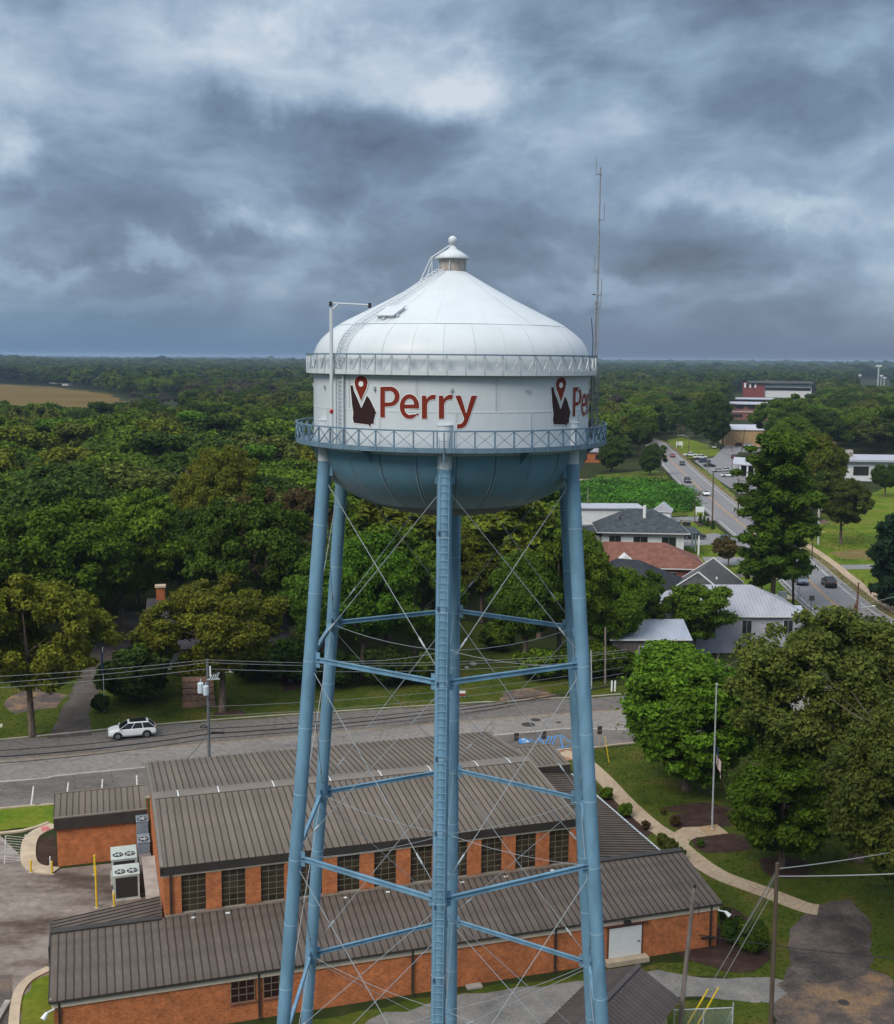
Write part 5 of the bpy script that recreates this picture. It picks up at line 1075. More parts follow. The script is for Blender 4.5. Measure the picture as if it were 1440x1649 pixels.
# turf and weeds standing in the lawns
def turf():
    def inpoly(X, Y, poly):
        c = np.zeros(len(X), bool); n = len(poly)
        for i in range(n):
            (x0, y0), (x1, y1) = poly[i], poly[(i+1) % n]
            if y0 == y1: continue
            c ^= ((y0 > Y) != (y1 > Y)) & (X < (x1-x0)*(Y-y0)/(y1-y0) + x0)
        return c
    wp = np.array([(q.x, q.y) for q in P_WALK]); spots = []
    for x0, x1, y0, y1, dens, sz in ((8, 50, 2, 72, 16, .15), (-60, 22, 57, 100, 10, .17), (20, 95, 105, 260, 1.6, .3)):
        n = int((x1-x0)*(y1-y0)*dens); X, Y = g.uniform(x0, x1, n), g.uniform(y0, y1, n); top = np.full(n, -1.0); ok = np.zeros(n, bool)
        for z, nm, poly, m_ in PATCHES:
            c = inpoly(X, Y, poly) & (z >= top); top[c] = z; ok[c] = nm == 'lawn'
        dx, dy = X - AX, Y - AY; u, v = dx*_U.x + dy*_U.y, dx*_V.x + dy*_V.y; ok &= ~((u > -.6) & (u < 43) & (v > -.2) & (v < 30))
        dw = np.min(np.hypot(X[:, None] - wp[None, :, 0], Y[:, None] - wp[None, :, 1]), axis=1); ok &= dw > 1.15; ok &= np.hypot(X - 21.5, Y - 40) > 2.6
        spots.append(np.stack([X[ok], Y[ok], np.full(ok.sum(), sz)], 1))
    S = np.concatenate(spots); n = len(S); a = g.random(n)*6.28; h = S[:, 2]*(.25 + .5*g.random(n)); w = S[:, 2]*(.6 + .8*g.random(n)); cx, cy = np.cos(a)*w/2, np.sin(a)*w/2; lx, ly = g.normal(size=n)*.5*S[:, 2], g.normal(size=n)*.5*S[:, 2]
    v = np.empty((n, 4, 3)); z0 = .012
    v[:, 0] = np.stack([S[:, 0]-cx, S[:, 1]-cy, np.full(n, z0)], 1); v[:, 1] = np.stack([S[:, 0]+cx, S[:, 1]+cy, np.full(n, z0)], 1); v[:, 2] = np.stack([S[:, 0]+cx*.7+lx, S[:, 1]+cy*.7+ly, h*.55+z0], 1); v[:, 3] = np.stack([S[:, 0]-cx*.7+lx, S[:, 1]-cy*.7+ly, h*.55+z0], 1)
    me = bpy.data.meshes.new('grass'); me.vertices.add(n*4); me.vertices.foreach_set('co', v.astype(np.float32).ravel()); me.loops.add(n*4); me.loops.foreach_set('vertex_index', np.arange(n*4, dtype=np.int32)); me.polygons.add(n); me.polygons.foreach_set('loop_start', np.arange(0, n*4, 4, dtype=np.int32)); me.polygons.foreach_set('loop_total', np.full(n, 4, dtype=np.int32)); me.update(calc_edges=True)
    me.materials.append(leaf_mat('turf_blades', (.060, .080, .010), .2, 0, .3, .3, .25)); link('grass', me, kind='stuff')
turf()
# bushes that close the wood's edge
for k, (px, py, ty, lf) in enumerate(((400, 1092, 1040, 'deep'), (468, 1098, 1030, 'deep'), (540, 1104, 1050, 'deep'), (622, 1103, 1045, 'deep'), (690, 1100, 1050, 'dark'), (868, 1094, 1045, 'mid'), (925, 1093, 1040, 'dark'), (800, 1046, 1005, 'mid'), (955, 1090, 1035, 'mid'), (1010, 1088, 1050, 'dark'))):
    tree_px('undergrowth_bush', 'bush at the wood edge, ' + ('first from the left', 'second from the left', 'third from the left', 'just left of the front leg', 'behind the front leg', 'right of the clearing', 'behind the right inner leg', 'inside the clearing', 'at the ivy covered pole', 'beside the white shed')[k], 'shrub', (px, py), (px, ty), lf, 1.2, 'bush', 'bushes at the wood edge')
# ------------------------------------------------------------------ town buildings
def world_mb(t): return Matrix.Rotation(-t.rotation_euler.z, 4, 'Z') @ Matrix.Translation(-Vector(t.location))
SHING = mat('blue_grey_shingles', (.055, .065, .075), .9, .2, var=.3, scale=1.2, bump=.3, bscale=9)
SHINGD = mat('dark_navy_shingles', (.030, .034, .042), .9, .2, var=.25, scale=1.5, bump=.3, bscale=9)
SHINGR = mat('red_brown_shingles', (.175, .078, .058), .9, .2, var=.22, scale=1.2, bump=.3, bscale=9)
SHINGG = mat('grey_shingles', (.10, .10, .105), .9, .2, var=.2, scale=1.5, bump=.3, bscale=9)
SIDEW = mat('white_siding', (.62, .63, .64), .7, .3, var=.06, scale=.7)
SIDEL = mat('lavender_grey_siding', (.36, .35, .40), .7, .3, var=.06, scale=.7)
METW = mat('white_roof_metal', (.42, .43, .49), .45, .4, var=.07, scale=.4)
METG = mat('grey_white_roof_metal', (.31, .315, .36), .45, .4, var=.10, scale=.4)
METB = mat('pale_blue_roof_metal', (.29, .335, .41), .4, .5, var=.08, scale=.5)
TAN = mat('tan_metal_siding', (.42, .285, .15), .6, .3, var=.08, scale=.3)
WIN = mat('window_glass', (.02, .022, .025), .1, .5)
def hip_house(name, label, base, rz, w, d, eave, ridge, wall_m, roof_m, over=.6, gable=False, cat='house', trim=SIDEW):
    t = thing(name, label, cat, (base[0], base[1], 0), rz); b = MB(); b.boxr(-w/2, w/2, -d/2, d/2, 0, eave); b.build('wall', wall_m, t)
    x, y = w/2 + over, d/2 + over; rx = x if gable else max(.1, x - y*.95); b = MB()
    vs = [(-x, -y, eave), (x, -y, eave), (x, y, eave), (-x, y, eave), (-rx, 0, ridge), (rx, 0, ridge), (-x, -y, eave-.16), (x, -y, eave-.16), (x, y, eave-.16), (-x, y, eave-.16)]
    b.add(vs, [(0, 1, 5, 4), (2, 3, 4, 5), (1, 2, 5), (3, 0, 4), (9, 8, 7, 6)]); rf = b.build('roof', roof_m, t)
    b = MB(); e = .01
    for a, c in ((6, 7), (7, 8), (8, 9), (9, 6)):
        p, q = Vector(vs[a]), Vector(vs[c]); b.beam(p + Vector((0, 0, .07)), q + Vector((0, 0, .07)), .08, .18)
    b.build('fascia', trim, t)
    if gable:
        for s in (-1, 1):
            b = MB(); xx = s*w/2; b.add([(xx - .1, -d/2, eave), (xx - .1, d/2, eave), (xx - .1, 0, ridge - .35), (xx + .1, -d/2, eave), (xx + .1, d/2, eave), (xx + .1, 0, ridge-.35)], [(0, 2, 1), (3, 4, 5), (0, 1, 4, 3), (1, 2, 5, 4), (2, 0, 3, 5)]); b.build('gable', wall_m, t)
    return t, rf
def add_window(t, x, z, w, h, y, axis='y', m=WIN, frame=SIDEW):
    b = MB(); s = -1 if y < 0 else 1
    if axis == 'y': b.boxr(x-w/2, x+w/2, y - .05, y + .05, z, z+h)
    else: b.boxr(y - .05, y + .05, x-w/2, x+w/2, z, z+h)
    o = b.build('window', frame, t); b = MB()
    for k in range(2):
        x0, x1 = x - w/2 + .05 + k*(w/2-.02), x - w/2 + (k+1)*(w/2-.02)
        if axis == 'y': b.boxr(x0, x1, y - .09 if s < 0 else y+.055, y - .055 if s < 0 else y + .09, z + .06, z+h-.06)
        else: b.boxr(y - .09 if s < 0 else y+.055, y - .055 if s < 0 else y + .09, x0, x1, z+.06, z+h-.06)
    b.build('pane', m, o); return o
HR = R(0)
# white house with the blue grey hip roof
p = gp(1022, 893); hx0, hy0 = p.x, p.y
ang = R(-3)
t, rf = hip_house('white_house', 'white house with a blue grey hip roof and a white chimney pipe', (p.x + 1.9, p.y + 6), ang, 16.5, 12, 4.6, 8.6, SIDEW, SHING, 1.1)
for x, w, h, z in ((-5.6, 2.4, 1.9, 1.9), (-.5, 2.9, 2.4, 1.3), (5.2, 2.9, 2.6, 1.1)): add_window(t, x, z, w, h, -6.06)
b = MB(); b.tube([(.6, -2.5, 5.0), (.6, -2.5, 9.6)], .34, 10); b.build('chimney', SIGNW, rf); b = MB(); b.tube([(-4.4, -3.2, 5.3), (-4.4, -3.2, 7.4)], .16, 8); b.build('vent_pipe', DARK, rf)
b = MB(); b.boxr(8.4, 11.8, -5.5, 3.5, 4.2, 4.45); porch = b.build('porch_roof', SHING, t); b = MB()
for y in (-5.2, -1.2, 3): b.boxr(11.2, 11.5, y, y + .3, 0, 4.2)
b.build('porch_post', SIGNW, porch); b = MB()
for k in range(8): b.boxr(-3.2 + k*.7, -3.14 + k*.7, -7.0, -6.95, .6, 1.6)
b.boxr(-3.2, 1.8, -7.0, -6.95, 1.55, 1.62); b.build('handrail', DARK, t)
b = MB(); b.boxr(-13.5, -8.3, -4.8, 5, 0, 3.6); b.build('wall', SIDEW, t); b = MB(); b.add([(-14, -5.4, 3.6), (-8, -5.4, 4.5), (-8, 5.5, 4.5), (-14, 5.5, 3.6), (-14, -5.4, 3.45), (-8, -5.4, 4.35), (-8, 5.5, 4.35), (-14, 5.5, 3.45)], [(0, 1, 2, 3), (7, 6, 5, 4), (0, 4, 5, 1), (1, 5, 6, 2), (2, 6, 7, 3), (3, 7, 4, 0)]); b.build('roof', SHING, t)
p = gp(980, 842); t = thing('white_shed', 'low flat white roof behind the grey hip roofed house', 'shed', (p.x, p.y + 1, 0), R(2)); b = MB(); b.boxr(-7.5, 7.5, -4, 4, 0, 3.8); b.build('wall', SIDEW, t); b = MB(); b.boxr(-8, 8, -4.5, 4.5, 3.8, 4.1); b.build('roof', METW, t)
p = gp(1072, 842); t, rf = hip_house('white_gabled_shed', 'small white gabled shed showing right behind the grey hip roof', (p.x, p.y + 4), R(75), 5, 4, 2.6, 4.4, SIDEW, METW, .3, True, 'shed')
# red brown roofed house
p = gp(1058, 948); t, rf = hip_house('brick_house', 'house with a broad red brown hip roof below the white house', (p.x - 2.5, p.y + 9.5), R(-4), 23, 13, 3.2, 6.6, BRICKR, SHINGR, .7)
b = MB(); b.add([(-4.6, -6.6, 3.5), (.4, -6.6, 3.5), (-2.1, -6.6, 5.2), (-4.6, -4, 3.7), (.4, -4, 3.7), (-2.1, -1, 5.2)], [(0, 1, 2), (0, 2, 5, 3), (1, 4, 5, 2)]); b.build('dormer', SIDEW, rf)
for x in (-6, 0, 6): add_window(t, x, 1.0, 1.6, 1.4, -6.55)
# navy shingle house with a brick gable
p = gp(1118, 1000); t, rf = hip_house('navy_roofed_house', 'house with dark navy shingles and a grey gable of red brick', (p.x - 8.5, p.y + 11.5), R(-24), 16, 13, 3.4, 7.4, SIDEW, SHINGD, .6)
b = MB(); b.lathe([(.001, .22), (.3, .16), (.42, 0)], 14, (2.2, -3.6, 5.1)); b.build('skylight_dome', SIGNW, rf)
b = MB()
for x, y in ((-3.2, -2.2), (-2.7, -2.6), (-2.4, -1.9)): b.tube([(x, y, 5.2), (x, y, 6.9 - abs(x+2.8))], .12, 7)
b.build('vent_pipe', SIGNW, rf)
p = gp(1160, 990); t2, rf2 = hip_house('brick_gable_house', 'grey roofed wing with a red brick gable and one small window', (p.x - 1.0, p.y + 6.5), R(68), 13, 9.0, 3.0, 6.6, BRICKR, SHINGG, .55, True, trim=SIGNW)
add_window(t2, 0, 3.1, 1.3, 1.4, -6.66, 'x'); 
for s in (-1, 1):
    for xb in (-7.08, 7.08): b = MB(); b.beam((xb, s*5.1, 2.95), (xb, 0, 6.72), .12, .34, (1, 0, 0)); b.build('bargeboard', SIGNW, t2)
b = MB(); b.tube([(-3, -2.2, 4.6), (-3, -2.2, 5.4)], .15, 8); b.build('vent_pipe', SIGNW, rf2)
p = gp(1078, 1000); t3, rf3 = hip_house('white_roofed_outbuilding', 'small pale roof tucked between the navy roof and the low pine', (p.x + 4.5, p.y + 6), R(68), 9, 7, 3.0, 4.4, SIDEL, METG, .4, True, 'outbuilding')
# white metal roofed house
p = gp(1215, 1052); t, rf = hip_house('metal_roofed_house', 'lavender grey house with a big pale metal roof beside the highway', (p.x - 3.0, p.y + 6.0), R(2), 19, 12, 5.2, 8.2, SIDEL, METG, .5)
b = MB()
for k in range(40):
    x = -9.8 + k*.5; s = max(0.02, 1 - max(0, (abs(x) - 3.8))/6.3); b.beam((x, -6.5, 5.23), (x, -6.5*(1-s), 5.23 + 3.0*s), .04, .05)
b.build('roof_seam', METG, rf, kind='stuff')
for x in (-3.2, 1.6, 7.2): add_window(t, x, 2.7, 1.3, 1.9, -6.06)
for z in (2.0, 3.2):
    pass
p = gp(1275, 1034); t, rf = hip_house('lean_to', 'pale blue lean-to roof at the right end of the metal roofed house', (p.x - .5, p.y + 3), R(2), 4.5, 7, 2.8, 4.6, SIDEL, METB, .3, True, 'shed')
p = gp(1034, 1092); t, rf = hip_house('metal_shed', 'low shed with a ribbed pale blue metal roof and wooden front', (p.x + 1.0, p.y + 6.0), R(3), 9.5, 8.5, 4.6, 6.1, mat('grey_wood_wall', (.12, .10, .095), .9, .2, var=.3, scale=2, stretch=(4, 4, .5)), METB, .4, True, 'shed')
b = MB()
for k in range(24): x = -5.1 + k*.44; b.beam((x, -4.65, 4.63), (x, 0, 6.12), .05, .06)
b.build('roof_seam', METW, rf, kind='stuff'); add_window(t, -1, 2.6, .9, 1.0, -4.3)
# tan warehouse, canopy, school, far white buildings
p = gp(1165, 718.5); t, rf = hip_house('tan_warehouse', 'tan metal warehouse with a pale gable roof by the far parking lot', (p.x + 27, p.y + 8), R(-6), 50, 17, 7.6, 9.6, TAN, METW, .5, True, 'warehouse')
b = MB(); b.boxr(-25.12, -24.9, -3.5, 2.5, 0, 4.6); b.build('door', DARK, t); b = MB(); b.boxr(-8, -3.5, -8.62, -8.4, 0, 5.0); b.build('door', DARK, t); b = MB(); b.boxr(-25.15, -24.95, -2, 1, 5.4, 7.0); b.build('louvre', DARK, t)
b = MB()
for k in range(32): b.boxr(-24.5 + k*1.6, -24.42 + k*1.6, -8.58, -8.5, 0, 7.5)
b.build('siding_rib', TAN, t)
b = MB(); b.boxr(-25, 25, -12, -9.2, 0, .16); b.build('forecourt', CONC, t)
p = gp(1194, 768); t = thing('canopy_building', 'small white roofed drive-through canopy on thick posts in the parking lot', 'canopy', (p.x + 2, p.y + 4, 0), R(-18)); b = MB(); b.add([(-4, -4, 4.4), (4, -4, 4.1), (4, 6, 5.6), (-4, 6, 5.9), (-4, -4, 4.1), (4, -4, 3.8), (4, 6, 5.3), (-4, 6, 5.6)], [(0, 1, 2, 3), (7, 6, 5, 4), (0, 4, 5, 1), (1, 5, 6, 2), (2, 6, 7, 3), (3, 7, 4, 0)]); b.build('roof', METW, t)
for x, y in ((-3.5, -3.5), (-1.2, -3.5), (1.2, -3.5), (3.5, -3.5), (-3.5, 5.2), (3.5, 5.2)): b = MB(); b.boxr(x-.25, x+.25, y-.25, y+.25, 0, 4.1); b.build('post', SIDEW, t)
b = MB(); b.boxr(-2, 3, 1, 5, 0, 3.9); b.build('wall', DARK, t)
def slab_building(name, label, base, rz, w, d, h, wall_m, roof_m, cat='building', wins=0, over=.6):
    t = thing(name, label, cat, (base[0], base[1], 0), rz); b = MB(); b.boxr(-w/2, w/2, 0, d, 0, h); b.build('wall', wall_m, t); b = MB(); b.boxr(-w/2-over, w/2+over, -over, d+over, h, h+.7); b.build('roof', roof_m, t)
    for k in range(wins): x = -w/2 + w*(k+.5)/wins; b = MB(); b.boxr(x - w/wins*.32, x + w/wins*.32, -.15, .1, h*.3, h*.75); b.build('window', WIN, t)
    return t
p = gp(1240, 664); p.z = 0
t = slab_building('school_wing', 'long low school wing with a white roof in front of the red block', gp(1228, 662), R(-14), 78, 42, 5.0, BRICKR, METW, 'school building', 9, 2.5)
slab_building('school_wing', 'second low white roofed wing half hidden left of the red block', gp(1190, 652), R(-12), 60, 34, 5.0, BRICKR, METW, 'school building', 5, 2)
slab_building('school_wing', 'brick wing with pink walls below the white school roof', gp(1225, 676), R(-14), 60, 10, 4.6, BRICKR, mat('pink_roof', (.30, .22, .2), .9), 'school building', 6, .5)
p = gp(1232, 640); t = thing('red_school_block', 'tall red brick school block with a long grey roof among far trees', 'school building', (p.x + 8, p.y, 0), R(-12)); t.scale = (.85, .85, .80); b = MB(); b.boxr(-36, -10, 0, 40, 0, 19); b.build('wall', mat('school_red_brick', (.20, .045, .036), .8, .2, var=.1, scale=.2), t); b = MB(); b.boxr(-10, 48, 3, 40, 0, 17); b.build('wall', SIDEW, t)
b = MB(); b.boxr(-30, 50, -3, 42, 19.2, 21.5); b.build('roof', SHINGG, t); b = MB(); b.boxr(-9, 47, 2.7, 3.1, 9.5, 13.5); b.build('window_band', WIN, t)
for k in range(5): b = MB(); b.boxr(-35.5 + k*3.2, -33.2 + k*3.2, -.5, .1, 13, 19); b.build('window', SIGNW if k % 2 == 0 else WIN, t)
slab_building('white_bank_building', 'long white roofed building behind trees at the right edge', gp(1405, 775), R(-3), 62, 20, 6.5, SIDEW, METW, 'building', 8, 1.5)
b = MB(); p = gp(1382, 775); b.box((p.x, p.y + 10, 8.4), (2, 2, 2.4)); tag(b.build('roof_unit', CONCG), 'grey box on the long white roof at the right edge', 'roof unit')
t = slab_building('brick_store', 'orange brick building with a white roof peeking right of the balcony', gp(952, 745), R(0), 18, 12, 4.0, BRICK, METW, 'building', 2, .6)
for px, py, w, h, lab in ((1003, 648, 22, 9, 'white farmhouse among dark trees right of the antenna mast'), (985, 650, 10, 5, 'low white house left of the far farmhouse'), (1052, 650, 34, 4.5, 'long low white shed beyond the wood right of the farmhouse'), (1072, 646, 26, 4.5, 'second long low white shed farther right beyond the wood')):
    p = gp(px, py); t, rf = hip_house('far_white_house', lab, (p.x, p.y), R(6), w, 10, h, h + 3, SIDEW, METW if h < 8 else SHINGG, .6, True)
    for x in (-w*.3, 0, w*.3): add_window(t, x, 1.2, 1.8, 2, -5.05)
for px, py, lab in ((28, 606, 'tiny white house at the far edge of the wood beyond the field'), (94, 613, 'white farm building beyond the dry field'), (109, 616, 'smaller white farm shed right of the farm building')):
    p = gp(px, py + 5); t, rf = hip_house('far_farm_building', lab, (p.x, p.y), R(4), 22 if px == 94 else 12, 10, 9, 14, SIDEW, METW, .5, True, 'farm building')
p = gp(1085, 700); t, rf = hip_house('small_white_house', 'small white house in dark trees at the far end of the highway', (p.x - 9, p.y + 30), R(10), 7, 6, 3, 4.8, SIDEW, METW, .4, True)
# the house behind the yellow oak
p = gp(290, 1088); hb = R(13); HX, HY = p.x, p.y
t = thing('porch_house', 'dark roofed house with two orange chimneys and a white porch behind the yellow oak', 'house', (HX + 4.4, HY + 1.5, 0), hb)
b = MB(); b.boxr(-8, 8.5, 2.5, 12.5, 0, 3.6); b.build('wall', SIDEW, t)
b = MB(); b.add([(-9.2, -.2, 3.2), (9.2, -.2, 3.2), (9.2, 13.4, 3.2), (-9.2, 13.4, 3.2), (-8.6, 7.4, 8.2), (8.6, 7.4, 8.2), (-9.2, -.2, 3.0), (9.2, -.2, 3.0), (9.2, 13.4, 3.0), (-9.2, 13.4, 3.0)], [(0, 1, 5, 4), (2, 3, 4, 5), (1, 2, 5), (3, 0, 4), (9, 8, 7, 6)]); rf = b.build('roof', mat('dark_plum_shingles', (.050, .047, .055), .9, .2, var=.2, scale=1.5, bump=.3, bscale=9), t)
CHB = brick_mat('chimney_brick', (.42, .10, .03), (.34, .08, .03), (.3, .18, .1))
for x, y in ((-6.9, 7.6), (5.2, 7.2)):
    b = MB(); b.boxr(x-.55, x+.55, y-.55, y+.55, 5.5, 9.6); c_ = b.build('chimney', CHB, rf); b = MB(); b.boxr(x-.68, x+.68, y-.68, y+.68, 9.6, 9.85); b.build('chimney_cap', CONC, c_)
b = MB(); b.boxr(-4, 8.8, -.3, 2.5, 0, .62); b.build('porch_floor', SIDEW, t); b = MB()
for x in (-3.8, 0, 3, 6, 8.5): b.boxr(x-.13, x+.13, -.1, .16, .62, 3.0)
b.build('porch_column', SIDEW, t)
b = MB(); p = gp(205, 1075)
t = thing('iron_gate', 'dark iron gate standing open at the top of the driveway', 'gate', gp(203, 1062), R(10)); b = MB(); b.tube([(-1.2, 0, 0), (-1.2, 0, 2.3)], .06, 6); b.tube([(1.6, 0, 0), (1.6, 0, 2.1)], .06, 6); b.build('gate_post', DARK, t); b = MB()
for k in range(12): b.tube([(-1.1 + k*.22, 0, .15), (-1.1 + k*.22, 0, 2.0)], .022, 4)
for z in (.3, 1.9): b.tube([(-1.2, 0, z), (1.5, 0, z)], .03, 5)
b.build('gate_bar', DARK, t)
# gable shed in the near corner
r0, r1 = gp(1029, 1555, 4.0), gp(980, 1606, 4.0); rd = (r1-r0).normalized(); e1 = gp(1098, 1609, 2.75); pr = Vector((-rd.y, rd.x, 0)); hw_ = abs((e1 - r0).dot(pr)); ang = math.atan2(rd.y, rd.x)
t = thing('gable_shed', 'small pump shed with a dark ribbed metal gable roof in the bottom corner', 'shed', (r0.x, r0.y, 0), ang)
LEN = 9.0; b = MB(); b.boxr(.5, LEN, -hw_+.6, hw_-.6, 0, 2.72); b.build('wall', mat('beige_block', (.42, .36, .26), .8, .2, var=.1, scale=2), t)
for s, nm in ((1, 'left'), (-1, 'right')):
    seam_roof('roof', (LEN if s > 0 else 0, hw_*s, 2.75), (-s, 0, 0), (0, -hw_*s, 1.25), LEN, math.hypot(hw_, 1.25), .34, (ROOFS, ROOFD), t, rib=.035)
b = MB(); b.boxr(-.05, LEN+.05, -.16, .16, 3.97, 4.06); b.build('ridge_cap', ROOFS, t)
b = MB(); b.add([(.48, -hw_+.6, 2.72), (.48, hw_-.6, 2.72), (.48, 0, 3.85), (.6, -hw_+.6, 2.72), (.6, hw_-.6, 2.72), (.6, 0, 3.85)], [(0, 2, 1), (3, 4, 5), (0, 1, 4, 3), (1, 2, 5, 4), (2, 0, 3, 5)]); b.build('gable', SIDEW, t)

# ------------------------------------------------------------------ vehicles
CARGLASS = mat('car_glass', (.012, .014, .017), .06, .6); TYRE = mat('tyre', (.018, .018, .018), .85, .2); RIM = mat('wheel_rim', (.22, .23, .24), .35, .5, metal=.6); LAMPR = mat('tail_lamp', (.35, .02, .015), .25, .5); LAMPW = mat('head_lamp', (.65, .68, .70), .15, .6); PLASTIC = mat('black_trim', (.02, .02, .022), .6, .3)
def paint(n, c): return mat(n, c, .25, .6)
PAINTS = dict(white=paint('white_car_paint', (.72, .74, .76)), black=paint('black_car_paint', (.016, .018, .022)), blue=paint('slate_blue_car_paint', (.13, .165, .22)), red=paint('red_car_paint', (.30, .03, .04)), teal=paint('grey_green_car_paint', (.08, .12, .12)), grey=paint('dark_grey_car_paint', (.06, .065, .08)), silver=paint('silver_car_paint', (.45, .47, .48)), navy=paint('navy_car_paint', (.02, .05, .09)), maroon=paint('maroon_car_paint', (.10, .02, .025)))
def sec(x, hw, zb, zt, r=.16):
    return [(x, -hw+r*.6, zb), (x, -hw, zb + r), (x, -hw, (zb+zt)/2), (x, -hw*.97, zt-r*.7), (x, -hw*.86, zt), (x, hw*.86, zt), (x, hw*.97, zt-r*.7), (x, hw, (zb+zt)/2), (x, hw, zb+r), (x, hw-r*.6, zb)]
CARN = [0]
def car(pos, head, kind, pt, label, group=None, name=None):
    t = thing(name or {'suv': 'parked_car', 'sedan': 'parked_car', 'pickup': 'pickup_truck', 'van': 'minivan'}[kind], label, {'suv': 'car', 'sedan': 'car', 'pickup': 'pickup truck', 'van': 'minivan'}[kind], (pos[0], pos[1], .03), head, group)
    P_ = PAINTS[pt]; b = MB()                                         # local +x is the front
    if kind == 'suv': L_, zt, top, cab = 2.38, 1.08, 1.68, ((-2.32, -1.62), (1.34, .40)); st = [(-2.38, .80, .5, .95), (-2.3, .90, .36, 1.04), (-1.5, .95, .30, 1.12), (0, .955, .28, 1.11), (1.2, .95, .30, 1.10), (1.8, .93, .32, 1.03), (2.22, .87, .36, .92), (2.38, .74, .44, .74)]
    elif kind == 'van': L_, zt, top, cab = 2.5, 1.05, 1.75, ((-2.4, -2.1), (1.5, .65)); st = [(-2.5, .86, .45, 1.0), (-2.42, .94, .34, 1.06), (-1.5, .97, .28, 1.06), (0, .98, .26, 1.05), (1.4, .96, .30, 1.02), (2.1, .90, .34, .88), (2.45, .75, .42, .72)]
    elif kind == 'sedan': L_, zt, top, cab = 2.4, .92, 1.44, ((-1.75, -.95), (1.05, .25)); st = [(-2.4, .76, .45, .84), (-2.3, .86, .34, .93), (-1.4, .91, .28, .95), (0, .915, .26, .93), (1.0, .91, .28, .91), (1.8, .88, .30, .84), (2.25, .80, .34, .74), (2.4, .66, .42, .64)]
    else: L_, zt, top, cab = 2.8, 1.08, 1.82, ((-.75, -.6), (1.35, .65)); st = [(-2.8, .90, .55, 1.06), (-2.7, .96, .45, 1.10), (-1.5, .98, .42, 1.10), (0, .98, .40, 1.10), (1.4, .97, .40, 1.09), (2.3, .95, .40, 1.04), (2.7, .88, .42, .94), (2.8, .78, .48, .84)]
    b.loft([sec(*s) for s in st]); body = b.build('body', P_, t, smooth=False)
    (xr0, xr1), (xf0, xf1) = cab; hb_, ht = .88 if kind != 'pickup' else .92, .70; zb_ = zt - .04
    c = [(xr0, -hb_, zb_), (xf0, -hb_, zb_), (xf0, hb_, zb_), (xr0, hb_, zb_), (xr1, -ht, top-.06), (xf1, -ht, top-.06), (xf1, ht, top-.06), (xr1, ht, top-.06), (xr1 + .08, -ht*.86, top), (xf1 - .15, -ht*.86, top), (xf1 - .15, ht*.86, top), (xr1 + .08, ht*.86, top)]
    b = MB(); b.add(c, [(0, 1, 5, 4), (1, 2, 6, 5), (2, 3, 7, 6), (3, 0, 4, 7), (4, 5, 9, 8), (5, 6, 10, 9), (6, 7, 11, 10), (7, 4, 8, 11), (8, 9, 10, 11)]); b.build('cabin', P_, t)
    def pane_(nm, q, inset=.1, off=.012):
        q = [Vector(v) for v in q]; ce = sum(q, Vector())/4; n = (q[1]-q[0]).cross(q[3]-q[0]).normalized(); q = [ce + (v-ce)*(1-inset) + n*off for v in q]; m_ = MB(); m_.quad(*q); m_.add([v - n*.02 for v in q], [(3, 2, 1, 0)]); m_.build(nm, CARGLASS, t)
    V = [Vector(v) for v in c]
    pane_('windscreen', (V[1], V[2], V[6], V[5]), .10); pane_('rear_window', (V[3], V[0], V[4], V[7]), .16)
    n_s = 3 if kind in ('suv', 'van') else 2
    for k in range(n_s):
        f0, f1 = k/n_s, (k+1)/n_s
        pane_('side_window', (V[0].lerp(V[1], f0), V[0].lerp(V[1], f1), V[4].lerp(V[5], f1), V[4].lerp(V[5], f0)), .08)
        pane_('side_window', (V[2].lerp(V[3], f0), V[2].lerp(V[3], f1), V[6].lerp(V[7], f1), V[6].lerp(V[7], f0)), .08)
    wr = .39 if kind in ('suv', 'van') else (.41 if kind == 'pickup' else .33); wx = L_*.6
    for x in (-wx, wx*1.02):
        for s in (-1, 1):
            y = s*(st[3][1] - .10); b = MB(); b.tube([(x, y - .12, wr), (x, y - .09, wr), (x, y + .09, wr), (x, y + .12, wr)], [wr*.92, wr, wr, wr*.92], 20); w = b.build('wheel', TYRE, t)
            b = MB(); b.tube([(x, y + s*.10, wr), (x, y + s*.128, wr)], wr*.62, 14); b.build('rim', RIM, w)
            b = MB(); yy = s*(st[3][1] + .004)
            arch = [(x + (wr+.09)*math.cos(math.pi*k/10), yy, wr + (wr+.07)*math.sin(math.pi*k/10)) for k in range(11)]; b.add([(p_[0], p_[1] - s*.05, p_[2]) for p_ in arch] + [(p_[0], p_[1], p_[2]) for p_ in arch], [tuple(range(11, 22))]); b.build('wheel_arch', PLASTIC, t)
    for s in (-1, 1):
        b = MB(); b.box((L_ - .14, s*.62, st[-2][3] - .12), (.24, .34, .13)); b.build('headlight', LAMPW, t); b = MB(); b.box((-L_ + .06, s*.70, zt - .14), (.14, .26, .17)); b.build('taillight', LAMPR, t); b = MB(); b.box((xf0 - .1, s*1.03, zt + .06), (.12, .2, .13)); b.build('mirror', P_, t)
    b = MB(); b.box((L_ - .05, 0, .56), (.1, .95, .20)); b.build('grille', PLASTIC, t); b = MB(); b.box((0, 0, .30), (L_*1.5, 1.72, .1)); b.build('sill', PLASTIC, t)
    if kind == 'pickup': b = MB(); b.boxr(-2.65, -.9, -.78, .78, 1.085, 1.112); b.build('bed', PLASTIC, t)
    if kind == 'suv':
        b = MB()
        for s in (-1, 1): b.tube([(xr1 + .1, s*.58, top + .05), (xf1 - .25, s*.58, top + .05)], .02, 5)
        b.build('roof_rail', PLASTIC, t)
        if pt == 'white': b = MB(); b.boxr(xr1 + .2, xf1 - .16, -.56, .56, top + .002, top + .012); b.build('sunroof', CARGLASS, t)
    return t
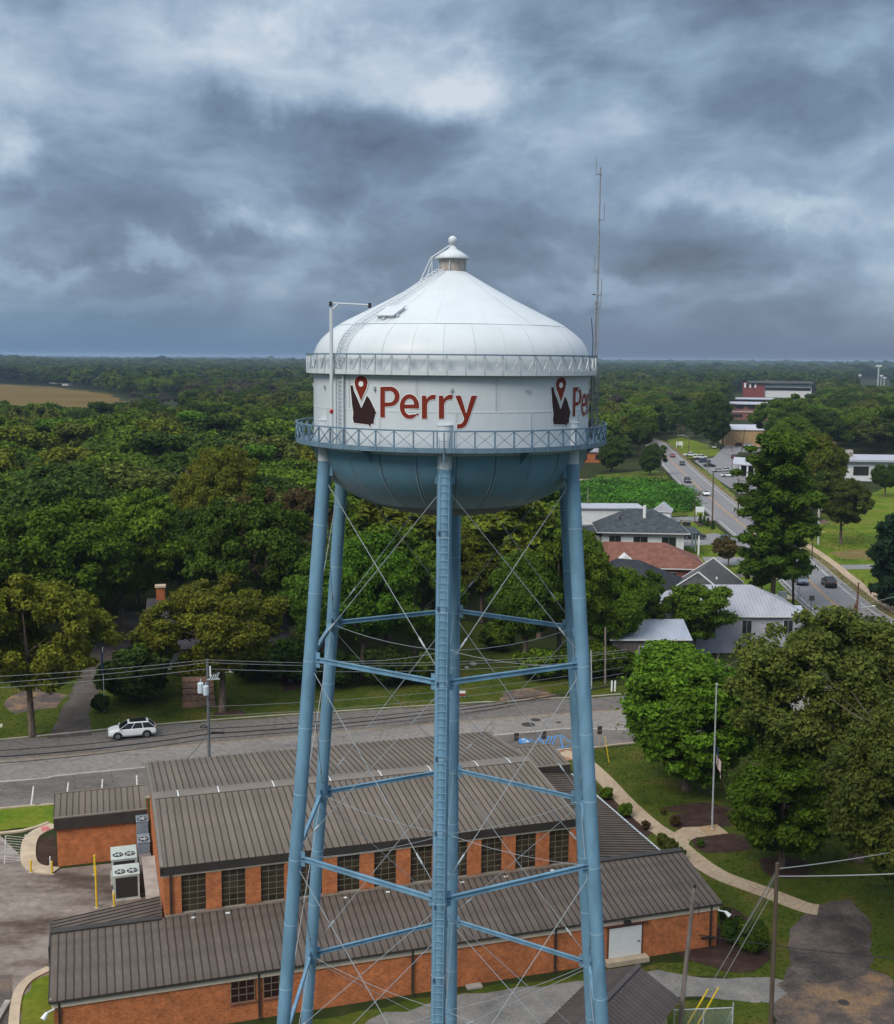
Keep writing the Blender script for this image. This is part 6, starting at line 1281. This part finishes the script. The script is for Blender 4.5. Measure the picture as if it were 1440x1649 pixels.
def px_car(px, py, head, kind, pt, label, group=None, name=None): return car(gp(px, py), head, kind, pt, label, group, name)
sd_ = math.atan2((gp(330, 1162) - gp(0, 1193)).y, (gp(330, 1162) - gp(0, 1193)).x)
px_car(213, 1186, sd_ + math.pi - .03, 'suv', 'white', 'white SUV with a black glass roof driving left on the street', None, 'white_suv')
def hd(py_y): i = int(np.argmin([abs(q.y - py_y) for q in hw])); d = hw[min(i+1, len(hw)-1)] - hw[i]; return math.atan2(d.y, d.x)
for px, py, dr, kind, pt, lab in ((1290, 940, -1, 'suv', 'blue', 'slate blue car coming towards the tower beside the dark highway pole'), (1335, 944, 1, 'suv', 'black', 'black car driving away on the near stretch of highway'), (1137, 798, -1, 'suv', 'white', 'white SUV coming down the highway beside the kudzu'), (1107.5, 777, -1, 'van', 'grey', 'dark grey minivan ahead of the white SUV beside the kudzu'), (1099, 749, 1, 'suv', 'teal', 'grey green car driving away past the parking lot'), (1083.5, 736, -1, 'sedan', 'red', 'red car farthest away on the highway')):
    q = gp(px, py); h_ = hd(q.y); car(q, h_ if dr > 0 else h_ + math.pi, kind, pt, lab, None, 'driving_car')
for px, py, h_, kind, pt, lab in ((1112, 735, .1, 'pickup', 'white', 'white pickup parked farthest left in the far lot'), (1128, 739, .25, 'pickup', 'white', 'white pickup parked second from the left in the far lot'), (1135, 745, .2, 'suv', 'navy', 'navy SUV parked in front of the white pickups'), (1143, 752, .15, 'sedan', 'black', 'black sedan parked by the lot grass edge'), (1158, 760, .1, 'sedan', 'silver', 'silver car parked in the middle of the lot row'), (1170, 759, .2, 'sedan', 'silver', 'second silver car, right of the first silver one'), (1172, 768, .05, 'suv', 'white', 'white car parked nearest in the far lot'), (1182, 738, 1.2, 'suv', 'maroon', 'maroon car parked beside the white canopy'), (1150, 722, 1.4, 'pickup', 'white', 'white truck parked on the grass side of the lot entrance'), (1192, 719, .15, 'suv', 'maroon', 'dark red car in front of the tan warehouse'), (1206, 719.5, .15, 'suv', 'white', 'white SUV in front of the tan warehouse'), (1232, 741, .2, 'suv', 'white', 'white car half hidden right of the canopy'), (1116, 868, .05, 'pickup', 'black', 'black pickup parked by the shrubs at the white house'), (1168, 874, 1.5, 'van', 'black', 'black van turning at the drive beside the tall pine')):
    px_car(px, py, h_, kind, pt, lab, None)

# ------------------------------------------------------------------ poles, wires, signs
def pole(base, top, label, m=WOOD, r=.15, name='utility_pole', cat='utility pole', rt=None, arms=(), extra=None):
    P, Q = Vector(base), Vector(top); t = thing(name, label, cat, P); d = Q - P; b = MB(); b.tube([(0, 0, -.3), d*.5, d], [r, r*.88, rt or r*.72], 12); b.build('pole', m, t)
    for f, w, a in arms:
        c = d*f; v = Vector((math.cos(a), math.sin(a), 0))*w/2; b = MB(); b.beam(c - v, c + v, .1, .12); x = b.build('cross_arm', WOOD, t); b = MB()
        for k in (-.92, -.4, .4, .92): q = c + v*k; b.lathe([(.05, .06), (.07, .12), (.04, .17), (.06, .24), (.001, .26)], 8, tuple(q))
        b.build('insulator', STEEL, x)
    return t
def px_pole(bx, by, tx, ty, label, **k):
    p = gp(bx, by); return p, Vector((gp(bx, by).x, p.y, hgt(p, tx, ty))), pole(p, _lean(p, tx, ty), label, **k)
def _lean(p, tx, ty):
    r = ray(tx, ty); tt = (p.y - CAM.y)/r.y; q = CAM + r*tt; return Vector((q.x, p.y, q.z))
sp_, st_, t1 = px_pole(337, 1232, 334, 1062, 'street pole with two pale transformers above the post office roof', r=.16, m=mat('dark_steel_pole', (.12, .135, .15), .6, .4, var=.15, scale=2))
top1 = _lean(sp_, 334, 1062); L1 = top1 - sp_
TRF = mat('transformer_paint', (.50, .58, .62), .45, .4)
for x, y, z, s in ((-.62, -.28, 7.2, 1.0), (-.05, -.62, 7.1, .9)):
    b = MB(); c = (L1.x*.7 + x, y, z); b.lathe([(.001, 0), (.27*s, .02), (.30*s, .1), (.30*s, .95*s), (.26*s, 1.03*s), (.001, 1.08*s)], 18, c); tr = b.build('transformer', TRF, t1); b = MB(); b.tube([(c[0], c[1], c[2] + 1.05*s), (c[0], c[1], c[2] + 1.4*s)], [.06, .04], 8); b.build('bushing', STEEL, tr); b = MB(); b.beam((c[0], c[1], z + .5), (L1.x*.7, 0, z + .5), .08, .2); b.build('bracket', STEEL, tr)
b = MB(); b.tube([(-.6, -.3, 7.3), (-.95, -.3, 6.6), (-.6, -.2, 6.1), (0, -.17, 5.9)], .03, 6); b.build('drop_cable', WIRE, t1)
b = MB()
for k in range(4): b.tube([(.25 + .22*k, -.2, 8.5 + .05*k), (.45 + .22*k, -.2, 9.0 + .04*k)], .05, 6)
b.beam((0, -.1, 8.5), (1.2, -.2, 8.6), .08, .08); b.build('fuse_cutout', TRF, t1)
b = MB(); b.box((.28, -.05, 9.3), (.12, .12, 1.0)); b.build('arrester', SIGNW, t1)
b = MB(); b.lathe([(.28, 4.0), (.36, 4.0), (.36, 4.08), (.28, 4.08), (.28, 4.0)], 14, (-.45, -.1, -.2)); b.build('cable_loop', WIRE, t1)
p2, q2, t2_ = px_pole(975, 1102, 975, 1010, 'bare grey pole in the ivy covered trees right of the tower', m=WOODG, r=.13)
p3, q3, t3_ = px_pole(953, 1110, 952, 1047, 'short thin pole showing just right of the right tower leg', m=STEEL, r=.08)
pA, qA, tA = px_pole(1093, 1668, 1118, 1430, 'leaning weathered grey pole in front of the brick corner', m=WOODG, r=.15)
b = MB(); lA = _lean(pA, 1118, 1430) - pA; b.box((lA.x + .02, 0, lA.z + .05), (.12, .12, .25)); b.build('cap_bracket', DARK, tA); b = MB(); b.tube([(lA.x*.9, -.2, lA.z*.9), (lA.x*.9 + .35, -.3, lA.z*.92), (lA.x*.88 + .3, -.3, lA.z*.83)], .025, 6); b.build('insulator_bracket', DARK, tA)
pB, qB, tB = px_pole(1241, 1658, 1252, 1390, 'tall brown pole with guy wires at the edge of the dirt lot', r=.15)
topB = _lean(pB, 1252, 1390)
def cable(label, a, c, sag, r, m, name='power_line', cat='cable', group=None, n=16):
    a, c = Vector(a), Vector(c); b = MB(); b.tube([a.lerp(c, k/n) - Vector((0, 0, 4*sag*(k/n)*(1-k/n))) for k in range(n+1)], r, 5); return tag(b.build(name, m), label, cat, group)
def at_y(px, py, y): r = ray(px, py); return CAM + r*((y - CAM.y)/r.y)
# three lines along the street and their cables
dirL = (gp(0, 1259) - gp(230, 1236)).normalized()
for k, (yl_, yp, yr) in enumerate(((1088.5, 1062.5, 1046), (1099, 1067, 1050), (1107, 1077, 1058))):
    a = sp_ + dirL*26; A_ = at_y(-8, yl_ + 1, a.y); B_ = at_y(334, yp, sp_.y)
    cable(('topmost', 'middle', 'lowest')[k] + ' of the three overhead lines left of the transformer pole', A_, B_, .15, .022, WIREL, group='overhead lines above the street')
    cable(('topmost', 'middle', 'lowest')[k] + ' of the three overhead lines right of the transformer pole', B_, at_y(1010, yr, p2.y), .9, .022, WIREL, group='overhead lines above the street')
for k, (ya, yb, yc, r_, m_) in enumerate(((1208, 1174, 1112, .04, WIRE), (1218, 1182, 1116, .06, WIRE), (1228.5, 1189, 1121, .035, WIRE), (1172, 1153, 1100, .02, WIREL), (1158, 1138, 1090, .018, WIREL))):
    a = sp_ + dirL*26; A_ = at_y(-8, ya + 1, a.y); B_ = at_y(335.5, yb, sp_.y)
    if k < 3: cable(('upper', 'thick middle', 'lower')[k] + ' black cable strung low across the street left of the transformer pole', A_, B_, .25, r_, m_, 'communication_cable')
    cable(('upper black', 'thick black', 'lower black', 'pale lower', 'pale upper')[k] + ' cable running right from the transformer pole over the lawn and street', B_, at_y(1005, yc - 16, p2.y), .8, r_, m_, 'communication_cable')
b = MB(); q_ = at_y(351, 1180, sp_.y); b.box(tuple(q_), (1.3, .16, .18)); tag(b.build('splice_case', WIRE), 'black splice case hanging on the thick cable beside the transformer pole', 'splice case')
cable('thin service wire slanting from the flag pole to the lawn', at_y(166, 1042, gp(168, 1146).y), gp(258, 1122, 1.0), .3, .015, WIREL)
cable('thin cable dropping from the transformer pole to the roof of the post office', at_y(336, 1178, sp_.y), uv_pt(9.5, 25.2, 7.5), .2, .02, WIRE)
# guys and spans from the pole by the dirt lot
cable('upper pale span leaving the brown pole to the right edge', topB - Vector((0, 0, .35)), at_y(1470, 1366, pB.y + 6), .1, .035, WIREL)
cable('lower pale span leaving the brown pole to the right edge', topB - Vector((0, 0, .8)), at_y(1470, 1406, pB.y - 4), .05, .035, WIREL)
for k, (px, py) in enumerate(((1179, 1527), (1192, 1519))): cable(('left', 'right')[k] + ' guy wire from the brown pole down into the mulch bed', topB - Vector((0, 0, .4 + .5*k)), gp(px, py), 0, .025, WIREL, 'guy_wire', 'guy wire')
for k, (px, py, gx, gy) in enumerate(((1100, 1662, 1135, 1598), (1118, 1660, 1155, 1595))):
    a = gp(px, py); c = topB - Vector((0, 0, .6 + .8*k)); cable(('left', 'right')[k] + ' guy wire of the brown pole with a yellow guard', a, c, 0, .018, WIREL, 'guy_wire', 'guy wire')
    d = (c - a).normalized(); b = MB(); b.tube([a, a + d*3.0], .05, 8); tag(b.build('guy_guard', YELLOW), ('left', 'right')[k] + ' yellow plastic guard on the guy wires at the bottom edge', 'guy guard')
cable('black cable from the brick corner to the right edge across the brown pole', uv_pt(42.2, .2, .6) + Vector((-1.2, -.3, .4)), at_y(1470, 1546, pB.y + 2), .15, .03, WIRE, 'communication_cable')
b = MB(); b.tube([uv_pt(41.0, -.2, .95), uv_pt(42.0, -.15, .88)], .1, 8); tag(b.build('splice_case', WIRE), 'black splice case at the brick corner above the mulch', 'splice case')
px_pole(1045, 1668, 1042, 1582, 'dark steel post standing in front of the shed roof', m=DARK, r=.09, name='steel_post', cat='post')
# chain link fence by the shed
fa, fb = gp(1085, 1668), gp(1179, 1664); t = thing('chain_link_fence', 'short chain link fence with a steel top rail at the bottom edge', 'fence', fa); d = fb - fa; b = MB(); b.tube([(0, 0, 1.6), d + Vector((0, 0, 1.6))], .03, 6); b.build('top_rail', STEEL, t)
for f in (0, .5, 1): b = MB(); b.tube([d*f, d*f + Vector((0, 0, 1.62 if f < 1 else 1.9))], .04, 8); b.build('fence_post', STEEL, t)
b = MB(); n = 36
for k in range(n): 
    for s in (0, 1):
        p_, q_ = d*(k/n), d*min(1, (k+8)/n); z0, z1 = (0.05, 1.6) if s else (1.6, .05); b.tube([p_ + Vector((0, 0, z0)), q_ + Vector((0, 0, z1))], .005, 3, False)
b.build('wire_mesh', STEEL, t, kind='stuff')
# flagpole and flag
fp = gp(1147, 1336); ft = _lean(fp, 1154.5, 1104); t = thing('flagpole', 'tall slender silver flagpole on a rust stained slab', 'flagpole', fp); d = ft - fp; b = MB(); b.tube([(0, 0, 0), d], [.075, .04], 12); b.build('pole', STEEL, t); b = MB(); b.ball(tuple(d + Vector((0, 0, .1))), .11, 7); b.build('finial', STEEL, t); b = MB(); b.lathe([(.18, .05), (.16, .12), (.08, .2)], 14); b.build('collar', GREYM, t); b = MB(); b.tube([(-.09, -.05, .9), d + Vector((-.07, -.05, 0))], .012, 4); b.build('halyard', SIGNW, t)
def flag():
    z1, z0 = hgt(fp, 1152, 1199), hgt(fp, 1152, 1257); m = [mat('flag_red', (.33, .035, .045), .85, .1), mat('flag_white', (.75, .73, .71), .85, .1), mat('flag_blue', (.03, .045, .13), .85, .1)]
    v, f, mi = [], [], []; nu, nv = 26, 20; H = 1.35; fly = 2.3; ft_ = (z1 + z0)/2
    for i in range(nu+1):
        u = i/nu
        for j in range(nv+1):
            w = j/nv; fold = math.sin(u*15 + w*1.2)*.11*min(1, u*3); x = .09 + u*.52 + .06*math.sin(u*9 + w*2); y = -.12 + fold; z = z1 - w*H*(1-.1*u) - u*(z1 - z0 - H)*1.0; v.append((x, y, z))
    for i in range(nu):
        for j in range(nv):
            f.append((i*(nv+1)+j, (i+1)*(nv+1)+j, (i+1)*(nv+1)+j+1, i*(nv+1)+j+1)); s = int(j*13/nv); mi.append(2 if (i/nu < .4 and j/nv < 7/13) else (0 if s % 2 == 0 else 1))
    me = bpy.data.meshes.new('flag'); me.from_pydata([(a, b_, c) for a, b_, c in v], [], f); [me.materials.append(q) for q in m]; me.polygons.foreach_set('material_index', mi); me.polygons.foreach_set('use_smooth', [True]*len(f)); me.update()
    o = link('flag', me, None, (fp.x + d.x*.5, fp.y, 0)); tag(o, 'limp red, white and blue striped flag hanging at half mast', 'flag')
flag()
px_pole(168, 1146, 165, 1042, 'thin white pole by the driveway holding a small furled flag', m=SIGNW, r=.045, name='thin_flagpole', cat='flagpole')
b = MB(); q_ = gp(168, 1146); z_ = hgt(q_, 166, 1050); b.loft([[(x, y, z) for x, y in ((-.09, -.05), (.10, -.06), (.12, .05), (-.08, .06))] for z in (z_ - 2.4, z_ - 1.2, z_)]); tag(b.build('furled_flag', mat('navy_cloth', (.05, .06, .14), .9), None, (q_.x - .05, q_.y - .08, 0)), 'small furled dark flag on the thin pole by the driveway', 'flag')
# parking signs seen from behind
def sign(px, py, ty, w, h, label, m=SIGNB, pm=GREYM, two=True, cat='sign', name='parking_sign'):
    p = gp(px, py); zt = hgt(p, px, ty); t = thing(name, label, cat, p, .2); b = MB(); b.tube([(0, 0, 0), (0, 0, zt)], .035, 6); b.build('post', pm, t)
    if two:
        for z0, z1 in ((zt - h*.48, zt), (zt - h, zt - h*.54)): b = MB(); b.boxr(-w/2, w/2, -.07, -.04, z0, z1); b.build('panel', m, t)
    else: b = MB(); b.boxr(-w/2, w/2, -.09, -.04, zt-h, zt); b.build('panel', m, t)
    return t
for px, by, ty, lab in ((831.5, 1199, 1180, 'dark backed parking sign left of the blue wheelchair panel'), (875.5, 1199, 1177, 'dark backed parking sign in the middle of the blue bays'), (965, 1204, 1169, 'dark backed parking sign right of the right tower leg')): sign(px, by, ty, .5, .85, lab)
a = gp(981, 1228); b = MB(); b.tube([(0, 0, 0), tuple(Vector(_lean(a, 974.5, 1186)) - a)], .045, 6); tag(b.build('marker_post', YELLOW, None, a), 'leaning yellow marker post on the lawn by the maple', 'marker post')
for k, px in enumerate((985.2, 990.5)):
    a = gp(px, 1113.5); b = MB(); b.tube([(0, 0, 0), (0, 0, 1.0), (0, 0, 1.3)], [.11, .11, .09], 8); tag(b.build('riser_pipe', SIGNW, None, a), ('left', 'right')[k] + ' one of two short white riser pipes across the street', 'pipe', 'white riser pipes')
def board(px, py, ty, w, h, label, legs=2, m=SIGNW, name='sign_board'):
    p = gp(px, py); zt = hgt(p, px, ty); t = thing(name, label, 'sign', p, R(4)); b = MB(); b.boxr(-w/2, w/2, -.12, .12, zt - h, zt); b.build('panel', m, t)
    for s in ((-1, 1) if legs == 2 else (0,)): b = MB(); b.boxr(s*w*.42 - .09, s*w*.42 + .09, -.088, .088, 0, zt - h + .02 if legs != 2 else zt); b.build('post', m if legs == 2 else WOOD, t)
    return t
board(1260, 968, 952, 1.5, 1.1, 'white two legged sign on the grass at the foot of the tall pine')
board(1127, 830, 816, 2.2, 1.4, 'white sign board in the grass beside the highway pole', 2)
board(1109.5, 850, 836, .9, 1.4, 'pale blue sign box near the mulch bed by the highway', 1, METB)
board(1094, 722, 711, 3.0, 1.7, 'white roadside sign on two posts far down the highway')
t = thing('hanging_sign', 'small dark hanging sign on a wooden post by the white house drive', 'sign', gp(1096, 858)); b = MB(); b.tube([(0, 0, 0), (0, 0, 3.0)], .12, 8); b.tube([(0, 0, 2.8), (2.4, 0, 2.8)], .07, 6); b.build('post', WOOD, t); b = MB(); b.boxr(.4, 2.3, -.05, .05, 1.5, 2.5); b.build('panel', DARK, t)
t = sign(1306, 990, 959, .9, .8, 'dark square sign on a post at the highway edge', SIGNB, DARK, False); sign(1286, 975, 945, .3, .3, 'small grey sign post by the dark highway pole', STEEL, STEEL, False)
# highway poles
px_pole(1278, 974, 1276, 857, 'dark straight pole beside the highway left of the blue car', m=mat('creosote_pole', (.035, .028, .024), .9, .2), r=.19)
px_pole(1308, 900, 1309.5, 848, 'slim brown pole on the grass strip right of the highway', r=.14)
pg, qg, tg = px_pole(1318, 877, 1320, 795, 'pale steel pole with small antennas on the bright lawn', m=STEEL, r=.2)
b = MB(); z_ = qg.z
for k in range(5): b.box((.25 if k % 2 else -.25, 0, z_*(.62 + .08*k)), (.5, .3, .5))
b.build('antenna', GREYM, tg)
ph, qh, th_ = px_pole(1379, 1000, 1383, 938, 'reddish pole with a street lamp arm near the right edge', r=.17, m=mat('red_brown_pole', (.12, .055, .045), .9, .2))
z_ = qh.z; b = MB(); b.tube([(.1, 0, z_*.35), (2.2, -.3, z_*.40)], .05, 6); arm = b.build('lamp_arm', STEEL, th_); b = MB(); b.lathe([(.001, -.08), (.22, -.02), (.3, .06), (.001, .12)], 12, (2.4, -.32, z_*.40)); b.build('lamp_head', SIGNW, arm); b = MB(); b.box((-.2, -.1, z_*.38), (.4, .3, .9)); b.build('meter_box', mat('rusty_box', (.16, .06, .04), .8), th_)
cable('pale wire leaving the reddish pole to the right edge', ph + Vector((.1, 0, z_*.42)), at_y(1475, 952, ph.y), .1, .03, WIREL)
px_pole(1147.5, 842, 1149, 758, 'tall dark pole in front of the kudzu side of the highway', r=.2); px_pole(1189, 832, 1190, 770, 'dark pole on the right shoulder left of the tall pine', r=.2)
px_pole(1065, 778, 1065, 731, 'brown pole at the edge of the kudzu bank', r=.16); px_pole(1119, 842, 1119.5, 805, 'slim dark pole beside the white sign board', r=.12); px_pole(947.5, 838, 947, 785, 'grey pole just right of the bowl beside the kudzu', m=WOODG, r=.14)
px_pole(1092, 722, 1092, 682, 'far pole with a cross arm beside the roadside sign', r=.17, arms=((.93, 3.0, .2), (.8, 2.4, .2))); px_pole(1139, 764, 1139.5, 710, 'pale pole with a cross arm at the far lot edge', m=WOODG, r=.16, arms=((.96, 3.0, .1),))
pk, qk, tk = px_pole(1107, 741, 1112, 692, 'far pole with a curved street lamp arm', r=.17, arms=((.9, 2.6, .2),)); b = MB(); b.tube([(0, 0, qk.z*.75), (-2, 0, qk.z*.82), (-4.2, 0, qk.z*.80)], .07, 6); b.build('lamp_arm', STEEL, tk)
px_pole(1179, 727, 1180.5, 690, 'dark pole left in front of the tan warehouse', r=.16); px_pole(1194, 729, 1200, 691, 'dark leaning pole right in front of the tan warehouse', r=.2); px_pole(1179, 768, 1180, 733, 'dark pole in the parked car row', r=.16)
cable('long wire from the far cross arm pole towards the warehouse', qk, at_y(1180, 735, gp(1179, 768).y), .8, .05, WIRE)
cable('wire from the kudzu pole to the right highway pole', gp(947.5, 838) + Vector((0, 0, 8)), gp(1065, 778) + Vector((0, 0, 9)), .8, .04, WIRE)
for px, by, ty, lab in ((1384, 622, 604, 'far stadium light pole, leftmost and shortest'), (1413, 628, 589, 'tallest far stadium light pole'), (1418, 628, 605, 'far stadium light pole just right of the tallest'), (1423, 628, 608, 'rightmost far stadium light pole')):
    p = gp(px, by + 6); z_ = hgt(p, px, ty); t = thing('stadium_light', lab, 'light pole', p, 0, 'stadium lights'); b = MB(); b.tube([(0, 0, 0), (0, 0, z_)], .8 if ty == 589 else .5, 6); b.build('pole', STEEL, t); b = MB(); b.box((0, 0, z_), (7 if ty == 589 else 4, .8, 1.6)); b.build('lamp_bank', SIGNW, t)
p = gp(744, 1124); t = thing('yard_sign', 'small red and white yard sign by the street seen between the tower legs', 'sign', p); b = MB(); b.boxr(-.4, .4, -.02, .02, .55, .85); b.build('panel', SIGNW, t); b = MB(); b.boxr(-.4, .4, -.02, .02, .3, .548); b.build('lower_panel', PAINTS['red'], t); b = MB(); b.boxr(-.3, -.27, -.01, .01, 0, .55); b.boxr(.27, .3, -.01, .01, 0, .55); b.build('stake', STEEL, t)
for px, py, lab in ((762, 1071.5, 'larger pale boulder in the grassy clearing'), (752, 1077, 'smaller pale boulder in the grassy clearing')):
    b = MB(); b.ball((0, 0, .15), .55 if px == 762 else .35, 5, .5); tag(b.build('boulder', CONCG, None, gp(px, py)), lab, 'boulder')
# ------------------------------------------------------------------ the air
def haze():
    b = MB(); b.box((0, 0, 24.5), (18400, 18400, 51)); o = b.build('haze', [], kind='stuff')
    m = bpy.data.materials.new('haze'); m.use_nodes = True; nt = m.node_tree; nt.nodes.clear(); v = nt.nodes.new('ShaderNodeVolumePrincipled'); v.inputs['Color'].default_value = (.55, .72, .95, 1); v.inputs['Density'].default_value = HAZE; v.inputs['Anisotropy'].default_value = 0.0
    ou = nt.nodes.new('ShaderNodeOutputMaterial'); nt.links.new(v.outputs[0], ou.inputs['Volume']); o.data.materials.append(m)
HAZE = .00008
haze()
